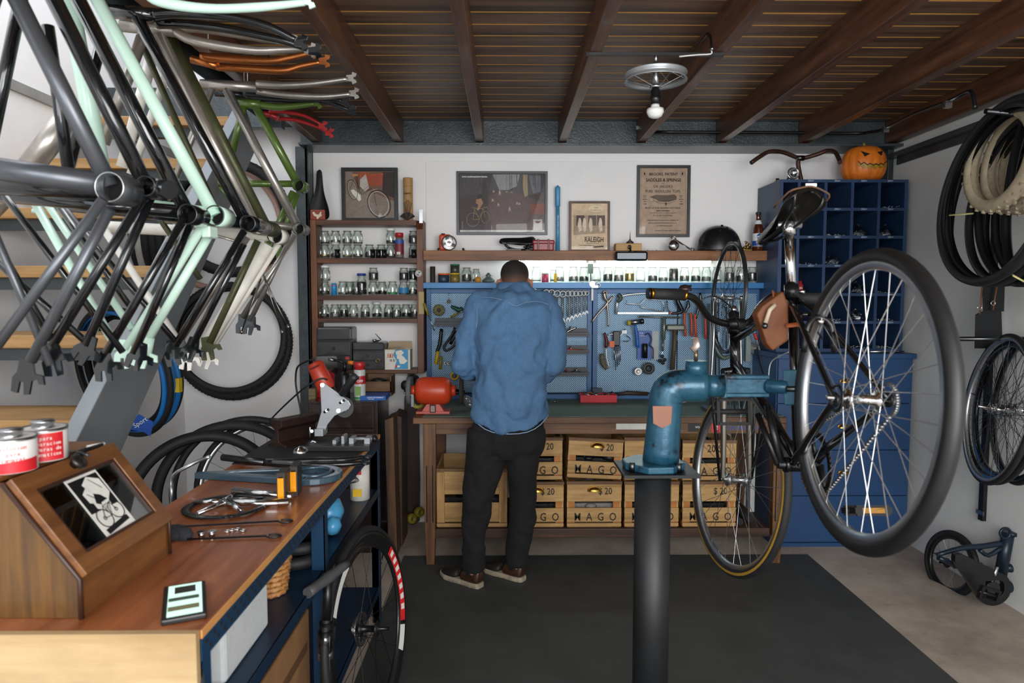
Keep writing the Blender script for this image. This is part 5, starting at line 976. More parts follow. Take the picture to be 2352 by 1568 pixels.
cp([(1340, 865), (1360, 862), (1360, 890), (1340, 890)], m('C03A2A', .5), .001); cp([(1362, 868), (1390, 866), (1386, 884), (1362, 888)], m('E4E0D4', .5), .001); obj('printed_front', b, t)

# ---------------------------------------------------------------- dark drawer cabinet under the jar shelf, with its load
DW = wood('1F1210', '36201B', 0, 1, .3, '120A08', coat=.3); yd = 3.78
zd = P(780, 923, yd).z; dx0, dx1 = P(699, 930, yd).x, P(866, 930, yd).x
t = thing('dark_wood_cabinet', 'dark varnished drawer cabinet under the jar shelf', 'cabinet', ((dx0 + dx1) / 2, 3.95, 0)); obj('carcass', B(DW).box((dx0, yd + .012, 0), (dx1, 4.16, zd)), t, bev=.004)
for k, (a, c) in enumerate(((928, 984), (988, 1045), (1049, 1105), (1109, 1165))): obj('drawer', B(DW).box((dx0 + .02, yd, P(780, c, yd).z), (dx1 - .02, yd + .0115, P(780, a, yd).z)), t, bev=.004)
zk = zd + .0005
def can(name, label, px, w_, py1, prof_mats, y=3.9, cat='can'):
    c = P(px, 930, y); r_ = w_ / 2 / FPX * y; h = P(px, py1, y).z - zk; t = thing(name, label, cat, (c.x, y, zk))
    for nm, mt_, prof in prof_mats: obj(nm, B(mt_).lathe([(r_ * a, h * z) for a, z in prof], 24), t, W=False)
    return t
t = can('spray_can', 'spray can with red cap and white, red and green label', 827, 26, 831, [('can_body', m('C9CCC8', .3), [(.96, 0), (1, .02), (1, .78), (.93, .8)]), ('red_cap', m('C0282A', .35), [(.9, .8), (.92, .985), (.85, 1)])], 3.88)
h = P(827, 831, 3.88).z - zk; r_ = 13 / FPX * 3.88; b = B(m('B8262E', .4)).lathe([(r_ * 1.005, h * .42), (r_ * 1.005, h * .64)], 24, caps=False); b.m(m('2E8A4A', .4)).lathe([(r_ * 1.005, h * .02), (r_ * 1.005, h * .08)], 24, caps=False); b.m(m('7AA05A', .5)).box((-.02, -r_ - .001, h * .12), (.012, -r_ + .004, h * .36)); b.m(WHITE).text('OFF', wallf((.008, -r_ - .0015, h * .5)), .02, bold=.0005); obj('printed_label', b, t, W=False)
t = can('torch_canister', 'black gas canister with blow torch head and orange knob', 791, 27, 852, [('can_body', m('1D1D20', .3, .3), [(.96, 0), (1, .02), (1, .86), (.8, .93), (.5, .95), (.5, 1)])], 3.9)
b = B(BLACK).cyl(P(791, 852, 3.9), P(793, 832, 3.9), .012, .009, 12).tube([P(793, 835, 3.9), P(780, 828, 3.9), P(754, 825, 3.9)], [.008, .007, .009], 12); b.m(m('E07A1A', .4)).cyl(P(800, 832, 3.9), P(812, 833, 3.9), .012, n=14).m(m('B02020', .4)).cb(P(798, 822, 3.9), (.02, .012, .014)); obj('torch_head', b, t); b = B(STEEL).cyl(P(754, 825, 3.9), P(768, 827, 3.9), .0095, n=12); obj('nozzle', b, t)
for k, (px, py, w_) in enumerate(((757, 850, 26), (737, 855, 22))):
    t = can('red_tin_can', ['red tin can with domed top behind the grey grinder stand', 'red tin can half hidden left of the other red can'][k], px, w_, py, [('can_body', m('A81E24', .3, .3), [(.97, 0), (1, .02), (1, .84), (.7, .92), (.35, .94), (.35, 1)])], 3.92 + .05 * k)
b = B(glass('C9CED0', .08, 1.5)).ring2([(P(727, 900, 4).x, 4.0), (P(776, 900, 4).x, 4.0), (P(776, 900, 4).x, 4.08), (P(727, 900, 4).x, 4.08)], [(P(729, 900, 4).x, 4.003), (P(774, 900, 4).x, 4.003), (P(774, 900, 4).x, 4.077), (P(729, 900, 4).x, 4.077)], P(740, 818, 4).z - zk, T(0, 0, zk)); hang('clear_box', 'tall clear plastic container behind the red cans', 'container', b)
hang('card_box', 'small tan card box at the left of the dark cabinet top', 'box', B(m('7A6A4A', .6)).box(tuple(P(709, 918, 3.9)), tuple(P(724, 893, 3.9) + V((0, .05, 0)))).box((P(709, 918, 3.9).x, 3.9, zk), (P(724, 918, 3.9).x, 3.95, zk + .02)))
zb_ = zk; x0_, x1_ = P(836, 900, 4.05).x, P(902, 900, 4.05).x; b = B(wood('5A3C20', '86603A', 0, 1.2, .55, '3A2614')); z0 = P(860, 897, 4.05).z; z1 = P(860, 862, 4.05).z
t = thing('open_wooden_box', 'open brown wooden box of black parts beside the spray can', 'box', ((x0_ + x1_) / 2, 4.08, zk)); b.box((x0_, 4.0, zk + .02), (x1_, 4.14, zk + .028)); b.box((x0_, 4.0, zk + .02), (x1_, 4.008, z1 - .03)); b.box((x0_, 4.135, zk + .02), (x1_, 4.143, z1)); b.box((x0_, 4.0, zk), (x0_ + .008, 4.14, z1)); b.box((x1_ - .008, 4.0, zk), (x1_, 4.14, z1)); obj('box_body', b, t, bev=.001)
obj('contents', B(JUNK).box((x0_ + .01, 4.01, zk + .03), (x1_ - .01, 4.13, z1 - .035)).sph(((x0_ + x1_) / 2, 4.07, z1 - .035), (.05, .04, .02), 8), t)
b = B(m('1E5AA8', .4)).box((P(832, 905, 3.9).x, 3.84, zk), (P(890, 905, 3.9).x, 4.0, zk + .024)); b.m(WHITE).text('ACION DE CAMARAS', wallf((P(862, 905, 3.84).x, 3.8395, zk + .015)), .0095, bold=.0002); b.text('PARCHES', wallf((P(852, 905, 3.84).x, 3.8395, zk + .006)), .008); hang('blue_patch_box', 'flat blue repair kit box with white letters beside the spray can', 'box', b)

# boards, rail and longboard between cabinet and bench
WB = wood('3E2A1A', '7A5636', 2, 1, .5, '20140C')
for k, (pts, y, lab) in enumerate(([[(884, 965), (903, 958), (912, 1245), (892, 1243)], 3.75, 'narrow brown board leaning beside the dark cabinet, front of the pair'], [[(904, 952), (922, 958), (924, 1240), (906, 1243)], 3.9, 'darker board leaning behind the narrow brown board'])):
    b = B(WB if k == 0 else DKW); A = [P(*p, y) for p in pts]; A[2].z = A[3].z = .0; b.add([tuple(q) for q in A] + [(q.x, q.y + .22, q.z) for q in A], [(0, 1, 2, 3), (7, 6, 5, 4), (0, 4, 5, 1), (1, 5, 6, 2), (2, 6, 7, 3), (3, 7, 4, 0)]); hang('leaning_board', lab, 'board', b, 'boards leaning by the dark cabinet')
t = thing('longboard', 'dark longboard with yellow wheels leaning upright against the wall', 'longboard', (P(952, 1230, 4.2).x, 4.22, 0)); b = B(m('3A2A24', .5)).prism([(-.045, .03), (-.05, .3), (-.045, .8), (-.02, .98), (.02, .98), (.045, .8), (.05, .3), (.045, .03), (0, 0)], .012, T(P(945, 1230, 4.2).x, 4.27, .0) @ MX.Rotation(PI / 2, 4, 'X')); obj('deck', b, t)
for k, (px, py) in enumerate(((945, 1190), (962, 1175), (934, 885), (950, 872))): obj('wheel', B(m('9A8A2A', .5) if k < 2 else m('2A2A2C', .5)).lathe([(.012, -.018), (.03, -.02), (.032, 0), (.03, .02), (.012, .018)], 22, zdir(P(px, py, 4.19), (.75, -.65, 0)), closed=True), t)
for k in (0, 1): obj('truck', B(DSTEEL).cyl(P(953, 1183 if k == 0 else 880, 4.2), P(953, 1183 if k == 0 else 880, 4.262), .014, n=10), t)

# ================================================================ person at the bench
DEN = newmat('denim'); mt, nt, bs = DEN; v = coords(nt, (160, 160, 60)); n = noise(nt, v, 1, 3, .6); n2 = noise(nt, coords(nt), 5, 4, .6)
col = ramp(nt, n, [(.25, lin('46688C')), (.75, lin('52769A'))]); mx = nt.nodes.new('ShaderNodeMixRGB'); mx.blend_type = 'MULTIPLY'; mx.inputs[0].default_value = .5
link(nt, col, mx.inputs[1]); link(nt, ramp(nt, n2, [(.3, (.75, .8, .85, 1)), (.65, (1, 1, 1, 1))]), mx.inputs[2]); link(nt, mx.outputs[0], bs.inputs['Base Color']); bs.inputs['Roughness'].default_value = .85
bump(nt, bs, n, .05, .0005); DENM = mt
PANT = m('0E0F11', .9, 0, .25, 8, .5, 12); SKIN = m('A8705A', .5, 0, .1, 20); mt, nt, bs = newmat('short_hair'); tc = nt.nodes.new('ShaderNodeTexCoord'); sp = nt.nodes.new('ShaderNodeSeparateXYZ'); link(nt, tc.outputs['Object'], sp.inputs[0])
mr = nt.nodes.new('ShaderNodeMapRange'); hz_ = P(1182, 635, 3.43).z; mr.inputs[1].default_value = hz_ - .050; mr.inputs[2].default_value = hz_ + .028; link(nt, sp.outputs['Z'], mr.inputs[0])
ad = nt.nodes.new('ShaderNodeMath'); ad.operation = 'MULTIPLY_ADD'; ad.inputs[1].default_value = .35; link(nt, noise(nt, tc.outputs['Object'], 380, 2, .6), ad.inputs[0]); link(nt, mr.outputs[0], ad.inputs[2])
link(nt, ramp(nt, ad.outputs[0], [(.08, lin('9A6650')), (.45, lin('5A4032')), (.85, lin('2C211B')), (1, lin('1E1612'))]), bs.inputs['Base Color']); bs.inputs['Roughness'].default_value = .8; HAIRM = mt
per = thing('person', 'man seen from behind in denim shirt and black trousers standing at the workbench', 'person', (-.0, 3.38, .006))
def ering(cx, cy, z, rx, ry, n=28, f=None): return [(cx + rx * cos(a) * (1 + 0), cy + ry * sin(a), z + (f(a) if f else 0)) for a in [2 * PI * k / n for k in range(n)]]
def pr(py, x0, x1, Y, ry, f=None, p=1):
    a, c = P(x0, py, Y), P(x1, py, Y); return ering((a.x + c.x) / 2, Y, a.z, (c.x - a.x) / 2, ry, f=f)
# torso of the shirt
TY = 3.30
rg = [pr(652, 1147, 1214, 3.365, .050), pr(660, 1141, 1220, 3.355, .058), pr(667, 1128, 1234, 3.345, .074), pr(678, 1106, 1256, 3.335, .092), pr(694, 1090, 1272, 3.325, .105), pr(720, 1083, 1274, 3.315, .118), pr(770, 1087, 1266, 3.31, .125), pr(830, 1091, 1258, 3.31, .125), pr(890, 1092, 1255, 3.32, .125), pr(935, 1088, 1256, 3.33, .128), pr(960, 1084, 1258, 3.335, .130, lambda a: -.0 + .035 * abs(cos(a)) ** 2), pr(984, 1082, 1259, 3.335, .131, lambda a: .075 * abs(cos(a)) ** 3)]
def limb(pts, rs, mt_, n=16, sm=5): return B(mt_).tube([V(p) for p in pts], rs, n, sm=sm)
def W3(px, py, Y): return tuple(P(px, py, Y))
arms = {-1: [W3(1106, 700, 3.33), W3(1084, 740, 3.32), W3(1070, 790, 3.31), W3(1066, 838, 3.32), W3(1084, 850, 3.40), W3(1108, 846, 3.52), W3(1120, 842, 3.57)],
        1: [W3(1254, 704, 3.33), W3(1270, 745, 3.32), W3(1271, 800, 3.31), W3(1268, 846, 3.32), W3(1250, 856, 3.40), W3(1226, 850, 3.52), W3(1215, 846, 3.57)]}
def folds(o, st_, sz):
    tx = bpy.data.textures.new('cloth_folds', 'CLOUDS'); tx.noise_scale = sz; tx.noise_depth = 1
    q = o.modifiers.new('folds', 'DISPLACE'); q.texture = tx; q.strength = st_; q.mid_level = .38; q.texture_coords = 'LOCAL'
    tx = bpy.data.textures.new('cloth_creases', 'MARBLE'); tx.noise_scale = .16; tx.turbulence = 14; q = o.modifiers.new('creases', 'DISPLACE'); q.texture = tx; q.strength = st_ * .35; q.mid_level = .5; q.texture_coords = 'LOCAL'
b = B(DENM).loft(rg)
for s_, pts in arms.items(): b.tube([V(pts[0]) + V((-s_ * .05, 0, .012))] + [V(p) for p in pts[:6]], [.052, .060, .058, .053, .052, .047, .036], 20, sm=5)
o = obj('shirt', b, per, remesh=.0075, smooth_it=8); folds(o, .032, .10)
# stitched yoke, hem, collar
LST = m('8FA9C4', .8); b = B(LST)
def onback(px, py):
    q = P(px, py, 3.2); r_ = min(range(len(rg)), key=lambda i: abs(sum(p[2] for p in rg[i]) / 28 - q.z)); i0 = r_; zc_ = [sum(p[2] for p in g) / 28 for g in rg]
    j = min(len(rg) - 2, max(0, next((i for i in range(len(rg) - 1) if zc_[i] >= q.z > zc_[i + 1]), r_))); u = (zc_[j] - q.z) / (zc_[j] - zc_[j + 1]); u = max(0, min(1, u))
    def par(g): xs = [p[0] for p in g]; return (min(xs) + max(xs)) / 2, (max(xs) - min(xs)) / 2, (min(p[1] for p in g) + max(p[1] for p in g)) / 2, (max(p[1] for p in g) - min(p[1] for p in g)) / 2
    A, C_ = par(rg[j]), par(rg[j + 1]); cx, rx, cy, ry = [A[k] * (1 - u) + C_[k] * u for k in range(4)]
    q = P(px, py, cy - ry); t = max(-1, min(1, (q.x - cx) / rx)); return V((q.x, cy - ry * math.sqrt(max(0, 1 - t * t)) - .015, q.z))
b.tube([onback(*p) for p in ((1090, 688), (1110, 683), (1140, 685), (1165, 693), (1185, 702), (1205, 695), (1235, 692), (1262, 700))], .0011, 4, sm=4)
b.tube([onback(*p) for p in ((1093, 695), (1095, 730), (1093, 755))], .0011, 4, sm=3); b.tube([onback(*p) for p in ((1266, 700), (1262, 740), (1268, 765))], .0011, 4, sm=3)
obj('stitching', b, per); hem = [(p[0], p[1] * 1.0, p[2] - .001) for p in rg[-1]]; obj('hem', B(LST).tube(hem, .0022, 5, closed=True), per, label='pale frayed shirt hem')
obj('collar', B(DENM).loft([pr(648, 1146, 1215, 3.37, .052), pr(650, 1143, 1218, 3.362, .056), pr(662, 1139, 1222, 3.355, .060), pr(667, 1137, 1224, 3.352, .060)], caps=False), per)
# head, neck, torso core, arms and hands: one continuous body
b = B(SKIN); hc = P(1182, 635, 3.43)
def hr(dz, dy, rx, ry): return ering(hc.x, hc.y + dy, hc.z + dz, rx, ry)
b.loft([hr(-.16, -.06, .056, .058), hr(-.10, -.035, .055, .060), hr(-.065, -.02, .060, .072), hr(-.03, .0, .068, .088), hr(0, .008, .0705, .094), hr(.025, .008, .066, .086), hr(.045, .005, .054, .072), hr(.060, 0, .036, .05), hr(.068, 0, .012, .015)])
b.sph((hc.x, hc.y + .075, hc.z - .055), (.05, .045, .05), 14); b.loft([[(p[0] * 1, p[1], p[2]) for p in g] for g in (pr(665, 1150, 1212, 3.35, .05), pr(700, 1115, 1245, 3.33, .07), pr(900, 1110, 1236, 3.33, .08), pr(985, 1100, 1240, 3.335, .09))])
b.loft([ering(hc.x, hc.y + .10, hc.z - .02 - k * .012, .006 + k * .004, .012 + k * .003, 10) for k in range(4)])  # nose
for s_ in (-1, 1):
    b.sph((hc.x + s_ * .076, hc.y + .0, hc.z - .042), (.012, .020, .030), 12); b.sph((hc.x + s_ * .085, hc.y - .008, hc.z - .036), (.009, .009, .026), 10)
    pts = arms[s_]; b.tube([V(p) for p in pts], [.030, .034, .032, .032, .030, .026, .024], 14, sm=3)
    w_ = V(pts[-1]); d = V((-s_ * .25, .9, .08)).normalized(); sd = V((1, .25 * s_, 0)).normalized(); u_ = sd.cross(d)
    b.tube([w_, w_ + d * .03, w_ + d * .075], [.024, .034, .032], 12, flat=.5, sm=2)
    for f in range(4):
        o = w_ + d * .07 + sd * (f - 1.5) * .019; L_ = (.062, .072, .068, .054)[f] if s_ > 0 else (.054, .068, .072, .062)[f]
        b.tube([o - d * .01, o + d * L_ * .45 + u_ * .004, o + d * L_ * .75 - V((0, 0, .018)), o + d * L_ * .78 - V((0, 0, .04))], [.0095, .009, .0085, .007], 8, sm=2)
    o = w_ + d * .02 - sd * s_ * .026; b.tube([o, o - sd * s_ * .022 + d * .03, o - sd * s_ * .022 + d * .056 - V((0, 0, .012))], [.012, .0105, .008], 8, sm=2)
LG = {-1: [(985, 1074, 1168, 3.335, .10), (1040, 1071, 1163, 3.33, .092), (1094, 1068, 1150, 3.32, .082), (1148, 1065, 1130, 3.315, .070), (1201, 1064, 1120, 3.325, .062), (1268, 1062, 1113, 3.335, .055), (1306, 1062, 1112, 3.34, .055)],
      1: [(985, 1160, 1256, 3.335, .10), (1040, 1162, 1240, 3.35, .092), (1094, 1166, 1234, 3.36, .080), (1148, 1172, 1231, 3.37, .070), (1201, 1169, 1227, 3.39, .062), (1268, 1165, 1214, 3.41, .055), (1296, 1165, 1213, 3.415, .055)]}
for s_ in (-1, 1): b.loft([pr(y, x0 + 10, x1 - 10, Y, d * .8) for y, x0, x1, Y, d in LG[s_]] + [pr(1325, (1072 if s_ < 0 else 1176), (1098 if s_ < 0 else 1202), LG[s_][-1][3], .03)])
obj('body', b, per, remesh=.0055, smooth_it=3)
b = B(HAIRM); hg = [hr(-.046, -.022, .063, .072), hr(-.03, -.012, .068, .080), hr(0, -.008, .072, .085), hr(.025, -.004, .0715, .087), hr(.048, .0, .064, .081), hr(.066, .0, .050, .066), hr(.078, .0, .030, .042), hr(.083, 0, .004, .006)]
hg = [[(p[0], min(p[1], hc.y + .075 + .02 * (i > 3)), p[2] + (.0 if i > 1 else (.018 - .018 * cos((p[0] - hc.x) * 30)) + max(0, (p[1] - hc.y)) * .6)) for p in g] for i, g in enumerate(hg)]; b.loft(hg, caps=False); obj('short_hair', b, per, sub=1)
b = B(m('EDEAE4', .3))
for s_ in (-1, 1): b.sph((hc.x + s_ * .028, hc.y + .093, hc.z - .005), (.011, .007, .007), 10)
obj('eye', b, per); obj('mouth', B(m('7A4038', .5)).sph((hc.x, hc.y + .112, hc.z - .062), (.02, .006, .005), 10), per)
# trousers, socks, shoes
b = B(PANT); b.loft([pr(925, 1108, 1236, 3.335, .09), pr(955, 1096, 1246, 3.335, .10), pr(1000, 1073, 1252, 3.335, .118), pr(1030, 1074, 1246, 3.338, .105), pr(1046, 1090, 1232, 3.34, .08)])
for s_ in (-1, 1): b.loft([pr(y, x0, x1, Y, d) for y, x0, x1, Y, d in LG[s_]])
folds(obj('trousers', b, per, remesh=.007, smooth_it=5), .022, .08)
for s_ in (-1, 1): obj('trouser_cuff', B(PANT).loft([pr(LG[s_][-1][0] - 32, LG[s_][-1][1] - 1, LG[s_][-1][2] + 1, LG[s_][-1][3], .057), pr(LG[s_][-1][0] - 1, LG[s_][-1][1] - 1, LG[s_][-1][2] + 2, LG[s_][-1][3], .058)]), per)
SH = m('3A2318', .35, 0, .4, 14, coat=.3); SHB = m('17130F', .6); SOLE = m('9A8E7A', .7, 0, .3, 30)
for s_, (hx, hy), d in ((-1, (-.146, 3.325), V((-.78, .62, 0))), (1, (.068, 3.40), V((-.80, .6, 0)))):
    d = d.normalized(); sd = V((-d.y, d.x, 0)); o = V((hx, hy, .006)) - d * .035
    def sr(u, hw, z, n=20): return o + d * u, hw, z
    prof = [(0, .020), (.012, .030), (.05, .036), (.11, .034), (.17, .043), (.22, .042), (.255, .030), (.27, .012)]
    def outline(k, z): return [tuple(o + d * u + sd * w_ * k + V((0, 0, z + (.012 if u > .22 else 0) * (1 if z < .02 else .4)))) for u, w_ in prof] + [tuple(o + d * u - sd * w_ * k + V((0, 0, z + (.012 if u > .22 else 0) * (1 if z < .02 else .4)))) for u, w_ in prof[::-1]]
    obj('shoe_sole', B(SOLE).loft([outline(.97, 0), outline(1.02, .012), outline(1.0, .026)], smooth=False), per, bev=.004)
    g = []
    for u, w_, h in [(0.0, .026, .098), (.02, .036, .100), (.05, .038, .088), (.09, .038, .078), (.13, .040, .070), (.18, .045, .058), (.225, .042, .048), (.26, .026, .038), (.268, .006, .03)]:
        c = o + d * u; g.append([tuple(c + sd * w_ * cos(a) * (1 if sin(a) < .2 else .9) + V((0, 0, .022 + max(0, (h - .022)) * max(0, sin(a)) ** .8))) for a in [PI * k / 10 for k in range(11)]] + [tuple(c + V((0, 0, .022)))])
    obj('shoe_upper', B(SH if 1 else 0).loft(g[:5]).m(SHB).loft(g[4:]), per, sub=1, label='brown leather and black shoe upper')
    Yk = LG[s_][-1][3]; kx = sum(LG[s_][-1][1:3]) / 2; c = P(kx, 1310, Yk); c.z = 0; e = o + d * .055; b = B(m('17171A', .85)).tube([(c.x, c.y, .15), (c.x, c.y, .115), (e.x, e.y, .075), (e.x, e.y, .06)], [.04, .038, .036, .034], 16); b.m(WHITE)
    for k in range(12): a = k * .95; b.sph((c.x * .6 + e.x * .4 + .037 * cos(a), c.y * .6 + e.y * .4 + .037 * sin(a), .085 + .012 * (k % 3)), (.0045, .0045, .005), 8)
    obj('sock', b, per, label='black sock with white dots')

# ================================================================ wheels
def tyre_prof(R_, w_, n=14, knob=0):
    h = w_ / 2; c = R_ - h; return [(c + h * cos(a) * (1 + (knob if abs(sin(a)) < .6 else 0)), h * sin(a)) for a in [PI * (-.80 + 1.6 * k / n) for k in range(n + 1)]]
SPK = None
def spoke(p0, p1, r_, mt_, parent, name='spoke'):
    global SPK
    if mt_.name not in WM:
        me = bpy.data.meshes.new('spoke'); bb = B(mt_).cyl((0, 0, 0), (0, 0, 1), 1, n=5, caps=False); me.from_pydata(bb.v, [], bb.f); me.materials.append(mt_); WM[mt_.name] = me
        for p in me.polygons: p.use_smooth = True
    o = bpy.data.objects.new(name, WM[mt_.name]); COL.objects.link(o); o.parent = parent; p0, p1 = V(p0), V(p1); d = p1 - p0
    o.matrix_basis = zdir(p0, d) @ MX.Diagonal((r_, r_, d.length, 1)); return o
def wheel(M, R_=.34, tw=.03, rim=.018, rimd=.02, tmat=RUB, rmat=ALU, smat=STEEL, ns=32, hub=ALU, hw=.05, parent=None, name='bicycle_wheel', label='', group=None, band=None, cog=0, decal=None, sr=.001, tyre=True, axle=.065, wallm=None):
    if parent is None: t = thing(name, label, 'wheel', M=M, group=group)
    ti = R_ - tw * .86
    b = B(tmat)
    if tyre:
        b.lathe(tyre_prof(R_, tw), 72, closed=False, caps=False)
        if band: b.m(band).lathe([(R_ - tw * .62, tw * .495), (R_ - tw * .42, tw * .50), (R_ - tw * .28, tw * .44)], 72, caps=False).lathe([(R_ - tw * .28, -tw * .44), (R_ - tw * .42, -tw * .50), (R_ - tw * .62, -tw * .495)], 72, caps=False)
    if parent is not None:
        o = bpy.data.objects.new(name, bpy.data.meshes.new(name)); o.data.from_pydata([tuple(v) for v in b.v], [], b.f)
        for q in b.ms: o.data.materials.append(q)
        o.data.polygons.foreach_set('material_index', b.fm); o.data.polygons.foreach_set('use_smooth', [True] * len(b.f)); COL.objects.link(o); o.parent = parent; o.matrix_basis = WM[parent.name].inverted() @ M; WM[o.name] = M.copy(); t = o
    elif tyre: obj('tyre', b, t, W=False)
    h = rim / 2; q = ti + .004
    b = B(rmat).lathe([(q, h), (q - .008, h * .98), (q - rimd, h * .75 if rimd < .03 else h * .4), (q - rimd - .003, 0), (q - rimd, -h * .75 if rimd < .03 else -h * .4), (q - .008, -h * .98), (q, -h), (q - .006, -h * .6), (q - .006, h * .6)], 72, closed=True)
    ro = obj('rim', b, t, W=False)
    if decal: decal(t, q, rimd, h)
    b = B(hub).lathe([(.006, -axle), (.006, -hw * .62), (.010, -hw * .6), (.012, -hw * .52), (.024, -hw * .5), (.024, -hw * .45), (.012, -hw * .42), (.0105, 0), (.012, hw * .42), (.024, hw * .45), (.024, hw * .5), (.012, hw * .52), (.010, hw * .6), (.006, hw * .62), (.006, axle), (.001, axle)], 20, caps=False); obj('hub', b, t, W=False)
    if cog:
        b = B(STEEL if cog > 1 else DSTEEL)
        for k in range(cog): rr_ = .024 + k * .0045 if cog > 1 else .033; b.lathe([(rr_ - .008, hw * .5 + .022 - k * .0036 * 1), (rr_, hw * .5 + .022 - k * .0036), (rr_, hw * .5 + .024 - k * .0036), (rr_ - .008, hw * .5 + .024 - k * .0036)], 40, closed=True)
        obj('sprocket', b, t, W=False)
    for k in range(ns):
        a = 2 * PI * k / ns; s_ = 1 if k % 2 else -1; a2 = a + (1 if k % 4 < 2 else -1) * (1.25 if ns > 24 else .9)
        spoke((.022 * cos(a2), .022 * sin(a2), s_ * hw * .47), ((q - rimd) * cos(a), (q - rimd) * sin(a), s_ * .001), sr, smat, t)
    obj('valve', B(BLACK).cyl(((q - rimd) * cos(.1), (q - rimd) * sin(.1), 0), ((q - rimd - .04) * cos(.1), (q - rimd - .04) * sin(.1), 0), .0028, n=6), t, W=False)
    return t
def wm(c, ang, tilt=0, roll=0):
    """wheel axis horizontal; ang: heading of the wheel plane from +Y towards +X (deg); tilt about heading"""
    a, t_ = math.radians(ang), math.radians(tilt); e1 = V((sin(a), cos(a), 0)); n_ = V((cos(a), -sin(a), 0)); e2 = V((0, 0, 1)) * cos(t_) + n_ * sin(t_); z = e2.cross(e1)
    return frame(c, e1, e2) @ RZ(roll)

# ================================================================ the bicycle in the stand
Rr = V((.815, 1.54, 1.215)); Ff = V((.84, 2.44, .785)); u = (Ff - Rr).normalized(); dn = V((0, u.z, -u.y)); dn = dn * (1 if dn.z < 0 else -1); sdv = V((1, 0, 0))
seat = (-u * cos(math.radians(73)) - dn * sin(math.radians(73))).normalized()
BBp = Rr + u * .41 + dn * .065; STt = BBp + seat * .50; crown = Ff + seat * .375 - u * .045; htop = crown + seat * .145
bike = thing('city_bicycle', 'black bicycle clamped in the blue repair stand, saddle towards the camera', 'bicycle', tuple(BBp))
b = B(GLOSSB); b.cyl(BBp, STt, .0145); b.tube([BBp + seat * .01, crown + seat * .035], .016, 16); b.tube([STt - seat * .04, htop - seat * .025], .0145, 14); b.cyl(crown - seat * .0, htop, .019); b.cyl(BBp - sdv * .036, BBp + sdv * .036, .02)
dr = {}
for s_ in (-1, 1):
    dr[s_] = Rr + sdv * s_ * .062; b.tube([BBp + sdv * s_ * .02, BBp * .62 + dr[s_] * .38 + sdv * s_ * .012, dr[s_]], [.011, .011, .008], 12, sm=4); b.tube([STt - seat * .035 + sdv * s_ * .012, (STt * .7 + dr[s_] * .3) + sdv * s_ * .012, dr[s_]], [.009, .008, .007], 12, sm=4)
b.cyl(STt - seat * .3 - u * .0, STt - seat * .3, .01); b.tube([(STt * .72 + dr[-1] * .28), (STt * .72 + dr[1] * .28)], .006, 8)
obj('frame', b, bike); obj('dropout', B(BLACK).cyl(dr[-1] - sdv * .003, dr[-1] + sdv * .003, .018).cyl(dr[1] - sdv * .003, dr[1] + sdv * .003, .018), bike)
wr = wheel(wm(Rr, 1, 4, .6) @ MX.Rotation(PI, 4, 'X'), .345, .034, .022, .022, parent=bike, name='rear_wheel', tmat=m('161718', .5, 0, .2, 30), smat=m('D8DADC', .25, .9), sr=.0012, hub=CHR, hw=.07, cog=1, axle=.08)
wf = wheel(wm(Ff, -9, 6, 1.2), .343, .032, .020, .02, parent=bike, name='front_wheel', band=m('A8822E', .5), sr=.001, hub=ALU, hw=.07, axle=.06)
b = B(GLOSSB); fa = math.radians(-9); sx_ = V((cos(fa), -sin(fa), 0))
TI = m('8A857C', .35, .9, .1)
for s_ in (-1, 1): b.m(TI).tube([crown + sx_ * s_ * .03 - seat * .0, crown + sx_ * s_ * .048 - seat * .08, Ff + sx_ * s_ * .05 + seat * .1 + u * -.02, Ff + sx_ * s_ * .052], [.013, .0125, .010, .008], 12, sm=5)
b.m(GLOSSB).tube([crown + sx_ * -.05, crown + seat * .008, crown + sx_ * .05], .017, 12); obj('fork', b, bike)
b = B(BLACK)
for s_ in (-1, 1):
    for k in (0, 1): b.tube([crown + sx_ * s_ * (.06 + .05 * k) - u * (.0) + V((-.05 * (k == 0 and s_ < 0), -.05, -.02)), Ff + sx_ * s_ * .062], .005, 8)
obj('rack_stay', b, bike)
# stem, handlebar, grips
stp = htop + seat * .045; obj('headset', B(BLACK).cyl(htop, htop + seat * .02, .021).m(ALU).cyl(htop + seat * .02, htop + seat * .05, .015).m(BLACK).cyl(crown, crown - seat * .012, .021), bike)
hb = [P(1490, 674, 2.20), P(1568, 677, 2.24), P(1600, 690, 2.30), P(1625, 725, 2.40), P(1655, 740, 2.44), P(1690, 744, 2.45), P(1722, 738, 2.44), P(1745, 705, 2.38), P(1768, 684, 2.31), P(1800, 680, 2.28), P(1902, 688, 2.22)]
obj('stem', B(BLACK).cyl(stp - seat * .03, stp + seat * .03, .02).tube([stp + seat * .0, V(hb[5])], .017, 12).cyl(V(hb[5]) - V((.03, 0, 0)), V(hb[5]) + V((.03, 0, 0)), .021).m(CHR).cyl(stp + seat * .03, stp + seat * .05, .012), bike)
obj('handlebar', B(m('121314', .3)).tube(hb, .0125, 14, sm=4), bike); GOLD = m('C98A1E', .25, 1)
GR = m('151516', .7, 0, .2, 80, .4, 200)
obj('grip', B(GR).cyl(P(1497, 674, 2.203), P(1568, 677, 2.24), .0185, n=18).m(GOLD).cyl(P(1492, 674, 2.2), P(1497, 674, 2.203), .019, n=18).cyl(P(1568, 677, 2.24), P(1573, 678, 2.243), .019, n=18).m(BLACK).cyl(P(1487, 674, 2.199), P(1492, 674, 2.2), .018, n=18), bike)
obj('grip', B(GR).cyl(P(1812, 681, 2.275), P(1893, 687, 2.225), .0185, n=18).m(GOLD).cyl(P(1805, 680, 2.278), P(1812, 681, 2.275), .019, n=18).cyl(P(1893, 687, 2.225), P(1900, 688, 2.222), .019, n=18), bike)
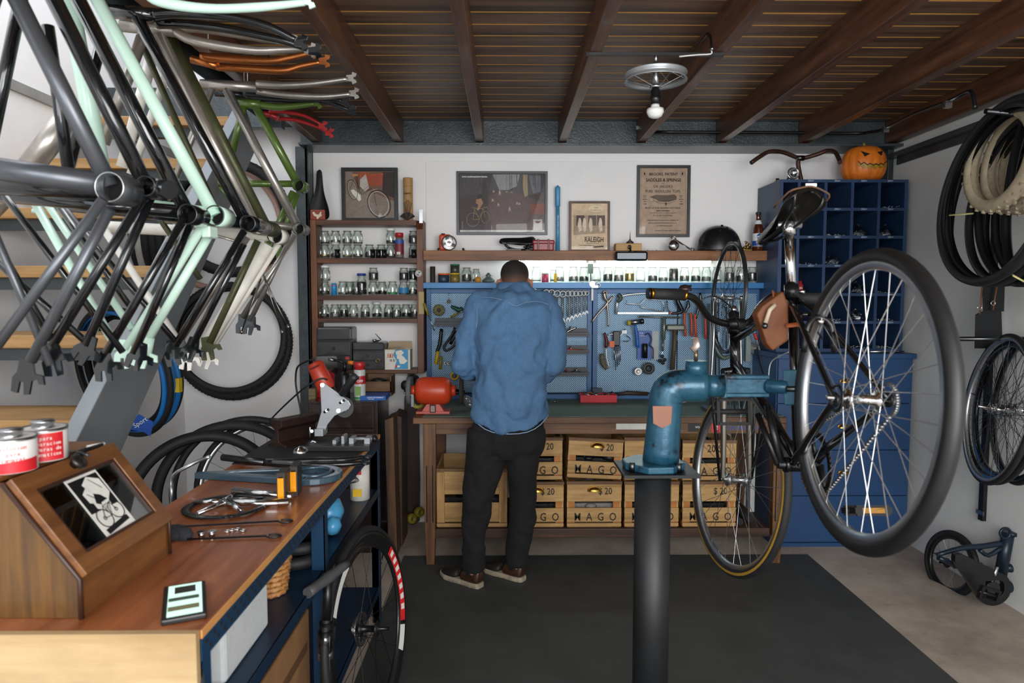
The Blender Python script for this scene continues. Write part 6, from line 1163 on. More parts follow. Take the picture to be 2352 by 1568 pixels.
b = B(m('3A2E2A', .3, .5)).lathe([(.022, 0), (.022, .008), (.016, .018), (.002, .022)], 18, T(*(P(1573, 668, 2.25)))); b.m(BLACK).tube([P(1576, 660, 2.25), P(1588, 656, 2.25)], .004, 6); obj('bell', b, bike)
b = B(BLACK).tube([P(1600, 694, 2.3), P(1640, 680, 2.3), P(1680, 708, 2.35), P(1700, 760, 2.42)], .0025, 6, sm=5).tube([P(1745, 700, 2.38), P(1768, 720, 2.3), P(1740, 800, 2.35), P(1760, 880, 2.2)], .0025, 6, sm=5).m(m('C8CCCC', .4)).tube([P(1765, 870, 2.2), P(1772, 830, 2.2), P(1812, 808, 2.0)], .0018, 5, sm=5); obj('cable', b, bike)
# seat post and saddle from behind
sp1 = P(1818, 575, STt.y + .04); sp1 = STt + seat * .17; obj('seat_post', B(CHR).cyl(STt - seat * .02, sp1, .0135), bike); obj('seat_collar', B(m('1E2022', .3, .5)).cyl(STt - seat * .03, STt + seat * .01, .02).m(CHR).cyl(STt + V((.016, -.01, -.01)), STt + V((.03, -.02, -.01)), .005), bike)
obj('seat_clamp', B(CHR).cyl(sp1 - seat * .015, sp1 + seat * .02, .019, n=14).cyl(sp1 + seat * .015 - sdv * .035, sp1 + seat * .015 + sdv * .035, .012, n=14), bike)
LEA = m('15130F', .3, 0, .25, 12, coat=.3); yb_s = (-u + sdv * .22).normalized(); xb_s = (-sdv - yb_s * (-sdv).dot(yb_s)).normalized(); Ms = frame(sp1 + seat * .05 + u * .15 - sdv * .045, xb_s, yb_s) @ MX.Diagonal((.86, 1, 1, 1))
sc = saddle(bike, Ms @ T(0, -.0, 0), LEA, .28, W=True)
b = B(m('5E432C', .6)); b.tube([Ms @ V((x, y_, z_)) for x, y_, z_ in ((-.074, .2, -.02), (-.072, .27, -.015), (-.04, .285, -.008), (0, .287, .0), (.04, .285, -.008), (.072, .27, -.015), (.074, .2, -.02))], .0028, 6, sm=3); obj('saddle_edge', b, bike)
b = B(BLACK)
for s_ in (-1, 1): b.tube([Ms @ V((s_ * q[0], q[1], q[2])) for q in ((.004, .02, -.02), (.018, .08, -.045), (.022, .16, -.05), (.045, .25, -.04), (.05, .27, -.015))], .0042, 8, sm=4)
obj('saddle_rail', b, bike); obj('badge_plate', B(ALU).cb(Ms @ V((0, .285, .006)), (.03, .003, .008)), bike)
# leather saddle bag
c = P(1782, 735, 1.93); LB_ = m('6A3A16', .6, 0, .2, 14, .2, 80); b = B(LB_)
pts = [(1752, 702), (1800, 668), (1812, 700), (1812, 782), (1776, 806), (1762, 790), (1738, 722)]; A = [P(*p, 1.90) for p in pts]; b.add([tuple(q) for q in A] + [(q.x + .0, q.y + .045, q.z) for q in A], [tuple(range(7)), tuple(range(7, 14))[::-1]] + [(i, 7 + i, 7 + (i + 1) % 7, (i + 1) % 7) for i in range(7)]); obj('saddle_bag', b, bike, bev=.006, label='brown leather saddle bag')
b = B(m('A0562E', .5)).tube([P(1806, 748, 1.89), P(1830, 745, 1.88), P(1842, 745, 1.9)], .008, 8, flat=.4).tube([P(1780, 700, 1.9), P(1775, 670, 1.93), P(1790, 690, 1.96)], .006, 8, flat=.4).m(m('B8A890', .6)).tube([P(1758, 742, 1.885), P(1768, 712, 1.885), P(1780, 700, 1.89)], .006, 8).m(DSTEEL).sph(P(1757, 748, 1.88), .009, 10); obj('bag_strap', b, bike)
# cranks, chainring, chain, pedals, brake
crx = BBp + sdv * .045; b = B(BLACK); CM = zdir(crx, (1, 0, 0))
b.lathe([(.078, -.0015), (.096, -.0015), (.096, .0015), (.078, .0015)], 60, CM, closed=True)
for k in range(46): a = 2 * PI * k / 46; b.cb((.098 * cos(a), .098 * sin(a), 0), (.006, .006, .003), CM)
for k in range(5): a = 2 * PI * k / 5; b.tube([CM @ V((.015 * cos(a), .015 * sin(a), .004)), CM @ V((.08 * cos(a), .08 * sin(a), 0))], .006, 6)
obj('chainring', b, bike); cr1 = crx + sdv * .02 + (u * .0 + V((0, -.05, -.16))); cr2 = BBp - sdv * .075 + V((0, .05, .16))
obj('crank', B(BLACK).tube([crx + sdv * .012, cr1], [.012, .009], 10), bike); obj('crank', B(BLACK).tube([BBp - sdv * .05, cr2], [.012, .009], 10), bike); obj('bottom_bracket', B(DSTEEL).cyl(BBp - sdv * .06, BBp + sdv * .055, .012).m(GLOSSB).cyl(BBp - sdv * .042, BBp - sdv * .03, .022), bike)
def pedal(c, Mp, refl=True):
    b = B(m('0B0B0C', .7)); b.ring2([(-.05, -.04), (.05, -.04), (.05, .04), (-.05, .04)], [(-.041, -.032), (.041, -.032), (.041, .032), (-.041, .032)], .016, Mp, -.008); b.cyl((-.06, 0, 0), (.05, 0, 0), .008, n=10, M=Mp)
    for y_ in (-.034, .034): b.cb((0, y_, .0), (.09, .006, .028), Mp)
    o = obj('pedal', b, bike); 
    if refl: obj('reflector', B(m('E0A040', .3)).cb((0, -.0385, 0), (.06, .003, .014), Mp), bike).parent = bike
pedal(cr1, frame(P(1990, 1172, cr1.y) , (1, 0, 0), (0, .955, -.30))); pp = P(1684, 945, 1.98); pedal(pp, frame(pp, (1, 0, 0), (0, .15, 1)), False)
obj('crank', B(BLACK).tube([BBp - sdv * .06, P(1740, 950, 1.96)], .009, 10), bike)
spk = Rr + sdv * .062; b = B(m('8A8C8E', .3, .9)); 
def chainseg(a, c):
    n_ = int((V(c) - V(a)).length / .0127); 
    for k in range(n_): q = V(a).lerp(V(c), k / n_); b.cyl(q - sdv * .004, q + sdv * .004, .0048, n=6)
pu = u.cross(sdv).normalized(); pu = pu if pu.z > 0 else -pu
chainseg(crx + pu * .098, spk + pu * .035); chainseg(crx - pu * .098, spk - pu * .035)
for k in range(18): a = PI * k / 18; q = spk + (-u * sin(a) + pu * cos(a)) * .036; b.cyl(q - sdv * .004, q + sdv * .004, .0048, n=6); q = crx + (u * sin(a) + pu * cos(a)) * .1; b.cyl(q - sdv * .004, q + sdv * .004, .0048, n=6)
obj('chain', b, bike); bc = STt * .62 + (dr[-1] + dr[1]) * .19; obj('brake_caliper', B(BLACK).tube([bc + V((-.04, -.03, -.07)), bc + V((-.03, -.03, .0)), bc + V((0, -.02, .02)), bc + V((.03, -.03, 0)), bc + V((.04, -.03, -.07))], .008, 8, sm=3).m(CHR).sph(bc + V((0, -.035, .01)), .009, 10), bike)
bc = crown + V((0, -.03, -.03)); obj('brake_caliper', B(BLACK).tube([bc + V((-.04, -.03, -.06)), bc + V((-.03, -.03, .0)), bc + V((0, -.02, .02)), bc + V((.03, -.03, 0)), bc + V((.04, -.03, -.06))], .007, 8, sm=3), bike)

# ---------------------------------------------------------------- repair stand
SY = 1.95; BLU = newmat('chipped_blue'); mt, nt, bs = BLU; v = coords(nt); link(nt, ramp(nt, noise(nt, v, 11, 6, .7), [(.36, lin('14191C')), (.43, lin('1F4B62')), (.7, lin('33606F'))]), bs.inputs['Base Color']); bs.inputs['Roughness'].default_value = .28; bs.inputs['Metallic'].default_value = .25; bump(nt, bs, noise(nt, v, 26, 4), .3, .004); BLU = mt
st = thing('repair_stand', 'black column repair stand with chipped blue pipe elbow and clamp arm', 'repair stand', (P(1498, 1200, SY).x, SY, .006))
cx_ = P(1498, 1200, SY).x; kk = SY / FPX; zf = P(1500, 1078, SY).z; colM = m('151719', .5, .1, .4, 6)
obj('column', B(colM).cyl((cx_, SY, .02), (cx_, SY, zf - .004), 42 * kk, n=40), st); obj('floor_plate', B(colM).cyl((cx_, SY, .0065), (cx_, SY, .02), .2, n=32), st)
def oct_(rx, z, c=.3): return [(cx_ + sx__ * rx * (1 if k else 1 - c), SY + sy_ * rx * (1 - c if k else 1), z) for sx__, sy_, ks in ((1, 1, (1, 0)), (-1, 1, (0, 1)), (-1, -1, (1, 0)), (1, -1, (0, 1))) for k in ks]
obj('steel_plate', B(m('2A2C2D', .4, .6, .3)).box((cx_ - .10, SY - .09, zf - .003), (cx_ + .115, SY + .09, zf + .006)), st, bev=.001); obj('flange', B(BLU).prism([(cx_ + x, SY + y_) for x, y_ in ((-.085, -.03), (-.03, -.085), (.04, -.08), (.085, -.03), (.085, .03), (.03, .08), (-.04, .08), (-.085, .03))], .02, None, zf + .0065), st, bev=.004)
for q in ((-.07, -.05), (.06, -.06)): obj('bolt', B(DSTEEL).cyl((cx_ + q[0], SY + q[1], zf + .006), (cx_ + q[0], SY + q[1], zf + .034), .008, n=6), st)
za = P(1560, 886, SY).z; ex = P(1528, 900, SY).x; rr = 38 * kk
pth = [(cx_ + .022, SY, zf + .026), (ex, SY, za - .065), (ex + .003, SY, za - .034), (ex + .014, SY, za - .012), (ex + .036, SY, za), (P(1618, 886, SY).x, SY, za)]
obj('elbow_pipe', B(BLU).tube(pth, [.052, .047, .048, .050, .047, .046], 32, sm=4), st); bx2 = P(1598, 845, SY).x
obj('top_boss', B(BLU).cyl((bx2, SY, za + .03), (bx2, SY, P(1598, 828, SY).z), .030, n=28), st); zt2 = P(1598, 828, SY).z
obj('wing_screw', B(m('7A6A56', .35, .8)).cyl((bx2, SY, zt2), (bx2, SY, zt2 + .03), .006, n=10).m(m('B8A8A0', .3, .7)).tube([(bx2 - .012, SY, zt2 + .03), (bx2 + .002, SY, zt2 + .042), (bx2 - .004, SY, zt2 + .066)], .012, 12, flat=.6), st)
x5 = P(1625, 880, SY).x; x6 = P(1660, 880, SY).x; x7 = P(1765, 880, SY).x; x8 = P(1800, 880, SY).x
obj('clamp_neck', B(BLU).cyl((x5 - .01, SY, za), (x6, SY, za), .032, n=24), st); sc_ = STt.lerp(BBp, .45); 
obj('clamp_arm', B(BLU).box((x6, SY - .012, za - .032), (x7, SY + .016, za - .020)).box((x6, SY - .012, za + .020), (x7, SY + .016, za + .032)).box((x6, SY - .006, za - .022), (x7, SY + .012, za + .022)).box((x6, SY - .014, za - .034), (x6 + .01, SY + .018, za + .034)), st, bev=.003)
jx_ = BBp.lerp(STt, .52); jz = za + .0; jc = V((jx_.x, BBp.y + seat.y / seat.z * (za - BBp.z), za))
obj('clamp_jaw', B(BLU).cyl((x7 - .005, SY, za), (jc.x - .02, jc.y - .0, za), .020, n=20).ring2([(-.024, -.026), (.024, -.026), (.024, .026), (-.024, .026)], [(-.0148, -.0148), (.0148, -.0148), (.0148, .0148), (-.0148, .0148)], .10, zdir(jc - seat * .05, seat)), st, bev=.003)
obj('clamp_screw', B(DSTEEL).cyl((x8 - .02, jc.y - .03, za), (x8 + .03, jc.y - .035, za), .008, n=12).m(ALU).cyl((x8 + .022, jc.y - .035, za), (x8 + .035, jc.y - .035, za), .016, n=16), st)
b = B(m('7E5545', .5, .4)).prism([(-.026, -.022), (0, -.036), (.026, -.022), (.028, .028), (-.028, .028)], .003, wallf((cx_ + .014, SY - .0455, P(1530, 948, SY).z))); obj('shield_plate', b, st, bev=.001, label='copper coloured shield shaped plate')

# ---------------------------------------------------------------- wheel in a truing stand on the bench
tc_ = P(1672, 684, 3.78); wheel(wm(tc_, 2, 3, .3), .325, .022, .022, .018, rmat=m('3A3D40', .3, .5), smat=m('2A2B2D', .35, .6), ns=28, hub=ALU, hw=.06, axle=.075, tyre=False, sr=.0011, name='wheel_in_truing_stand', label='bare dark rimmed wheel with silver brake edge clamped upright above the workbench')
ts = thing('truing_stand', 'grey wheel truing stand on the workbench behind the handlebar', 'stand', (tc_.x, tc_.y, ZT)); n_ = V((1, -.035, 0)).normalized()
for s_ in (-1, 1): obj('upright_arm', B(STEEL).tube([tc_ + n_ * s_ * .07, tc_ + n_ * s_ * .075 - V((0, 0, .25)), V((tc_.x, tc_.y, ZT + .16)) + n_ * s_ * .085, V((tc_.x, tc_.y, ZT + .02)) + n_ * s_ * .085], .009, 10), ts)
obj('axle_cup', B(CHR).cyl(tc_ + n_ * .062, tc_ + n_ * .085, .012).cyl(tc_ - n_ * .062, tc_ - n_ * .085, .012), ts); obj('stand_base', B(m('5A6062', .4, .4)).cb((0, 0, .012), (.24, .14, .022), T(tc_.x, tc_.y, ZT) ), ts, bev=.003)

# ================================================================ staircase
TRD = wood('96703F', 'C29A66', 0, .9, .5, '7A5A36'); STG = m('7E8488', .4, .3, .1, 4); STD = m('3A4043', .4, .3, .1, 4)
xs_ = -1.2
sta = thing('staircase', 'open staircase of thick wooden treads on a grey steel stringer along the left wall', 'stairs', (-1.6, 2.6, 0))
def yz(px, py, x=xs_): q = PX(px, py, x); return q.y, q.z
treads = [(230, 937, 962), (398, 752, 785), (392, 590, 615), (405, 462, 477), (520, 326, 342), (570, 236, 250)]
slope = []
y0_, z0_ = yz(262, 992); y1_, z1_ = yz(578, 289)
b = B(STG); nn = V((0, -(z1_ - z0_), (y1_ - y0_))).normalized() * .105; ya, za_ = y0_ - (y1_ - y0_) * .95, z0_ - (z1_ - z0_) * .95
if za_ < 0: k = (0 - z0_) / (z1_ - z0_); ya, za_ = y0_ + (y1_ - y0_) * k, 0
A = [V((xs_, ya, max(.08, za_))), V((xs_, y1_, z1_))]
b.box((0, 0, 0), (0, 0, 0)) if 0 else None
vs = []
for q in A:
    for s_ in (1, -1):
        for dx in (0, -.05): vs.append(tuple(q + nn * s_ + V((dx, 0, 0))))
b.add(vs, [(0, 1, 3, 2), (4, 6, 7, 5), (0, 4, 5, 1), (2, 3, 7, 6), (0, 2, 6, 4), (1, 5, 7, 3)]); obj('stringer', b, sta, bev=.003)
for k in range(9):
    z_ = .25 + k * .2365 if 0 else None
Ys = {0: 2.02}; 
# tread tops: equal rise/run fitted to the visible ones
rise = .235; y_a = 1.85; z_a = P(120, 937, 2.0).z
t0 = PX(226, 962, xs_); zt0 = t0.z; run = rise * (y1_ - y0_) / (z1_ - z0_)
for k in range(-5, 8):
    zt_k = zt0 + rise * k * 1.0; yk = t0.y + run * k
    if zt_k < .1 or zt_k > 2.45: continue
    obj('tread', B(TRD).box((XL + .005, yk - .02, zt_k - .042), (xs_ - .052, yk + .26, zt_k)), sta, bev=.003)
    obj('tread_bracket', B(STD).box((XL + .005, yk + .02, zt_k - .085), (xs_ - .052, yk + .035, zt_k - .0425)), sta)

# ================================================================ hanging bicycle frames
def bframe(nm, lab, Y, mt_, bb, tubes, rb=.021, drops=(), fork=None, dm=None, head=None):
    c = P(*bb, Y); t = thing(nm, lab, 'bicycle frame', tuple(c), group='bicycle frames hung in a row on the left'); b = B(mt_)
    for x0, y0, x1, y1, r_, *dy in tubes:
        d0, d1 = (dy + [0, 0])[:2]; h_ = .04 if (r_ < .013 and y1 > 700) else 0; x1, y1 = x1 + (x1 - x0) * h_, y1 + (y1 - y0) * h_; d0 += .03 if abs(x0 - bb[0]) + abs(y0 - bb[1]) < 40 else 0; b.cyl(P(x0, y0, Y + d0), P(x1, y1, Y + d1), r_, n=16)
    obj('frame_tubes', b, t); ax = V((.03, 1, 0)).normalized(); M = zdir(c - ax * .004, ax)
    obj('bottom_bracket_shell', B(mt_).lathe([(rb - .003, 0), (rb, 0), (rb, .072), (rb - .003, .072)], 28, M, closed=True), t); obj('shell_shade_plug', B(m('020202', 1)).cyl((0, 0, .035), (0, 0, .06), rb - .0025, n=24, M=M), t); obj('shell_lip', B(STEEL if Y < 1.5 else DSTEEL).torus(rb - .0015, .0018, 28, 6, M), t)  # black plug stands in for the shade inside the open shell
    for x, y, a, *dy in drops:
        q = P(x, y, Y + (dy[0] if dy else 0)); Md = wallf(q) @ RZ(math.radians(a)); s_ = 1.15
        obj('dropout', B(dm or mt_).prism([(x_ * s_, y_ * s_) for x_, y_ in ((-.012, .03), (.012, .03), (.018, .006), (.034, .004), (.038, -.012), (.028, -.012), (.024, -.004), (.014, -.008), (.012, -.034), (.002, -.036), (.0, -.012), (-.008, -.012), (-.01, -.034), (-.022, -.032), (-.022, -.006), (-.014, .006))], .006, Md), t)
    if head: (x0, y0, x1, y1) = head; obj('head_tube', B(mt_).cyl(P(x0, y0, Y), P(x1, y1, Y), .019, n=18), t)
    if fork: mkfork(fork, Y, t, mt_)
    if nm.startswith('green'): obj('hanging_wire', B(STEEL).cyl(P(570, 240, Y), V((P(570, 240, Y).x, Y, 2.5)), .0015, n=5), t)
    return t
def mkfork(fk, Y, t, mt_, nm='fork_blade', rs=(.0145, .0135, .0115, .008)):
    for (pts, dy, tip) in fk:
        obj(nm, B(mt_).tube([P(*p, Y + dy) for p in pts], [rs[min(3, int(i * 4 / len(pts)))] for i in range(len(pts))], 12, sm=5), t)
        q = P(*tip, Y + dy); obj('fork_end', B(mt_).prism([(-.016, .010), (.004, .012), (.006, .022), (.022, .016), (.018, .006), (.010, .004), (.010, -.004), (.018, -.006), (.022, -.016), (.006, -.022), (.004, -.012), (-.016, -.010)], .005, wallf(q)), t)
GRY = m('5A5D62', .34, .6, .15, 5); BLK1 = m('1A1D20', .22, .3, .2, 6, coat=.5); BLK2 = m('101316', .14, .2, .2, 6, coat=.8)
bframe('bare_bicycle_frame', 'nearest hung frame, raw dark grey with a wide open bracket shell', 1.42, GRY, (254, 430), [(254, 430, 5, -70, .0175), (250, 425, -120, 372, .024), (238, 457, -20, 812, .010, -.035, -.05), (252, 480, 78, 815, .0115, .03, .05), (-60, 400, -30, 840, .008, -.05, -.05), (-90, 350, 108, 820, .008, .05, .05), (5, -70, -140, 380, .015)], .031, [(60, 862, -8, .05)], dm=BLK1)
bframe('black_bicycle_frame', 'matt black hung frame second from the front', 1.56, BLK1, (336, 428), [(336, 428, 100, -50, .0175), (336, 445, -80, 425, .019), (330, 450, 128, 780, .0105, -.03, -.05), (345, 455, 204, 780, .0105, .03, .05), (353, 430, 390, 436, .021), (-60, 470, 125, 790, .008, -.05, -.05), (-60, 555, 190, 778, .008, .05, .05), (110, 60, 158, 395, .013)], .0235, [(124, 822, 10, -.05), (198, 800, -30, .05)])
bframe('black_bicycle_frame', 'glossy black hung frame third from the front, just before the mint one', 1.70, BLK2, (432, 492), [(432, 492, 150, -60, .0175), (432, 488, -80, 442, .017), (424, 500, 250, 800, .010, -.03, -.05), (437, 515, 312, 800, .010, .03, .05), (-80, 330, 268, 790, .008, -.05, -.05), (136, 474, 300, 705, .008, .05, .05), (60, -60, -40, 420, .015)], .025, [(242, 838, 5, -.05), (318, 815, -20, .05)])
f4 = bframe('mint_bicycle_frame', 'pale mint green hung frame in the middle of the row', 1.84, MINT, (494, 495), [(494, 495, 196, -50, .0170), (490, 490, 80, 438, .016), (466, 518, 296, 790, .0115, -.03, -.05), (480, 540, 343, 775, .0115, .03, .05), (78, 462, 262, 790, .0105, -.05, -.05), (105, 463, 296, 745, .0095, .05, .05), (152, -40, 238, 420, .022), (343, 775, 335, 815, .014, .05, .05), (90, 485, 75, 484, .006)], .027, [(288, 810, -5, -.05), (330, 812, -15, .05)], fork=[([(330, -30), (355, -2), (420, 14), (500, 20), (600, 16), (700, 6)], 0, (706, 2))])
b = B(MINT).box(tuple(P(462, 545, 1.80)), tuple(P(482, 518, 1.80) + V((0, .05, 0)))); obj('bridge_plate', b, f4, bev=.004)
bframe('dark_bicycle_frame', 'glossy dark frame with twin fork blades, right behind the mint frame', 1.98, BLK2, (570, 513), [(568, 513, 310, 30, .0165), (568, 512, 120, 470, .016), (561, 530, 408, 785, .010, -.03, -.05), (560, 560, 446, 785, .010, .03, .05), (231, 102, 160, 381, .015), (150, 480, 400, 780, .008, -.05, -.05), (400, 500, 300, 480, .01)], .0235, [(398, 808, 15, -.05), (440, 800, -20, .05)], fork=[([(355, 34), (400, 30), (480, 34), (560, 45), (620, 62), (680, 92)], -.03, (690, 98)), ([(360, 55), (420, 54), (520, 66), (600, 82), (660, 96), (705, 112)], .05, (722, 118))], head=(250, 26, 372, 36))
bframe('raw_steel_frame', 'bare brushed steel hung frame with scorched joints', 2.10, RAW, (588, 520), [(586, 520, 367, 80, .017), (580, 516, 380, 500, .016), (327, 85, 238, 330, .017), (327, 20, 326, 90, .012), (568, 545, 405, 795, .010, -.03, -.05), (430, 520, 560, 560, .004), (165, 260, 40, 420, .034), (40, 420, -60, 520, .03)], .0235, [(415, 800, 10, -.05)], fork=[([(400, 70), (440, 92), (520, 108), (590, 116), (650, 114), (700, 112)], 0, (712, 116)), ([(395, 62), (470, 66), (600, 88), (660, 96)], .06, (668, 96))], head=(280, 58, 402, 70), dm=DSTEEL)
bframe('olive_bicycle_frame', 'rusty olive green hung frame between the raw steel and white ones', 2.20, OLIVE, (612, 524), [(610, 520, 393, 92, .018), (600, 520, 360, 496, .014), (592, 552, 486, 778, .0105, -.03, -.05), (330, 110, 495, 480, .010), (345, 470, 460, 640, .009)], .0235, [(478, 798, 10, -.04)])
bframe('white_bicycle_frame', 'chipped white hung frame with wide flat stays', 2.30, CREAMW, (632, 541), [(628, 541, 235, 520, .019), (614, 562, 470, 800, .022, -.02, -.05), (640, 560, 500, 780, .010, .03, .05), (352, 120, 280, 384, .018), (385, 165, 300, 400, .013), (235, 520, 420, 800, .012, -.05, -.05), (404, 124, 500, 330, .006), (500, 330, 588, 500, .006)], .026, [(432, 822, -5, -.05), (478, 820, -20, .05)])
t9 = bframe('raw_steel_frame', 'bare steel hung frame at the far end with straight fork and thin stays', 2.60, m('A8A49E', .3, .8, .3, 6), (686, 525), [(683, 520, 520, 205, .0165), (683, 522, 524, 505, .0135), (486, 204, 383, 459, .013), (678, 540, 560, 722, .0095, -.03, -.05), (664, 552, 578, 729, .009, .03, .05)], .0225, [(558, 742, 0, -.04), (575, 745, -15, .05)], fork=[([(590, 192), (650, 196), (720, 192), (800, 181)], -.04, (806, 180)), ([(590, 208), (660, 218), (740, 222), (806, 216)], .05, (812, 215))], head=(462, 194, 592, 200), dm=DSTEEL)
b = B(m('7A7672', .3, 1))
for a, c in (((640, 520), (560, 745)), ((600, 640), (555, 760)), ((590, 590), (648, 760)), ((592, 600), (655, 745)), ((612, 650), (662, 752))): b.cyl(P(*a, 2.5), P(*c, 2.5), .0026, n=6)
for q in ((555, 762), (648, 762), (662, 750)): b.sph(P(*q, 2.5), (.007, .006, .009), 8)
tag(obj('mudguard_stays', b), 'bundle of thin steel stays hanging below the far end frames', 'stays')
bframe('green_bicycle_frame', 'leaf green hung frame, last in the row beside the grey post', 2.80, GREENP, (685, 425), [(680, 415, 585, 240, .0165), (676, 422, 502, 422, .0135), (561, 240, 534, 347, .014), (673, 440, 618, 560, .012, -.03, -.05), (684, 445, 640, 560, .011, .03, .05), (505, 430, 540, 470, .008)], .0245, [(616, 568, -5, -.05), (636, 572, -5, .05)], fork=[([(596, 240), (640, 246), (690, 242), (722, 238)], 0, (728, 238))], head=(548, 236, 600, 240))
def loosefork(nm, lab, Y, mt_, fk, steer, rs=(.0135, .012, .0105, .007)):
    t = thing(nm, lab, 'fork', tuple(P(*steer[0], Y)), group='loose forks above the frames'); obj('steerer_tube', B(mt_).tube([P(*q, Y) for q in steer], .013, 12), t); q_ = P(*steer[1], Y); obj('hanging_wire', B(STEEL).cyl(q_, V((q_.x, q_.y, 2.5)), .0015, n=5), t); mkfork(fk, Y, t, mt_, rs=rs)
loosefork('copper_fork', 'copper coloured fork above the frames, pointing right', 2.30, COPPER, [([(462, 130), (540, 136), (620, 140), (660, 134), (712, 122)], -.03, (716, 120)), ([(500, 153), (580, 158), (650, 162), (690, 152), (735, 143)], .05, (744, 141))], [(440, 136), (480, 146), (500, 152)])
loosefork('red_fork', 'small dark red fork above the grey post', 3.0, REDP, [([(618, 256), (660, 258), (700, 266), (735, 284)], -.02, (741, 290)), ([(636, 272), (680, 276), (720, 288), (748, 302)], .06, (756, 306))], [(590, 262), (620, 262), (638, 272)], (.009, .008, .007, .005))
loosefork('black_fork', 'black fork behind the raw steel fork tips', 2.75, GUN, [([(560, 214), (640, 222), (740, 226), (786, 232)], -.03, (792, 234)), ([(560, 222), (660, 230), (740, 232), (800, 252)], .05, (806, 254))], [(495, 214), (562, 218)])

# ================================================================ wall tyres on the left
def tyre(nm, lab, M, R_, w_, mt_, group=None, kn=0, bead=None, cat='tyre', sq=1):
    b = B(mt_); b.lathe(tyre_prof(R_, w_, 12), 72, MX.Diagonal((1, sq, 1, 1)), caps=False)
    if bead: b.m(bead).lathe([(R_ - w_ * .62, w_ * .497), (R_ - w_ * .4, w_ * .503), (R_ - w_ * .22, w_ * .42)], 72, caps=False)
    b.c = 0
    if kn:
        n_ = int(2 * PI * R_ / .022)
        for k in range(n_):
            a = 2 * PI * k / n_
            for s_ in ((-1, 1) if k % 2 else (0,)): b.cb((R_ - .0015 - abs(s_) * w_ * .06, s_ * 0, s_ * w_ * .28), (.006 * kn, .009, w_ * .2), MX.Rotation(a, 4, 'Z'))
    o = obj(nm, b, None, W=False); o.matrix_world = M; o.location = M.translation
    return tag(o, lab, cat, group)
MTB = m('1B1B1C', .7, 0, .25, 30); BLUT = m('1A6FB8', .45, 0, .15)
tyre('mountain_tyre', 'knobby black tyre hung low on the back wall left of the grey post', wm(P(535, 785, 4.26), 86, -3), .365, .055, MTB, kn=1)
tyre('mountain_tyre', 'second knobby black tyre nested inside the low back wall tyre', wm(P(528, 776, 4.20), 84, -5), .345, .045, MTB, 'nested wall tyres', kn=1)
tyre('wide_tyre', 'wide black tyre hung high behind the frames beside the grey post', wm(P(530, 500, 4.2), 80, 3), .36, .07, MTB, kn=1)
tyre('tan_wall_tyre', 'tan sided tyre hung behind the green frame stays', wm(P(500, 520, 4.28), 84, 0), .40, .04, m('B89484', .6), None)
G2 = 'road tyres hung on the left wall'
for k, (px, py, Y, an, R_, w_, mt_, lab) in enumerate([(281, 855, 3.0, -66, .300, .026, RUB, 'black road tyre hung on the left wall, outermost of the blue and black bundle'), (276, 857, 3.02, -64, .288, .022, BLUT, 'bright blue road tyre in the left wall bundle, leftmost blue'), (284, 853, 3.06, -70, .288, .022, BLUT, 'bright blue road tyre in the left wall bundle, middle blue'), (292, 856, 3.1, -74, .288, .022, BLUT, 'bright blue road tyre in the left wall bundle, rightmost blue'), (304, 850, 3.14, -70, .29, .034, RUB, 'thick black tyre in the left wall bundle with yellow tag'), (296, 850, 3.18, -60, .27, .03, RUB, 'black tyre at the back of the left wall bundle')]):
    tyre('road_tyre', lab, wm(P(px, py, Y), an, -10), R_, w_, mt_, G2)
b = B(m('D8B820', .5)).box(tuple(P(380, 901, 2.98)), tuple(P(411, 869, 2.98) + V((0, .03, 0)))); b.m(BLACK).text('TYRE', frame(P(388, 885, 2.975), (0, 0, 1), (-1, 0, 0)), .02); tag(obj('yellow_tag', b), 'yellow cardboard tag around the black hanging tyre', 'tag')
b = B(m('1B4FA8', .5)).add([tuple(P(*q, 2.9)) for q in ((292, 985), (318, 950), (352, 968), (330, 992), (346, 1002))] , [(0, 1, 2, 3), (3, 2, 4)]); b.m(WHITE).text('Sport', frame(P(322, 970, 2.895), (1, 0, .6), (-.6, 0, 1)), .03); tag(obj('blue_wrapper', b), 'blue printed wrapper at the bottom of the blue tyres', 'wrapper')
for k, x in enumerate((335, 352, 370, 390, 408)): tyre('shelved_tyre', 'black tyre stored edge on behind the stairs, %s from the left' % ordn[k], wm(P(x, 545, 4.0), -12 + k * 2, 0), .27, .05, [MTB, m('B8B4AC', .6), MTB, MTB, MTB][k], 'tyres stored edge on behind the stairs')
# tyres and wheel leaning on the floor behind the desk
for k in range(4): tyre('stacked_tyre', 'black tyre lying flat in the stack behind the desk, %s from the floor' % ordn[k], T(-1.25 + .01 * (k % 2), 3.16, .028 + .0565 * k), .32, .055, MTB, 'tyres lying flat behind the desk')
for k, (c, an, R_, w_, mt_) in enumerate([((-1.25, 3.08, .555), 74, .335, .05, MTB), ((-1.21, 3.16, .56), 76, .335, .035, RUB), ((-1.33, 2.99, .53), 68, .33, .055, RUB)]):
    tyre('leaning_tyre', 'black tyre leaning behind the desk, %s' % ['middle of three', 'rearmost of three, thin', 'nearest of three, thick'][k], wm(c, an, -18), R_, w_, mt_, 'tyres leaning behind the desk')
wheel(wm((-1.15, 3.24, .55), 76, -16), .32, .03, .02, .018, name='leaning_wheel', label='spoked wheel leaning behind the tyres at the far end of the desk', ns=28, tmat=MTB, smat=DSTEEL)
b = B(ALU).tube([P(482, 1048, 2.2), P(440, 1066, 2.2), P(397, 1092, 2.15), P(394, 1120, 2.1), P(396, 1165, 2.1)], .006, 8, sm=4); tag(obj('bent_rod', b), 'bent metal rod rising behind the desk', 'rod')

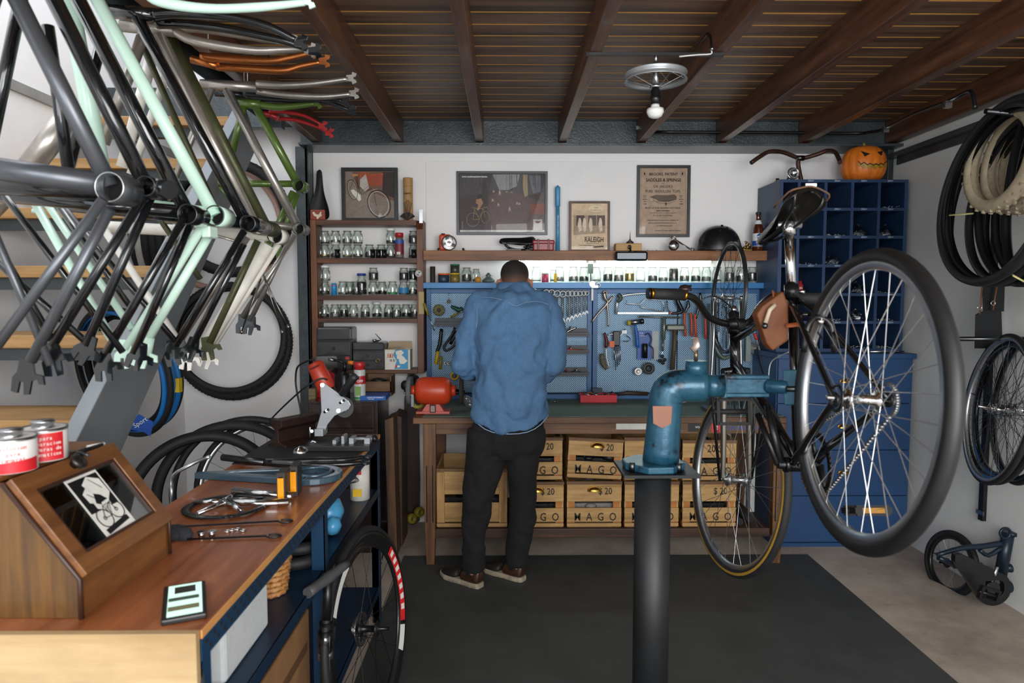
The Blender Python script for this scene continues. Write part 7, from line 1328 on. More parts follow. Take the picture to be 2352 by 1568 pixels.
# ================================================================ desk
zdk = .85; dxl, dxr = -.976, -.55; dy0, dy1 = 1.2, 2.96
DT = wood('8A4C28', 'BC754A', 1, .8, .28, '5A2A14', coat=.15); BLF = m('1C3F5E', .4, .3, .15, 4); BLS = m('16304A', .4, .3, .2, 4)
dk = thing('work_desk', 'long desk with reddish plywood top on a blue slotted steel frame', 'desk', ((dxl + dxr) / 2, 2.1, 0))
obj('desktop', B(DT).box((dxl, dy0, zdk - .017), (dxr, dy1, zdk)).m(m('C08A50', .5)).box((dxr, dy0, zdk - .0165), (dxr + .0035, dy1, zdk - .0005)), dk, bev=.001)
obj('end_panel', B(wood('B0946A', 'CCB38A', 0, .5, .5, 'A08258')).box((dxl - .2, dy0 - .016, .06), (dxr - .001, dy0 - .0005, zdk + .001)), dk, bev=.001)
HB = m('0C141C', .8)
def slots(b, p, d, n_, sp, nrm):
    for k in range(n_): q = V(p) + V(d) * (k * sp); b.m(HB).cb(q, (.002 if abs(nrm[0]) else .009, .002 if abs(nrm[1]) else (.014 if abs(d[1]) else .008), .008 if abs(d[1]) else .016))
b = B(BLF).box((dxr - .002, dy0, zdk - .058), (dxr + .002, dy1, zdk - .0175)); slots(b, (dxr + .0018, dy0 + .02, zdk - .03), (0, 1, 0), 55, .032, (1, 0, 0)); slots(b, (dxr + .0018, dy0 + .036, zdk - .045), (0, 1, 0), 54, .032, (1, 0, 0)); obj('edge_rail', b, dk)
obj('edge_rail', B(BLF).box((dxl - .002, dy0, zdk - .058), (dxl + .002, dy1, zdk - .0175)), dk)
for x, y in ((dxr, dy0 + .02), (dxr, 2.06), (dxr, dy1 - .02), (dxl, dy0 + .02), (dxl, dy1 - .02)):
    s_ = -1 if x > -.8 else 1; b = B(BLF).box((x, y - .02, 0), (x + s_ * .003, y + .02, zdk - .018)).box((x, y - (.02 if y > 2.1 else -.02) * -1 if y > 2.1 else y - .02, 0), (x + s_ * .04, (y + .02 if y > 2.1 else y - .017), zdk - .018)); slots(b, (x + .0005 * (1 if s_ < 0 else -1), y, .08), (0, 0, 1), 19, .036, (1, 0, 0)); obj('leg', b, dk)
for z_, ya_, yb3 in ((.617, dy0 + .04, dy1 - .04), (.18, dy0 + .04, dy1 - .04)): obj('steel_shelf', B(BLS).box((dxl + .01, ya_, z_ - .003), (dxr - .005, yb3, z_)).box((dxr - .008, ya_, z_ - .035), (dxr - .004, yb3, z_)), dk)
# display box with glass lid (object-local frame: x along its front, y depth)
zD = zdk + .0006; fR = PZ(388, 1272, zD); fL = PZ(186, 1420, zD); ex_ = (fR - fL).normalized(); Wb = (fR - fL).length; ey = V((-ex_.y, ex_.x, 0)); Mb = frame(fL, ex_, ey); Db = .34
BXW = wood('4E3416', '80581F', 2, 1, .4, '4A3014', coat=.2); BXX = wood('6E4422', '9A6634', 0, 1, .4, '4E2E16', coat=.2); DKT = m('3A2218', .4)
h0, h1 = .075, .255; yt = .135   # front height, top height, depth where the slope ends
db = thing('display_box', 'slant topped wooden display box with a glass lid at the near end of the desk', 'box', M=Mb)
prof = [(0, 0), (Db, 0), (Db, h1), (yt, h1), (0, h0)]
for x in (0, Wb - .01): obj('side_panel', B(BXW).prism(prof, .01, T(x, 0, 0) @ frame((0, 0, 0), (0, 1, 0), (0, 0, 1))), db, W=False, bev=.001)
obj('front_panel', B(BXX).box((.01, 0, 0), (Wb - .01, .01, h0)), db, W=False); obj('back_panel', B(BXX).box((.01, Db - .01, 0), (Wb - .01, Db, h1)), db, W=False); obj('top_panel', B(BXX).box((-.004, yt + .012, h1), (Wb + .004, Db + .004, h1 + .010)), db, W=False, bev=.002); obj('bottom_panel', B(DKT).box((.01, .01, 0), (Wb - .01, Db - .01, .008)), db, W=False)
obj('corner_moulding', B(DKT).tube([(-.002, -.002, 0), (-.002, -.002, h0), (-.002, yt, h1)], .005, 6), db, W=False); obj('corner_moulding', B(DKT).tube([(Wb + .002, -.002, 0), (Wb + .002, -.002, h0), (Wb + .002, yt, h1)], .004, 6), db, W=False)
Ls = math.hypot(yt, h1 - h0); Ml_ = frame((0, -.004, h0 + .001), (1, 0, 0), (0, yt, h1 - h0)); fw2 = .036
lid = obj('glass_lid_frame', B(BXX).ring2([(0, 0), (Wb, 0), (Wb, Ls), (0, Ls)], [(fw2, fw2), (Wb - fw2, fw2), (Wb - fw2, Ls - fw2), (fw2, Ls - fw2)], .014, Ml_), db, W=False, bev=.002)
b = B(DKT); b.ring2([(fw2, fw2), (Wb - fw2, fw2), (Wb - fw2, Ls - fw2), (fw2, Ls - fw2)], [(fw2 + .006, fw2 + .006), (Wb - fw2 - .006, fw2 + .006), (Wb - fw2 - .006, Ls - fw2 - .006), (fw2 + .006, Ls - fw2 - .006)], .010, Ml_, .001); obj('inner_bead', b, db, W=False)
obj('glass_pane', B(glass('E0E4E2', .02, 5)).box((fw2, fw2, .004), (Wb - fw2, Ls - fw2, .006), Ml_), db, W=False)
obj('knob', B(m('1C1614', .35)).lathe([(.009, .012), (.009, .02), (.018, .026), (.018, .032), (.010, .036), (.001, .037)], 24, Ml_ @ T(Wb * .5, Ls - .018, 0)), db, W=False)
b = B(m('E4E4DE', .5)); sx0, sx1_, sy0, sy1_ = Wb * .36, Wb * .68, fw2 + .004, Ls - fw2 - .006; b.box((sx0, sy0, .0062), (sx1_, sy1_, .0066), Ml_); b.m(BLACK)
uu = lambda x, y: (sx0 + (sx1_ - sx0) * x, sy0 + (sy1_ - sy0) * y)
b.box((*uu(.05, .40), .0066), (*uu(.95, .96), .0068), Ml_); b.m(m('E4E4DE', .5))
for pts in ([(.35, .85), (.6, .95), (.9, .85), (.92, .6), (.75, .5), (.62, .62), (.45, .68)], [(.2, .72), (.4, .80), (.46, .66), (.36, .52), (.22, .56)], [(.5, .5), (.75, .52), (.7, .34), (.55, .22), (.48, .3)], [(.3, .55), (.4, .5), (.6, .42), (.5, .36), (.3, .44)]): b.prism([uu(*p) for p in pts], .0003, Ml_, .0068)
for cx2, cy2, mt_ in ((.30, .27, BLACK), (.74, .32, BLACK)): b.m(mt_); q = uu(cx2, cy2); b.torus(.021, .0012, 28, 6, Ml_ @ T(q[0], q[1], .0068)); b.torus(.004, .001, 10, 5, Ml_ @ T(q[0], q[1], .0068))
for a, c in (((.3, .27), (.45, .45)), ((.45, .45), (.68, .46)), ((.68, .46), (.74, .32)), ((.3, .27), (.52, .26)), ((.52, .26), (.68, .46)), ((.45, .45), (.52, .26)), ((.6, .9), (.8, .7)), ((.3, .7), (.42, .6))): b.tube([Ml_ @ V((*uu(*a), .007)), Ml_ @ V((*uu(*c), .007))], .0009, 4)
b.prism([uu(.12, .03), uu(.9, .10), uu(.88, .18), uu(.1, .11)], .0004, Ml_, .0068); obj('sticker', b, db, W=False, label='black and white cyclist sticker on the glass')
b = B(BRASS)
for q in range(9): b.m(random.choice([CHR, BRASS, DSTEEL, REDP])).sph((random.uniform(.06, Wb - .06), random.uniform(.1, .28), .03), (.028, .022, .02), 8)
obj('displayed_parts', b, db, W=False)
# cement tins on the box
zt_ = zdk + h1 + .012
def tin(px, py, label, words, redleft):
    c = PZ(px, py, zt_); t = thing('cement_tin', label, 'tin', (c.x, c.y, zt_), group='tins on the display box'); r_ = .043; h = .062
    obj('tin_body', B(m('E2E0DC', .35)).lathe([(r_, 0), (r_, h), (r_ * .9, h + .002)], 32), t, W=False); obj('tin_top', B(STEEL).lathe([(r_ * 1.02, h - .002), (r_ * 1.03, h + .004), (r_ * .92, h + .003), (r_ * .9, h - .002), (.02, h - .002), (.02, h + .012), (.0215, h + .013), (.0215, h + .018), (.001, h + .018)], 32, caps=False), t, W=False)
    b = B(m('C81E28', .4)); n_ = 24
    if redleft: rg_ = [[(1.004 * r_ * cos(a), 1.004 * r_ * sin(a), z_) for a in [-1.6 + 1.5 * k / n_ for k in range(n_ + 1)]] for z_ in (.002, h - .004)]
    else: rg_ = [[(1.004 * r_ * cos(-2.4 + 2.6 * k / n_), 1.004 * r_ * sin(-2.4 + 2.6 * k / n_), (z_ if i else .001) + (.008 * k / n_ if i else 0)) for k in range(n_ + 1)] for i, z_ in enumerate((0, .018))]
    b.loft(rg_, cyc=False, caps=False); b.m(WHITE if redleft else m('C81E28', .4))
    for k, wd in enumerate(words):
        for j, chh in enumerate(wd): a = -.95 + (j - len(wd) / 2 + 1) * .13; b.text(chh, frame((1.012 * r_ * cos(a), 1.012 * r_ * sin(a), h - .014 - k * .011), (-sin(a), cos(a), 0), (0, 0, 1)), .011)
    obj('printed_label', b, t, W=False)
tin(28, 1078, 'white cement tin with red bottom edge at the left photo edge', ['solucion', 'para', 'camaras'], False); tin(102, 1052, 'red and white cement tin right of the all white one', ['para', 'reparacion', 'camaras de', 'neumaticos'], True)
for k, (a, c) in enumerate((((170, 1040), (235, 1020)), ((200, 1026), (240, 1018)), ((160, 1035), (205, 1045)))): p0, p1 = PZ(*a, zt_ + .004), PZ(*c, zt_ + .004); tag(obj('box_top_pen', B([BLACK, WHITE, DSTEEL][k]).cyl(p0, p1, .0035, n=8)), 'small %s pen on the display box' % ['black', 'white', 'grey'][k], 'pen')
# phone
c = PZ(424, 1388, zD); pa, pb_, pc = PZ(378, 1432, zD), PZ(472, 1415, zD), PZ(385, 1352, zD); Mp = frame(PZ(424, 1388, zD), pb_ - pa, pc - pa); w2, h2 = (pb_ - pa).length / 2, (PZ(385, 1352, zD) - pa).length / 2 * .95
w2 += .004; h2 += .004
t = thing('mobile_phone', 'phone with a black case and a lit pale screen on the desk', 'phone', M=Mp); obj('phone_case', B(BLACK).box((-w2, -h2, 0), (w2, h2, .011)), t, W=False, bev=.003)
obj('screen', B(emit('BFE6D4', .55)).box((-w2 + .009, -h2 + .010, .0112), (w2 - .007, h2 - .007, .0115)), t, W=False); b = B(m('2A2A26', .4)); b.box((-.018, h2 * .38, .0116), (.02, h2 * .78, .0118)).m(m('4A5A52', .4)).box((-.028, -h2 * .05, .0116), (.026, h2 * .15, .0118)).m(m('7A7A5A', .4)).box((-.028, -h2 * .6, .0116), (.026, -h2 * .35, .0118)); obj('screen_pictures', b, t, W=False)
# crankset
c = PZ(520, 1158, zD + .01); t = thing('crankset', 'silver crankset with black chainring lying on the desk', 'crankset', tuple(c)); r_ = .5 * (PZ(612, 1158, zD) - PZ(434, 1158, zD)).length
Mc = T(c.x, c.y, zD + .006); b = B(BLACK).lathe([(r_ * .84, -.002), (r_, -.002), (r_, .002), (r_ * .84, .002)], 60, Mc, closed=True)
for k in range(50): a = 2 * PI * k / 50; b.cb((r_ * 1.01 * cos(a), r_ * 1.01 * sin(a), 0), (.007, .005, .003), Mc @ MX())
obj('chainring', b, t); b = B(CHR)
for k in range(5): a = 2 * PI * k / 5 + .5; b.tube([(c.x + .01 * cos(a), c.y + .01 * sin(a), zD + .018), (c.x + r_ * .88 * cos(a), c.y + r_ * .88 * sin(a), zD + .012)], [.010, .006], 8)
b.cyl((c.x, c.y, zD + .008), (c.x, c.y, zD + .026), .018, n=20); e = PZ(664, 1152, zD + .014); b.tube([(c.x, c.y, zD + .02), tuple(c.lerp(e, .5)), tuple(e)], [.012, .009, .011], 12, flat=.8); obj('crank_arm', b, t)
def dpedal(px, py, lab):
    q = PZ(px, py, zD); t = thing('pedal', lab, 'pedal', tuple(q), group='pedals standing on the desk'); b = B(m('2A2826', .5)); M_ = T(q.x, q.y, zD) @ RZ(.1)
    b.ring2([(-.012, 0), (.012, 0), (.012, .09), (-.012, .09)], [(-.006, .012), (.006, .012), (.006, .078), (-.006, .078)], .07, M_ @ MX.Rotation(PI / 2, 4, 'X'), -.035); b.cyl((0, 0, .03), (0, 0, .062), .010, n=10, M=M_); obj('pedal_cage', b, t); obj('reflector', B(m('E8960A', .3)).cb((0, -.0365, .045), (.017, .004, .06), M_), t)
dpedal(652, 1148, 'upright black pedal with orange reflector, nearer of two on the desk'); dpedal(680, 1132, 'upright black pedal with orange reflector, farther of two on the desk')
e0, e1 = PZ(535, 1127, zD + .014), PZ(672, 1138, zD + .012); tag(obj('loose_crank_arm', B(CHR).tube([e0, e0.lerp(e1, .5), e1], [.013, .009, .011], 12, flat=.8)), 'polished loose crank arm lying behind the crankset', 'crank')
# chain case
t = thing('chain_case', 'blue grey painted chain case lying on the desk', 'chain case', tuple(PZ(620, 1100, zD))); CCM = m('38505F', .25, .2, .1, coat=.5)
cR = PZ(720, 1090, zD + .012); Rr_ = .5 * (PZ(784, 1092, zD) - PZ(655, 1092, zD)).length; lft = PZ(446, 1092, zD + .01)
no, outl, inn = 40, [], []
for k in range(no):
    a = 2 * PI * k / no; ca, sa = cos(a), sin(a)
    outl.append((cR.x + Rr_ * ca, cR.y + Rr_ * sa) if ca > -.3 else (lft.x + (cR.x - lft.x) * max(0, min(1, (ca + 1) / .7)), cR.y + sa * (.03 + (Rr_ - .03) * max(0, (ca + 1) / .7) ** 1.0)))
inn = [(cR.x + (x - cR.x) * .72 - 0, cR.y + (y - cR.y) * .6) for x, y in outl]
obj('case_body', B(CCM).ring2(outl, inn, .022, T(0, 0, zD)), t, bev=.004); obj('ring_step', B(CCM).torus(Rr_ * .60, .006, 40, 8, T(cR.x, cR.y, zD + .022)), t); obj('divider_web', B(CCM).box((cR.x - Rr_ * 1.08, cR.y - .04, zD + .002), (cR.x - Rr_ * .72, cR.y + .04, zD + .02)), t, bev=.004)
# fork on desk
t = thing('desk_fork', 'dark fork with bare steerer lying across the far desk', 'fork', tuple(PZ(650, 1058, zD))); P0 = PZ(512, 1050, zD + .016); P1 = PZ(610, 1062, zD + .018)
obj('steerer_tube', B(DSTEEL).cyl(P0, P1, .0125, n=16), t)
for k, (mx_, my_, tx, ty) in enumerate(((720, 1058, 838, 1048), (715, 1068, 832, 1062))): q = [P1, PZ(mx_, my_, zD + .014), PZ(790, my_ - 2, zD + .014), PZ(tx, ty, zD + .014)]; obj('fork_blade', B(BLK1).tube(q, [.013, .0125, .010, .007], 10, sm=4), t); obj('fork_end', B(BLK1).torus(.012, .005, 14, 6, T(q[3].x + .01, q[3].y, zD + .012)), t)
# rods, cloth, nuts
for k, (a, c, s_) in enumerate((((390, 1210), (640, 1196), 'farther'), ((430, 1238), (612, 1230), 'nearer'))):
    A, C_ = PZ(*a, zD + .004), PZ(*c, zD + .004); tag(obj('hooked_rod', B(BLACK).tube([A, C_] + [(C_.x + .018 - .018 * cos(q), C_.y - .012 * sin(q), zD + .004) for q in [PI * j / 5 for j in range(1, 10)]], .0028, 6)), 'thin black rod with a looped end on the desk, %s of two' % s_, 'rod', 'looped rods on the desk')
q = PZ(412, 1235, zD); b = B(m('23262E', .9)); [b.sph((q.x + random.uniform(-.03, .02), q.y + random.uniform(-.02, .02), zD + .012), (.022, .018, .012 + random.uniform(0, .012)), 8) for _ in range(7)]; tag(obj('dark_cloth', b), 'small crumpled dark cloth beside the display box', 'cloth')
for k, (x, y) in enumerate(((463, 1233), (487, 1231))): q = PZ(x, y, zD); tag(obj('axle_nut', B(CHR).cyl((q.x, q.y, zD), (q.x, q.y, zD + .012), .008, n=6).cyl((q.x, q.y, zD + .012), (q.x, q.y, zD + .014), .011, n=12)), 'small chrome nut on the desk, %s of two' % ['left', 'right'][k], 'nut', 'chrome nuts on the desk')
b = B(CHR); [b.torus(.007, .0016, 12, 5, T(PZ(x, y, zD).x, PZ(x, y, zD).y, zD + .002)) for x, y in ((522, 1221), (533, 1218), (545, 1216), (558, 1219))]; tag(obj('small_chain_link', b), 'short string of shiny links near the looped rods', 'links')
# grinder stand at the far end
mz = zdk + .001; t = tag(obj('black_mat', B(m('1E1F21', .7)).box((PZ(592, 1030, zdk).x, 2.42, zD), (dxr - .01, 2.93, zD + .003))), 'thin black mat under the grinder stand', 'mat')
gy = 2.72; Z0 = zD + .004
gs = thing('cutoff_grinder_stand', 'grey cut off stand holding a red angle grinder with black side handle', 'grinder stand', tuple(PZ(770, 1000, Z0))); GP = lambda x, y, Y=gy: P(x, y, Y)
b = B(m('1C1D1F', .4)).box((GP(712, 1000).x, 2.6, Z0), (GP(862, 1000).x, 2.78, Z0 + .022)); obj('base_plate', b, gs, bev=.003)
SG = m('A8ACB0', .35, .4, .08); plate = [(735, 882), (742, 878), (800, 920), (806, 930), (800, 940), (768, 955), (752, 975), (742, 1000), (722, 1000), (738, 945)]
b = B(SG); A = [GP(*p) for p in plate]; n_ = len(A); b.add([tuple(q) for q in A] + [(q.x, q.y + .008, q.z) for q in A], [tuple(range(n_)), tuple(range(n_, 2 * n_))[::-1]] + [(i, n_ + i, n_ + (i + 1) % n_, (i + 1) % n_) for i in range(n_)]); obj('bracket_plate', b, gs, bev=.002)
for q in ((740, 884), (777, 943)): obj('bolt', B(CHR).cyl(GP(*q, gy - .006), GP(*q, gy + .002), .008, n=12), gs)
for q in ((750, 943), (786, 922)): obj('slot', B(BLACK).tube([GP(q[0] - 6, q[1] + 4, gy - .002), GP(q[0] + 6, q[1] - 4, gy - .002)], .005, 8).m(CHR).cyl(GP(*q, gy - .006), GP(*q, gy + .002), .005, n=10), gs)
obj('hinge_block', B(SG).box(tuple(GP(722, 1002, gy - .03)), tuple(GP(752, 978, gy + .04))).m(CHR).cyl(GP(716, 990, gy - .03), GP(716, 990, gy + .04), .008, n=10).cyl(GP(712, 980), GP(712, 1004), .004, n=8), gs, bev=.002)
RG = m('A8321E', .4, 0, .12); g0, g1 = GP(722, 832, gy + .04), GP(752, 895, gy + .04); obj('grinder_body', B(RG).tube([g0, g0.lerp(g1, .08), g0.lerp(g1, .5), g0.lerp(g1, .9), g1, GP(765, 920, gy + .04)], [.026, .033, .036, .037, .030, .028], 20).m(BLACK).tube([g1, GP(770, 925, gy + .04)], [.031, .028], 16), gs)
b = B(BLACK)
for k in range(5): b.tube([GP(712 + k * 4.5, 850 - k * 2, gy), GP(716 + k * 4.5, 844 - k * 2, gy)], .0016, 4)
obj('vent_slots', b, gs); obj('side_handle', B(m('17181A', .5)).tube([GP(785, 905, gy - .03), GP(796, 890, gy - .05), GP(812, 868, gy - .06), GP(818, 862, gy - .06)], [.013, .015, .016, .017], 16), gs)
c = GP(790, 935, gy + .02); obj('cutting_disc', B(m('4A4A4A', .6, 0, .2, 40)).cyl(c, c + V((.001, .004, 0)), .042, n=48), gs); obj('gear_head', B(m('8E9092', .35, .7)).cyl(GP(780, 935, gy + .03), GP(780, 935, gy + .07), .024, n=20).cb(GP(788, 935, gy + .012), (.03, .012, .035)), gs, bev=.003)
b = B(SG); zv = Z0 + .022
for x0_, x1_, h in ((775, 783, .014), (795, 801, .03), (812, 822, .022), (846, 858, .022)): b.box((GP(x0_, 1000).x, 2.64, zv), (GP(x1_, 1000).x, 2.70, zv + h))
b.cyl((GP(822, 990).x, 2.67, zv + .014), (GP(862, 990).x, 2.67, zv + .014), .006, n=10).m(BLACK).cyl((GP(862, 990).x, 2.67, zv + .014), (GP(870, 990).x, 2.67, zv + .014), .013, n=14); obj('vice', b, gs)
cb_ = B(m('101112', .6)).tube([GP(722, 826, gy + .04), GP(708, 828, gy + .05), GP(684, 842, gy + .1), GP(679, 870, gy + .12), GP(682, 900, gy + .12), GP(690, 940, gy + .12), GP(694, 985, gy + .1)], .004, 8, sm=5); obj('power_cord', cb_, gs)
tag(obj('loose_cord', B(m('101112', .6)).tube([GP(752, 872, gy + .01), GP(735, 870, gy), GP(700, 890, gy), GP(660, 925, gy + .1), GP(625, 960, gy + .15), GP(618, 975, gy + .1)], .0035, 8, sm=5)), 'thin black cord sagging from the grinder to the steel rail', 'cord')
# steel rail anvil
t = thing('steel_rail', 'short rusty piece of railway rail standing on the far desk', 'rail', tuple(PZ(640, 1022, zD))); RU = m('3E2C26', .5, .6, .3, 14); qf = PZ(612, 1032, zD)
hr_ = .085; prf = [(-.045, 0), (.045, 0), (.045, .008), (.008, .018), (.008, hr_ * .62), (.026, hr_ * .74), (.028, hr_), (-.028, hr_), (-.026, hr_ * .74), (-.008, hr_ * .62), (-.008, .018), (-.045, .008)]
obj('rail_body', B(RU).prism([(x * 1.15, z * 1.3) for x, z in prf], .20, frame((qf.x + .03, qf.y + .03, zD), (.85, -.5, 0), (0, 0, 1)), -.20), t, bev=.003)
c = PZ(690, 1040, zD); tag(obj('chrome_dome', B(CHR).sph((c.x, c.y, zD + .0), (.03, .03, .028), 20)), 'chrome domed lamp shell lying in front of the grinder stand', 'lamp shell'); c = PZ(720, 1030, zD); tag(obj('chrome_clamp', B(CHR).torus(.012, .005, 18, 8, T(c.x, c.y, zD + .017) @ MX.Rotation(PI / 2, 4, 'X'))), 'small chrome ring clamp beside the dome', 'clamp')
# under the desk
z2 = .6176; t = thing('foam_block', 'white moulded polystyrene block on the upper steel shelf', 'foam block', (-.64, 1.62, z2)); obj('foam_body', B(m('C4C8CA', .8, 0, .06, 60, .3, 200)).box((-.74, 1.42, z2), (-.60, 1.69, z2 + .115)).box((-.74, 1.44, z2 + .115), (-.62, 1.67, z2 + .135)), t, bev=.018)
tag(obj('dark_lid', B(m('2A2D31', .6)).cyl((-.62, 1.26, z2 + .10), (-.60, 1.275, z2 + .10), .10, n=30)), 'dark round lid standing at the near end of the steel shelf', 'lid')
t = thing('wicker_basket', 'round woven wicker basket on the steel shelf under the desk', 'basket', (-.66, 1.9, z2)); WK = wood('A87038', 'D8A468', 2, 2, .6, '5A3616'); b = B(WK)
for k in range(7): z_ = z2 + .008 + k * .015; r_ = .042 + k * .002; b.tube([(-.665 + (r_ + .0035 * (1 if (j + k) % 2 else -1)) * cos(2 * PI * j / 28), 1.88 + (r_ + .0035 * (1 if (j + k) % 2 else -1)) * sin(2 * PI * j / 28), z_) for j in range(28)], .0075, 6, closed=True)
b.cyl((-.665, 1.88, z2), (-.665, 1.88, z2 + .006), .042, n=24); obj('woven_body', b, t)
tag(obj('blue_plastic_bag', B(m('4FA0D0', .3)).sph((-.63, 2.42, z2 + .06), (.05, .07, .055), 9).sph((-.60, 2.34, z2 + .035), (.03, .04, .033), 8)), 'light blue plastic bag bundle on the steel shelf', 'bag'); tag(obj('black_bundle', B(RUB).torus(.07, .02, 24, 8, T(-.66, 2.1, z2 + .021)).torus(.06, .02, 24, 8, T(-.65, 2.11, z2 + .06))), 'coiled black tubes on the steel shelf behind the basket', 'tubes')
b = B(STEEL); [b.torus(.075 - k * .004, .0015, 40, 5, T(-.62, 2.5, z2 + .15 + k * .003) @ MX.Rotation(.08 * (k % 3 - 1), 4, 'X')) for k in range(7)]; b.cyl((-.62, 2.5, z2), (-.62, 2.5, z2 + .148), .05, n=16) if 0 else None; tag(obj('wire_coil', b), 'loose coil of silver wire below the far desk edge', 'wire')
tag(obj('grease_tub', B(m('D2D0C8', .4)).cyl((-.6, 2.78, z2), (-.6, 2.78, z2 + .17), .04, n=24).m(m('C82A2A', .5)).box((-.62, 2.738, z2 + .11), (-.585, 2.742, z2 + .13)).m(m('D8B020', .5)).box((-.62, 2.738, z2 + .02), (-.585, 2.742, z2 + .05))), 'white tub with red and yellow label on the far end of the steel shelf', 'tub')
CBD = m('8A6440', .75, 0, .15, 14); t = thing('cardboard_box', 'open brown cardboard box on the lower desk shelf', 'box', (-.7, 1.9, .181)); x0_, x1_, y0c, y1c, z0, z1 = -.88, -.60, 1.50, 2.03, .181, .50
b = B(CBD).ring2([(x0_, y0c), (x1_, y0c), (x1_, y1c), (x0_, y1c)], [(x0_ + .005, y0c + .005), (x1_ - .005, y0c + .005), (x1_ - .005, y1c - .005), (x0_ + .005, y1c - .005)], z1 - z0, T(0, 0, z0)); b.box((x0_, y0c, z0), (x1_, y1c, z0 + .004)); b.m(m('5E4026', .7)).box((x1_, y0c + .02, z0 + .2), (x1_ + .0006, y1c - .02, z0 + .23)); obj('box_body', b, t); obj('crumpled_paper', B(m('A8825A', .8)).sph((-.68, 1.68, .42), (.1, .1, .07), 7).sph((-.72, 1.9, .4), (.1, .12, .07), 7), t)
c_ = PZ(590, 1560, .10); tag(obj('beige_roll', B(m('C8B49A', .6)).lathe([(.03, 0), (.075, .0), (.08, .02), (.075, .05), (.03, .05)], 30, T(-.60, 1.42, .44), closed=True)), 'round beige roll at the bottom near edge of the desk', 'roll')
# road wheel leaning on the desk and floor pump
RED2 = m('D82A2A', .35); 
def dec(t, q, rd, h):
    n_ = 40
    for a0, a1, mt_, o_ in ((.2, 1.25, RED2, 0), (2.5, 3.3, RED2, 0), (1.3, 1.6, WHITE, 0), (4.6, 5.2, WHITE, 0)):
        for s_ in (-1, 1):
            b = B(mt_); b.loft([[((q - dd) * cos(a0 + (a1 - a0) * k / n_), (q - dd) * sin(a0 + (a1 - a0) * k / n_), s_ * (h * (.99 - .59 * max(0, (dd - .008) / (rd - .008))) + .0012)) for k in range(n_ + 1)] for dd in (.011, rd - .008)], cyc=False, caps=False)
            b.m(WHITE)
            if mt_ is RED2:
                for j in range(7): a = a0 + (a1 - a0) * (j + .7) / 8; b.loft([[((q - dd) * cos(a + da), (q - dd) * sin(a + da), s_ * (h * (.99 - .59 * max(0, (dd - .008) / (rd - .008))) + .0022)) for da in (-.035, .035)] for dd in (.016, rd - .014)], cyc=False, caps=False)
            obj('rim_decal', b, t, W=False)
wc = V((-.455, 2.22, .342)); wheel(wm(wc, 11, -6, .9) @ MX.Rotation(PI, 4, 'X'), .335, .026, .024, .052, rmat=m('141516', .25, 0, .1, coat=.4), smat=m('1A1B1D', .3, .5), ns=20, hub=BLACK, hw=.06, name='road_wheel', label='deep rimmed road wheel with red and white decals and a cassette, leaning on the desk', cog=8, decal=dec, tmat=RUB, axle=.07, sr=.0011)
fp = P(750, 1430, 1.95); t = thing('floor_pump', 'black floor pump with grey T handle standing against the desk', 'pump', (fp.x, 1.95, 0)); b = B(BLACK).cyl((fp.x, 1.95, .02), (fp.x, 1.95, .50), .021, n=18); obj('barrel', b, t); obj('foot', B(DSTEEL).box((fp.x - .03, 1.85, 0), (fp.x + .03, 2.05, .02)), t, bev=.005)
ha, hb2 = P(706, 1362, 1.86), P(797, 1294, 2.06); hm = ha.lerp(hb2, .5); obj('handle', B(m('4A4B4D', .45)).tube([ha, ha.lerp(hm, .6), hm, hm.lerp(hb2, .4), hb2], [.015, .015, .018, .015, .013], 14, sm=2), t); obj('piston_rod', B(BLACK).cyl((fp.x, 1.95, .5), hm, .013, n=12), t); obj('clear_cap', B(glass('D8DCDE', .05, 2)).cyl((fp.x + .0, 1.93, .42), (fp.x, 1.93, .48), .02, n=18).m(ALU).cyl((fp.x, 1.93, .40), (fp.x, 1.93, .42), .021, n=18), t)

# ================================================================ right side: hanging tyres, wheels, apron, child's bicycle
G3 = 'black tyres hung in a bundle on the right wall'
import itertools
XS_ = (1.79, 1.805, 1.82, 1.835, 1.85, 1.95, 2.0, 2.05, 2.10, 2.15)
for k in range(11):
    X = (XS_ + (1.86,))[k]; R_ = (.345, .338, .345, .335, .342, .335, .34, .33, .335, .33, .34)[k]; Y = (2.50, 2.53, 2.51, 2.56, 2.55, 2.60, 2.59, 2.66, 2.64, 2.7, 2.42)[k]
    tyre('hanging_tyre', 'black tyre in the bundle on the right wall, %s from the left' % ordn[k] if k < 10 else 'black tyre crossing over the front right of the right wall bundle', wm((X, Y, 1.83 - (.345 - R_)), (3, 6, 1, 7, 2, 6, 3, 7, 4, 6, 24)[k], (8, 6, 5, 8, 4, 7, 4, 6, 5, 4, 2)[k]), R_, .033, [RUB, m('1E1F21', .45, 0, .2)][k % 2], G3)
BEI = m('BCAE92', .65, 0, .15, 40); G4 = 'beige knobby tyres hung on the right wall'
for k, X in enumerate((1.895, 1.985, 2.05)): tyre('beige_tyre', ['nearest beige knobby tyre in the right wall bundle', 'second beige knobby tyre in the right wall bundle', 'farthest beige knobby tyre, cut by the photo edge'][k], wm((X, 2.63 + .03 * k, 1.975), 3, 6), .205, .054, BEI, G4, kn=2)
YT = m('B8B478', .6); 
for k, (a, c) in enumerate((((2180, 494), (2236, 490)), ((2326, 632), (2352, 646)))): tag(obj('yellow_tie', B(YT).tube([P(*a, 2.80 if k == 0 else 2.3), P(*c, 2.74 if k == 0 else 2.3)], .006, 6, flat=.4)), ['pale yellow tie around the left of the black tyres', 'pale yellow tie at the bottom right of the black tyres'][k], 'tie', 'pale yellow ties')
tag(obj('wall_bracket', B(STEEL).box((2.1, 2.66, P(2280, 655, 2.7).z - .01), (XR - .001, 2.70, P(2280, 655, 2.7).z + .006))), 'flat steel wall bracket under the hanging tyres', 'bracket')
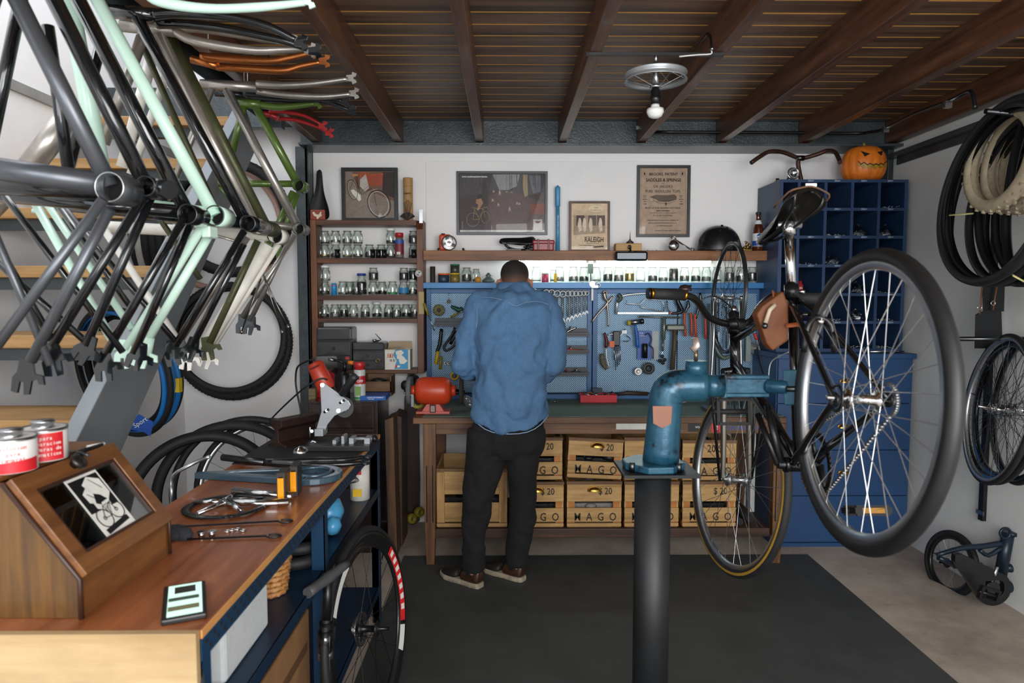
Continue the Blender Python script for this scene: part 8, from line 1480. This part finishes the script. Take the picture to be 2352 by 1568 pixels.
tag(obj('hanging_bar', B(DSTEEL).cyl((1.78, 2.56, 2.135), (XR - .002, 2.62, 2.10), .010, n=12)), 'steel bar carrying the hanging tyres', 'bar'); tag(obj('hanging_bar', B(DSTEEL).cyl((1.98, 2.97, 1.265), (XR - .002, 2.97, 1.265), .010, n=12)), 'steel bar carrying the hanging wheels', 'bar')
# leather strapped apron
ya = 3.18; t = thing('hanging_apron', 'black apron with brown leather straps hanging between the tyres and wheels', 'apron', tuple(P(2270, 770, ya)))
b = B(m('1B1D20', .9)); b.add([tuple(P(x, y, ya + dy)) for x, y, dy in ((2240, 722, 0), (2262, 712, .01), (2300, 712, .02), (2303, 800, .02), (2238, 800, 0))], [(0, 1, 2, 3, 4)]).add([tuple(P(x, y, ya + .03)) for x, y in ((2255, 655), (2308, 655), (2306, 715), (2258, 715))], [(0, 1, 2, 3)]); obj('cloth', b, t)
LS = m('7A4A28', .5)
for x0, y0, x1, y1 in ((2256, 660, 2250, 722), (2290, 655, 2281, 712)): obj('leather_strap', B(LS).tube([P(x0, y0, ya - .006), P(x1, y1, ya - .008)], .011, 6, flat=.25), t); obj('buckle', B(CHR).torus(.010, .0022, 16, 6, wallf(P(x1, y1 - 16, ya - .014))), t)
# hanging wheels
BR = m('15171A', .25, .2, .2, coat=.4)
def bdec(t, q, rd, h):
    for s_ in (-1, 1):
        b = B(m('2A7AC8', .4))
        for a0 in (1.9, 2.5, 3.1, 3.7): b.loft([[((q - dd) * cos(a0 + .4 * k / 10), (q - dd) * sin(a0 + .4 * k / 10), s_ * (h + .001)) for k in range(11)] for dd in (.006, .02)], cyc=False, caps=False)
        obj('rim_decal', b, t, W=False)
for k, (px, py, Y, an, dm_, R_) in enumerate([(2288, 939, 2.90, 16, None, .33), (2296, 942, 2.98, 12, bdec, .33), (2304, 940, 3.05, 16, bdec, .325), (2345, 942, 2.92, 18, None, .325)]):
    wheel(wm(P(px, py, Y), an, 8 - k, k * .7), R_, .022, .022, .024 if k else .014, name='hanging_wheel', label=['spoked wheel with silver rim and hub hung on the right wall, front of the row', 'black rimmed wheel with blue decals hung second in the right wall row', 'black rimmed wheel with blue decals hung third in the right wall row', 'black wheel hung at the right photo edge'][k], group='wheels hung on the right wall', rmat=ALU if k == 0 else BR, smat=DSTEEL, ns=24, hub=CHR, decal=dm_, axle=.07)
b = B(BLACK).box((XR - .02, PX(2262, 1150, XR).y - .016, P(2260, 1225, 3.1).z), (XR - .0005, PX(2262, 1150, XR).y + .016, 1.9)); b.m(STEEL).box((XR - .024, PX(2262, 1150, XR).y - .026, P(2260, 1190, 3.2).z - .01), (XR - .0205, PX(2262, 1150, XR).y + .026, P(2260, 1190, 3.2).z + .01)); tag(obj('cable_duct', b), 'black vertical cable duct with a metal clip on the right wall', 'duct')
# child's bicycle frame
CB2 = m('182634', .35, .2, .15); Yk = 3.1; Q = lambda x, y, Y=Yk: P(x, y, Y); kb = thing('folding_bicycle_frame', 'small dark blue bicycle frame with black chain case lying against the right wall', 'bicycle', tuple(Q(2230, 1380)))
ay = 3.22; 
obj('frame_tubes', B(CB2).cyl(Q(2316, 1222), Q(2298, 1320), .026, n=18).cyl(Q(2322, 1220), Q(2322, 1228), .03, n=18).tube([Q(2304, 1246), Q(2260, 1254), Q(2210, 1258), Q(2152, 1274)], [.014, .013, .012, .010], 12, sm=3).tube([Q(2155, 1280), Q(2200, 1300), Q(2236, 1318)], [.012, .013, .012], 12, sm=3).tube([Q(2296, 1300), Q(2330, 1306), Q(2370, 1316)], .020, 14).tube([Q(2270, 1368), Q(2310, 1350), Q(2370, 1330)], .026, 16).tube([Q(2302, 1256), Q(2270, 1275), Q(2250, 1262)], .010, 10, sm=3), kb)
obj('seat_ring', B(CB2).torus(.024, .006, 20, 8, wallf(Q(2309, 1224, Yk - .02))), kb)
c0, c1 = Q(2272, 1345, Yk - .03), Q(2192, 1276, Yk - .03); dd = (c0 - c1).normalized(); nn_ = V((-dd.z, 0, dd.x)) * -1
pts = []
for k in range(20): a = -PI / 2 + PI * k / 19; pts.append(c0 + dd * .082 * cos(a) + nn_ * .082 * sin(a))
pts += [c1 + nn_ * .024, c1 - dd * .02, c1 - nn_ * .024]; rr_ = [(p.x, p.z) for p in pts]; ri = [(c0.x + (x - c0.x) * .62 if i < 20 else c0.x - dd.x * .04 + (x - c0.x) * .05, c0.z + (z - c0.z) * .62 if i < 20 else c0.z - dd.z * .04 + (z - c0.z) * .05) for i, (x, z) in enumerate(rr_)]
obj('chain_case', B(m('121315', .35, 0, .1, coat=.2)).ring2(rr_, ri, .03, frame((0, Yk - .06, 0), (1, 0, 0), (0, 0, 1)) @ MX.Diagonal((1, 1, -1, 1))), kb, bev=.006)
obj('crank', B(CHR).tube([c0 + V((0, -.01, 0)), Q(2290, 1300, Yk - .06)], [.010, .008], 10).m(DSTEEL).cyl(c0 - V((0, .03, 0)), c0 + V((0, .03, 0)), .03, n=20), kb); p = Q(2268, 1362, Yk - .14); b = B(BLACK); Mk = frame(p, (1, 0, -.3), (.3, 0, 1)); b.ring2([(-.045, -.03), (.045, -.03), (.045, .03), (-.045, .03)], [(-.033, -.02), (.033, -.02), (.033, .02), (-.033, .02)], .02, Mk); b.cyl((-.05, 0, .01), (.045, 0, .01), .009, n=10, M=Mk); obj('pedal', b, kb)
sw = PX(2184, 1293, XR - .16); wheel(wm(P(2184, 1293, 3.32), -10, 9), .162, .030, .022, .02, name='small_wheel', label='small black spoked wheel leaning beside the dark blue frame', ns=20, hub=BLACK, rmat=BR, smat=STEEL, tmat=RUB, hw=.05)
wheel(wm(P(2283, 1300, 3.28), 12, 8), .150, .036, .022, .02, name='small_wheel', label='small black tyred wheel behind the dark blue frame\'s tubes', ns=20, hub=BLACK, rmat=BR, smat=DSTEEL, tmat=RUB, hw=.05)

# ================================================================ ceiling lamp and conduits
hc = P(1506, 178, 2.62); RL = 70 / FPX * 2.62; t = thing('wheel_rim_lamp', 'ceiling lamp made of a small spoked rim with a white bulb below', 'lamp', (hc.x, 2.62, P(1506, 272, 2.62).z)); Mh = T(*hc); zt3 = P(1506, 150, 2.62).z - hc.z; zb3 = P(1506, 178, 2.62).z - hc.z
SIL = m('A6A9AC', .35, .6, .08)
obj('rim', B(SIL).lathe([(RL * .92, -.012), (RL * .99, -.016), (RL, -.012), (RL * .92, -.004), (RL * .92, .004), (RL, .012), (RL * .99, .016), (RL * .92, .012), (RL * .89, 0)], 60, Mh, closed=True), t)
obj('hub', B(ALU).cyl(hc + V((0, 0, -.035)), hc + V((0, 0, .055)), .012, n=16).cyl(hc + V((0, 0, -.04)), hc + V((0, 0, -.03)), .022, n=18).cyl(hc + V((0, 0, .04)), hc + V((0, 0, .046)), .018, n=18).cyl(hc + V((0, 0, .055)), hc + V((0, 0, .09)), .006, n=10), t)
for k in range(16): a = 2 * PI * k / 16; z_ = -.034 if k % 2 else .042; spoke(tuple(V((.02 * cos(a + .4), .02 * sin(a + .4), z_)) + hc - WM[t.name].translation), tuple(V((RL * .9 * cos(a), RL * .9 * sin(a), 0)) + hc - WM[t.name].translation), .0016, ALU, t)
obj('lamp_holder', B(BLACK).lathe([(.012, -.04), (.019, -.05), (.019, -.075), (.021, -.078), (.019, -.082), (.019, -.10)], 20, Mh), t); zb = P(1506, 272, 2.62).z - hc.z
obj('bulb', B(m('E8E8E4', .25, 0, .01)).lathe([(.015, -.10), (.017, -.108), (.022, -.12), (.032, zb + .035), (.032, zb + .022), (.024, zb + .007), (.012, zb + .001), (.001, zb)], 28, Mh), t)
zj_ = P(1506, 128, 2.62).z; x0_, x1_ = P(1346, 124, 2.62).x, P(1662, 127, 2.62).x; jb_ = P(1291, 329, 4.14).z
obj('cross_bar', B(BLACK).box((x0_, 2.612, zj_ + .0), (x1_, 2.630, zj_ + .010)), t); obj('wire', B(m('D0D0CC', .5)).tube([P(1560, 130, 2.6), P(1600, 126, 2.6), P(1632, 124, 2.6), P(1634, 116, 2.6)], .003, 6, sm=3), t)
TB = m('101113', .35); 
c = B(TB).tube([P(1636, 118, 2.66), P(1636, 92, 2.67), P(1630, 82, 2.7), P(1618, 88, 2.78), P(1560, 170, 3.2), P(1505, 245, 3.7), P(1466, 298, 4.12)], .009, 10, sm=4); c.m(STEEL).cyl(P(1636, 118, 2.66), P(1636, 108, 2.66), .0125, n=12).cb(P(1466, 294, 4.1), (.03, .02, .02)); tag(obj('conduit', c), 'bent black conduit running along the joist behind the rim lamp', 'conduit')
c = B(TB).tube([P(1500, 303, 4.09), P(1760, 304, 4.09), P(1960, 306, 4.09), P(2000, 303, 4.0), P(2032, 296, 3.9), P(2100, 262, 3.45), P(2180, 232, 3.0), P(2220, 212, 2.86), P(2233, 214, 2.82), P(2240, 250, 2.8)], .009, 10, sm=4); c.m(STEEL)
for q in ((2034, 298, 3.86), (2176, 240, 2.98)): c.cb(P(*q), (.03, .02, .03))
tag(obj('conduit', c), 'long black conduit along the grey beam and right joist with metal clips', 'conduit')
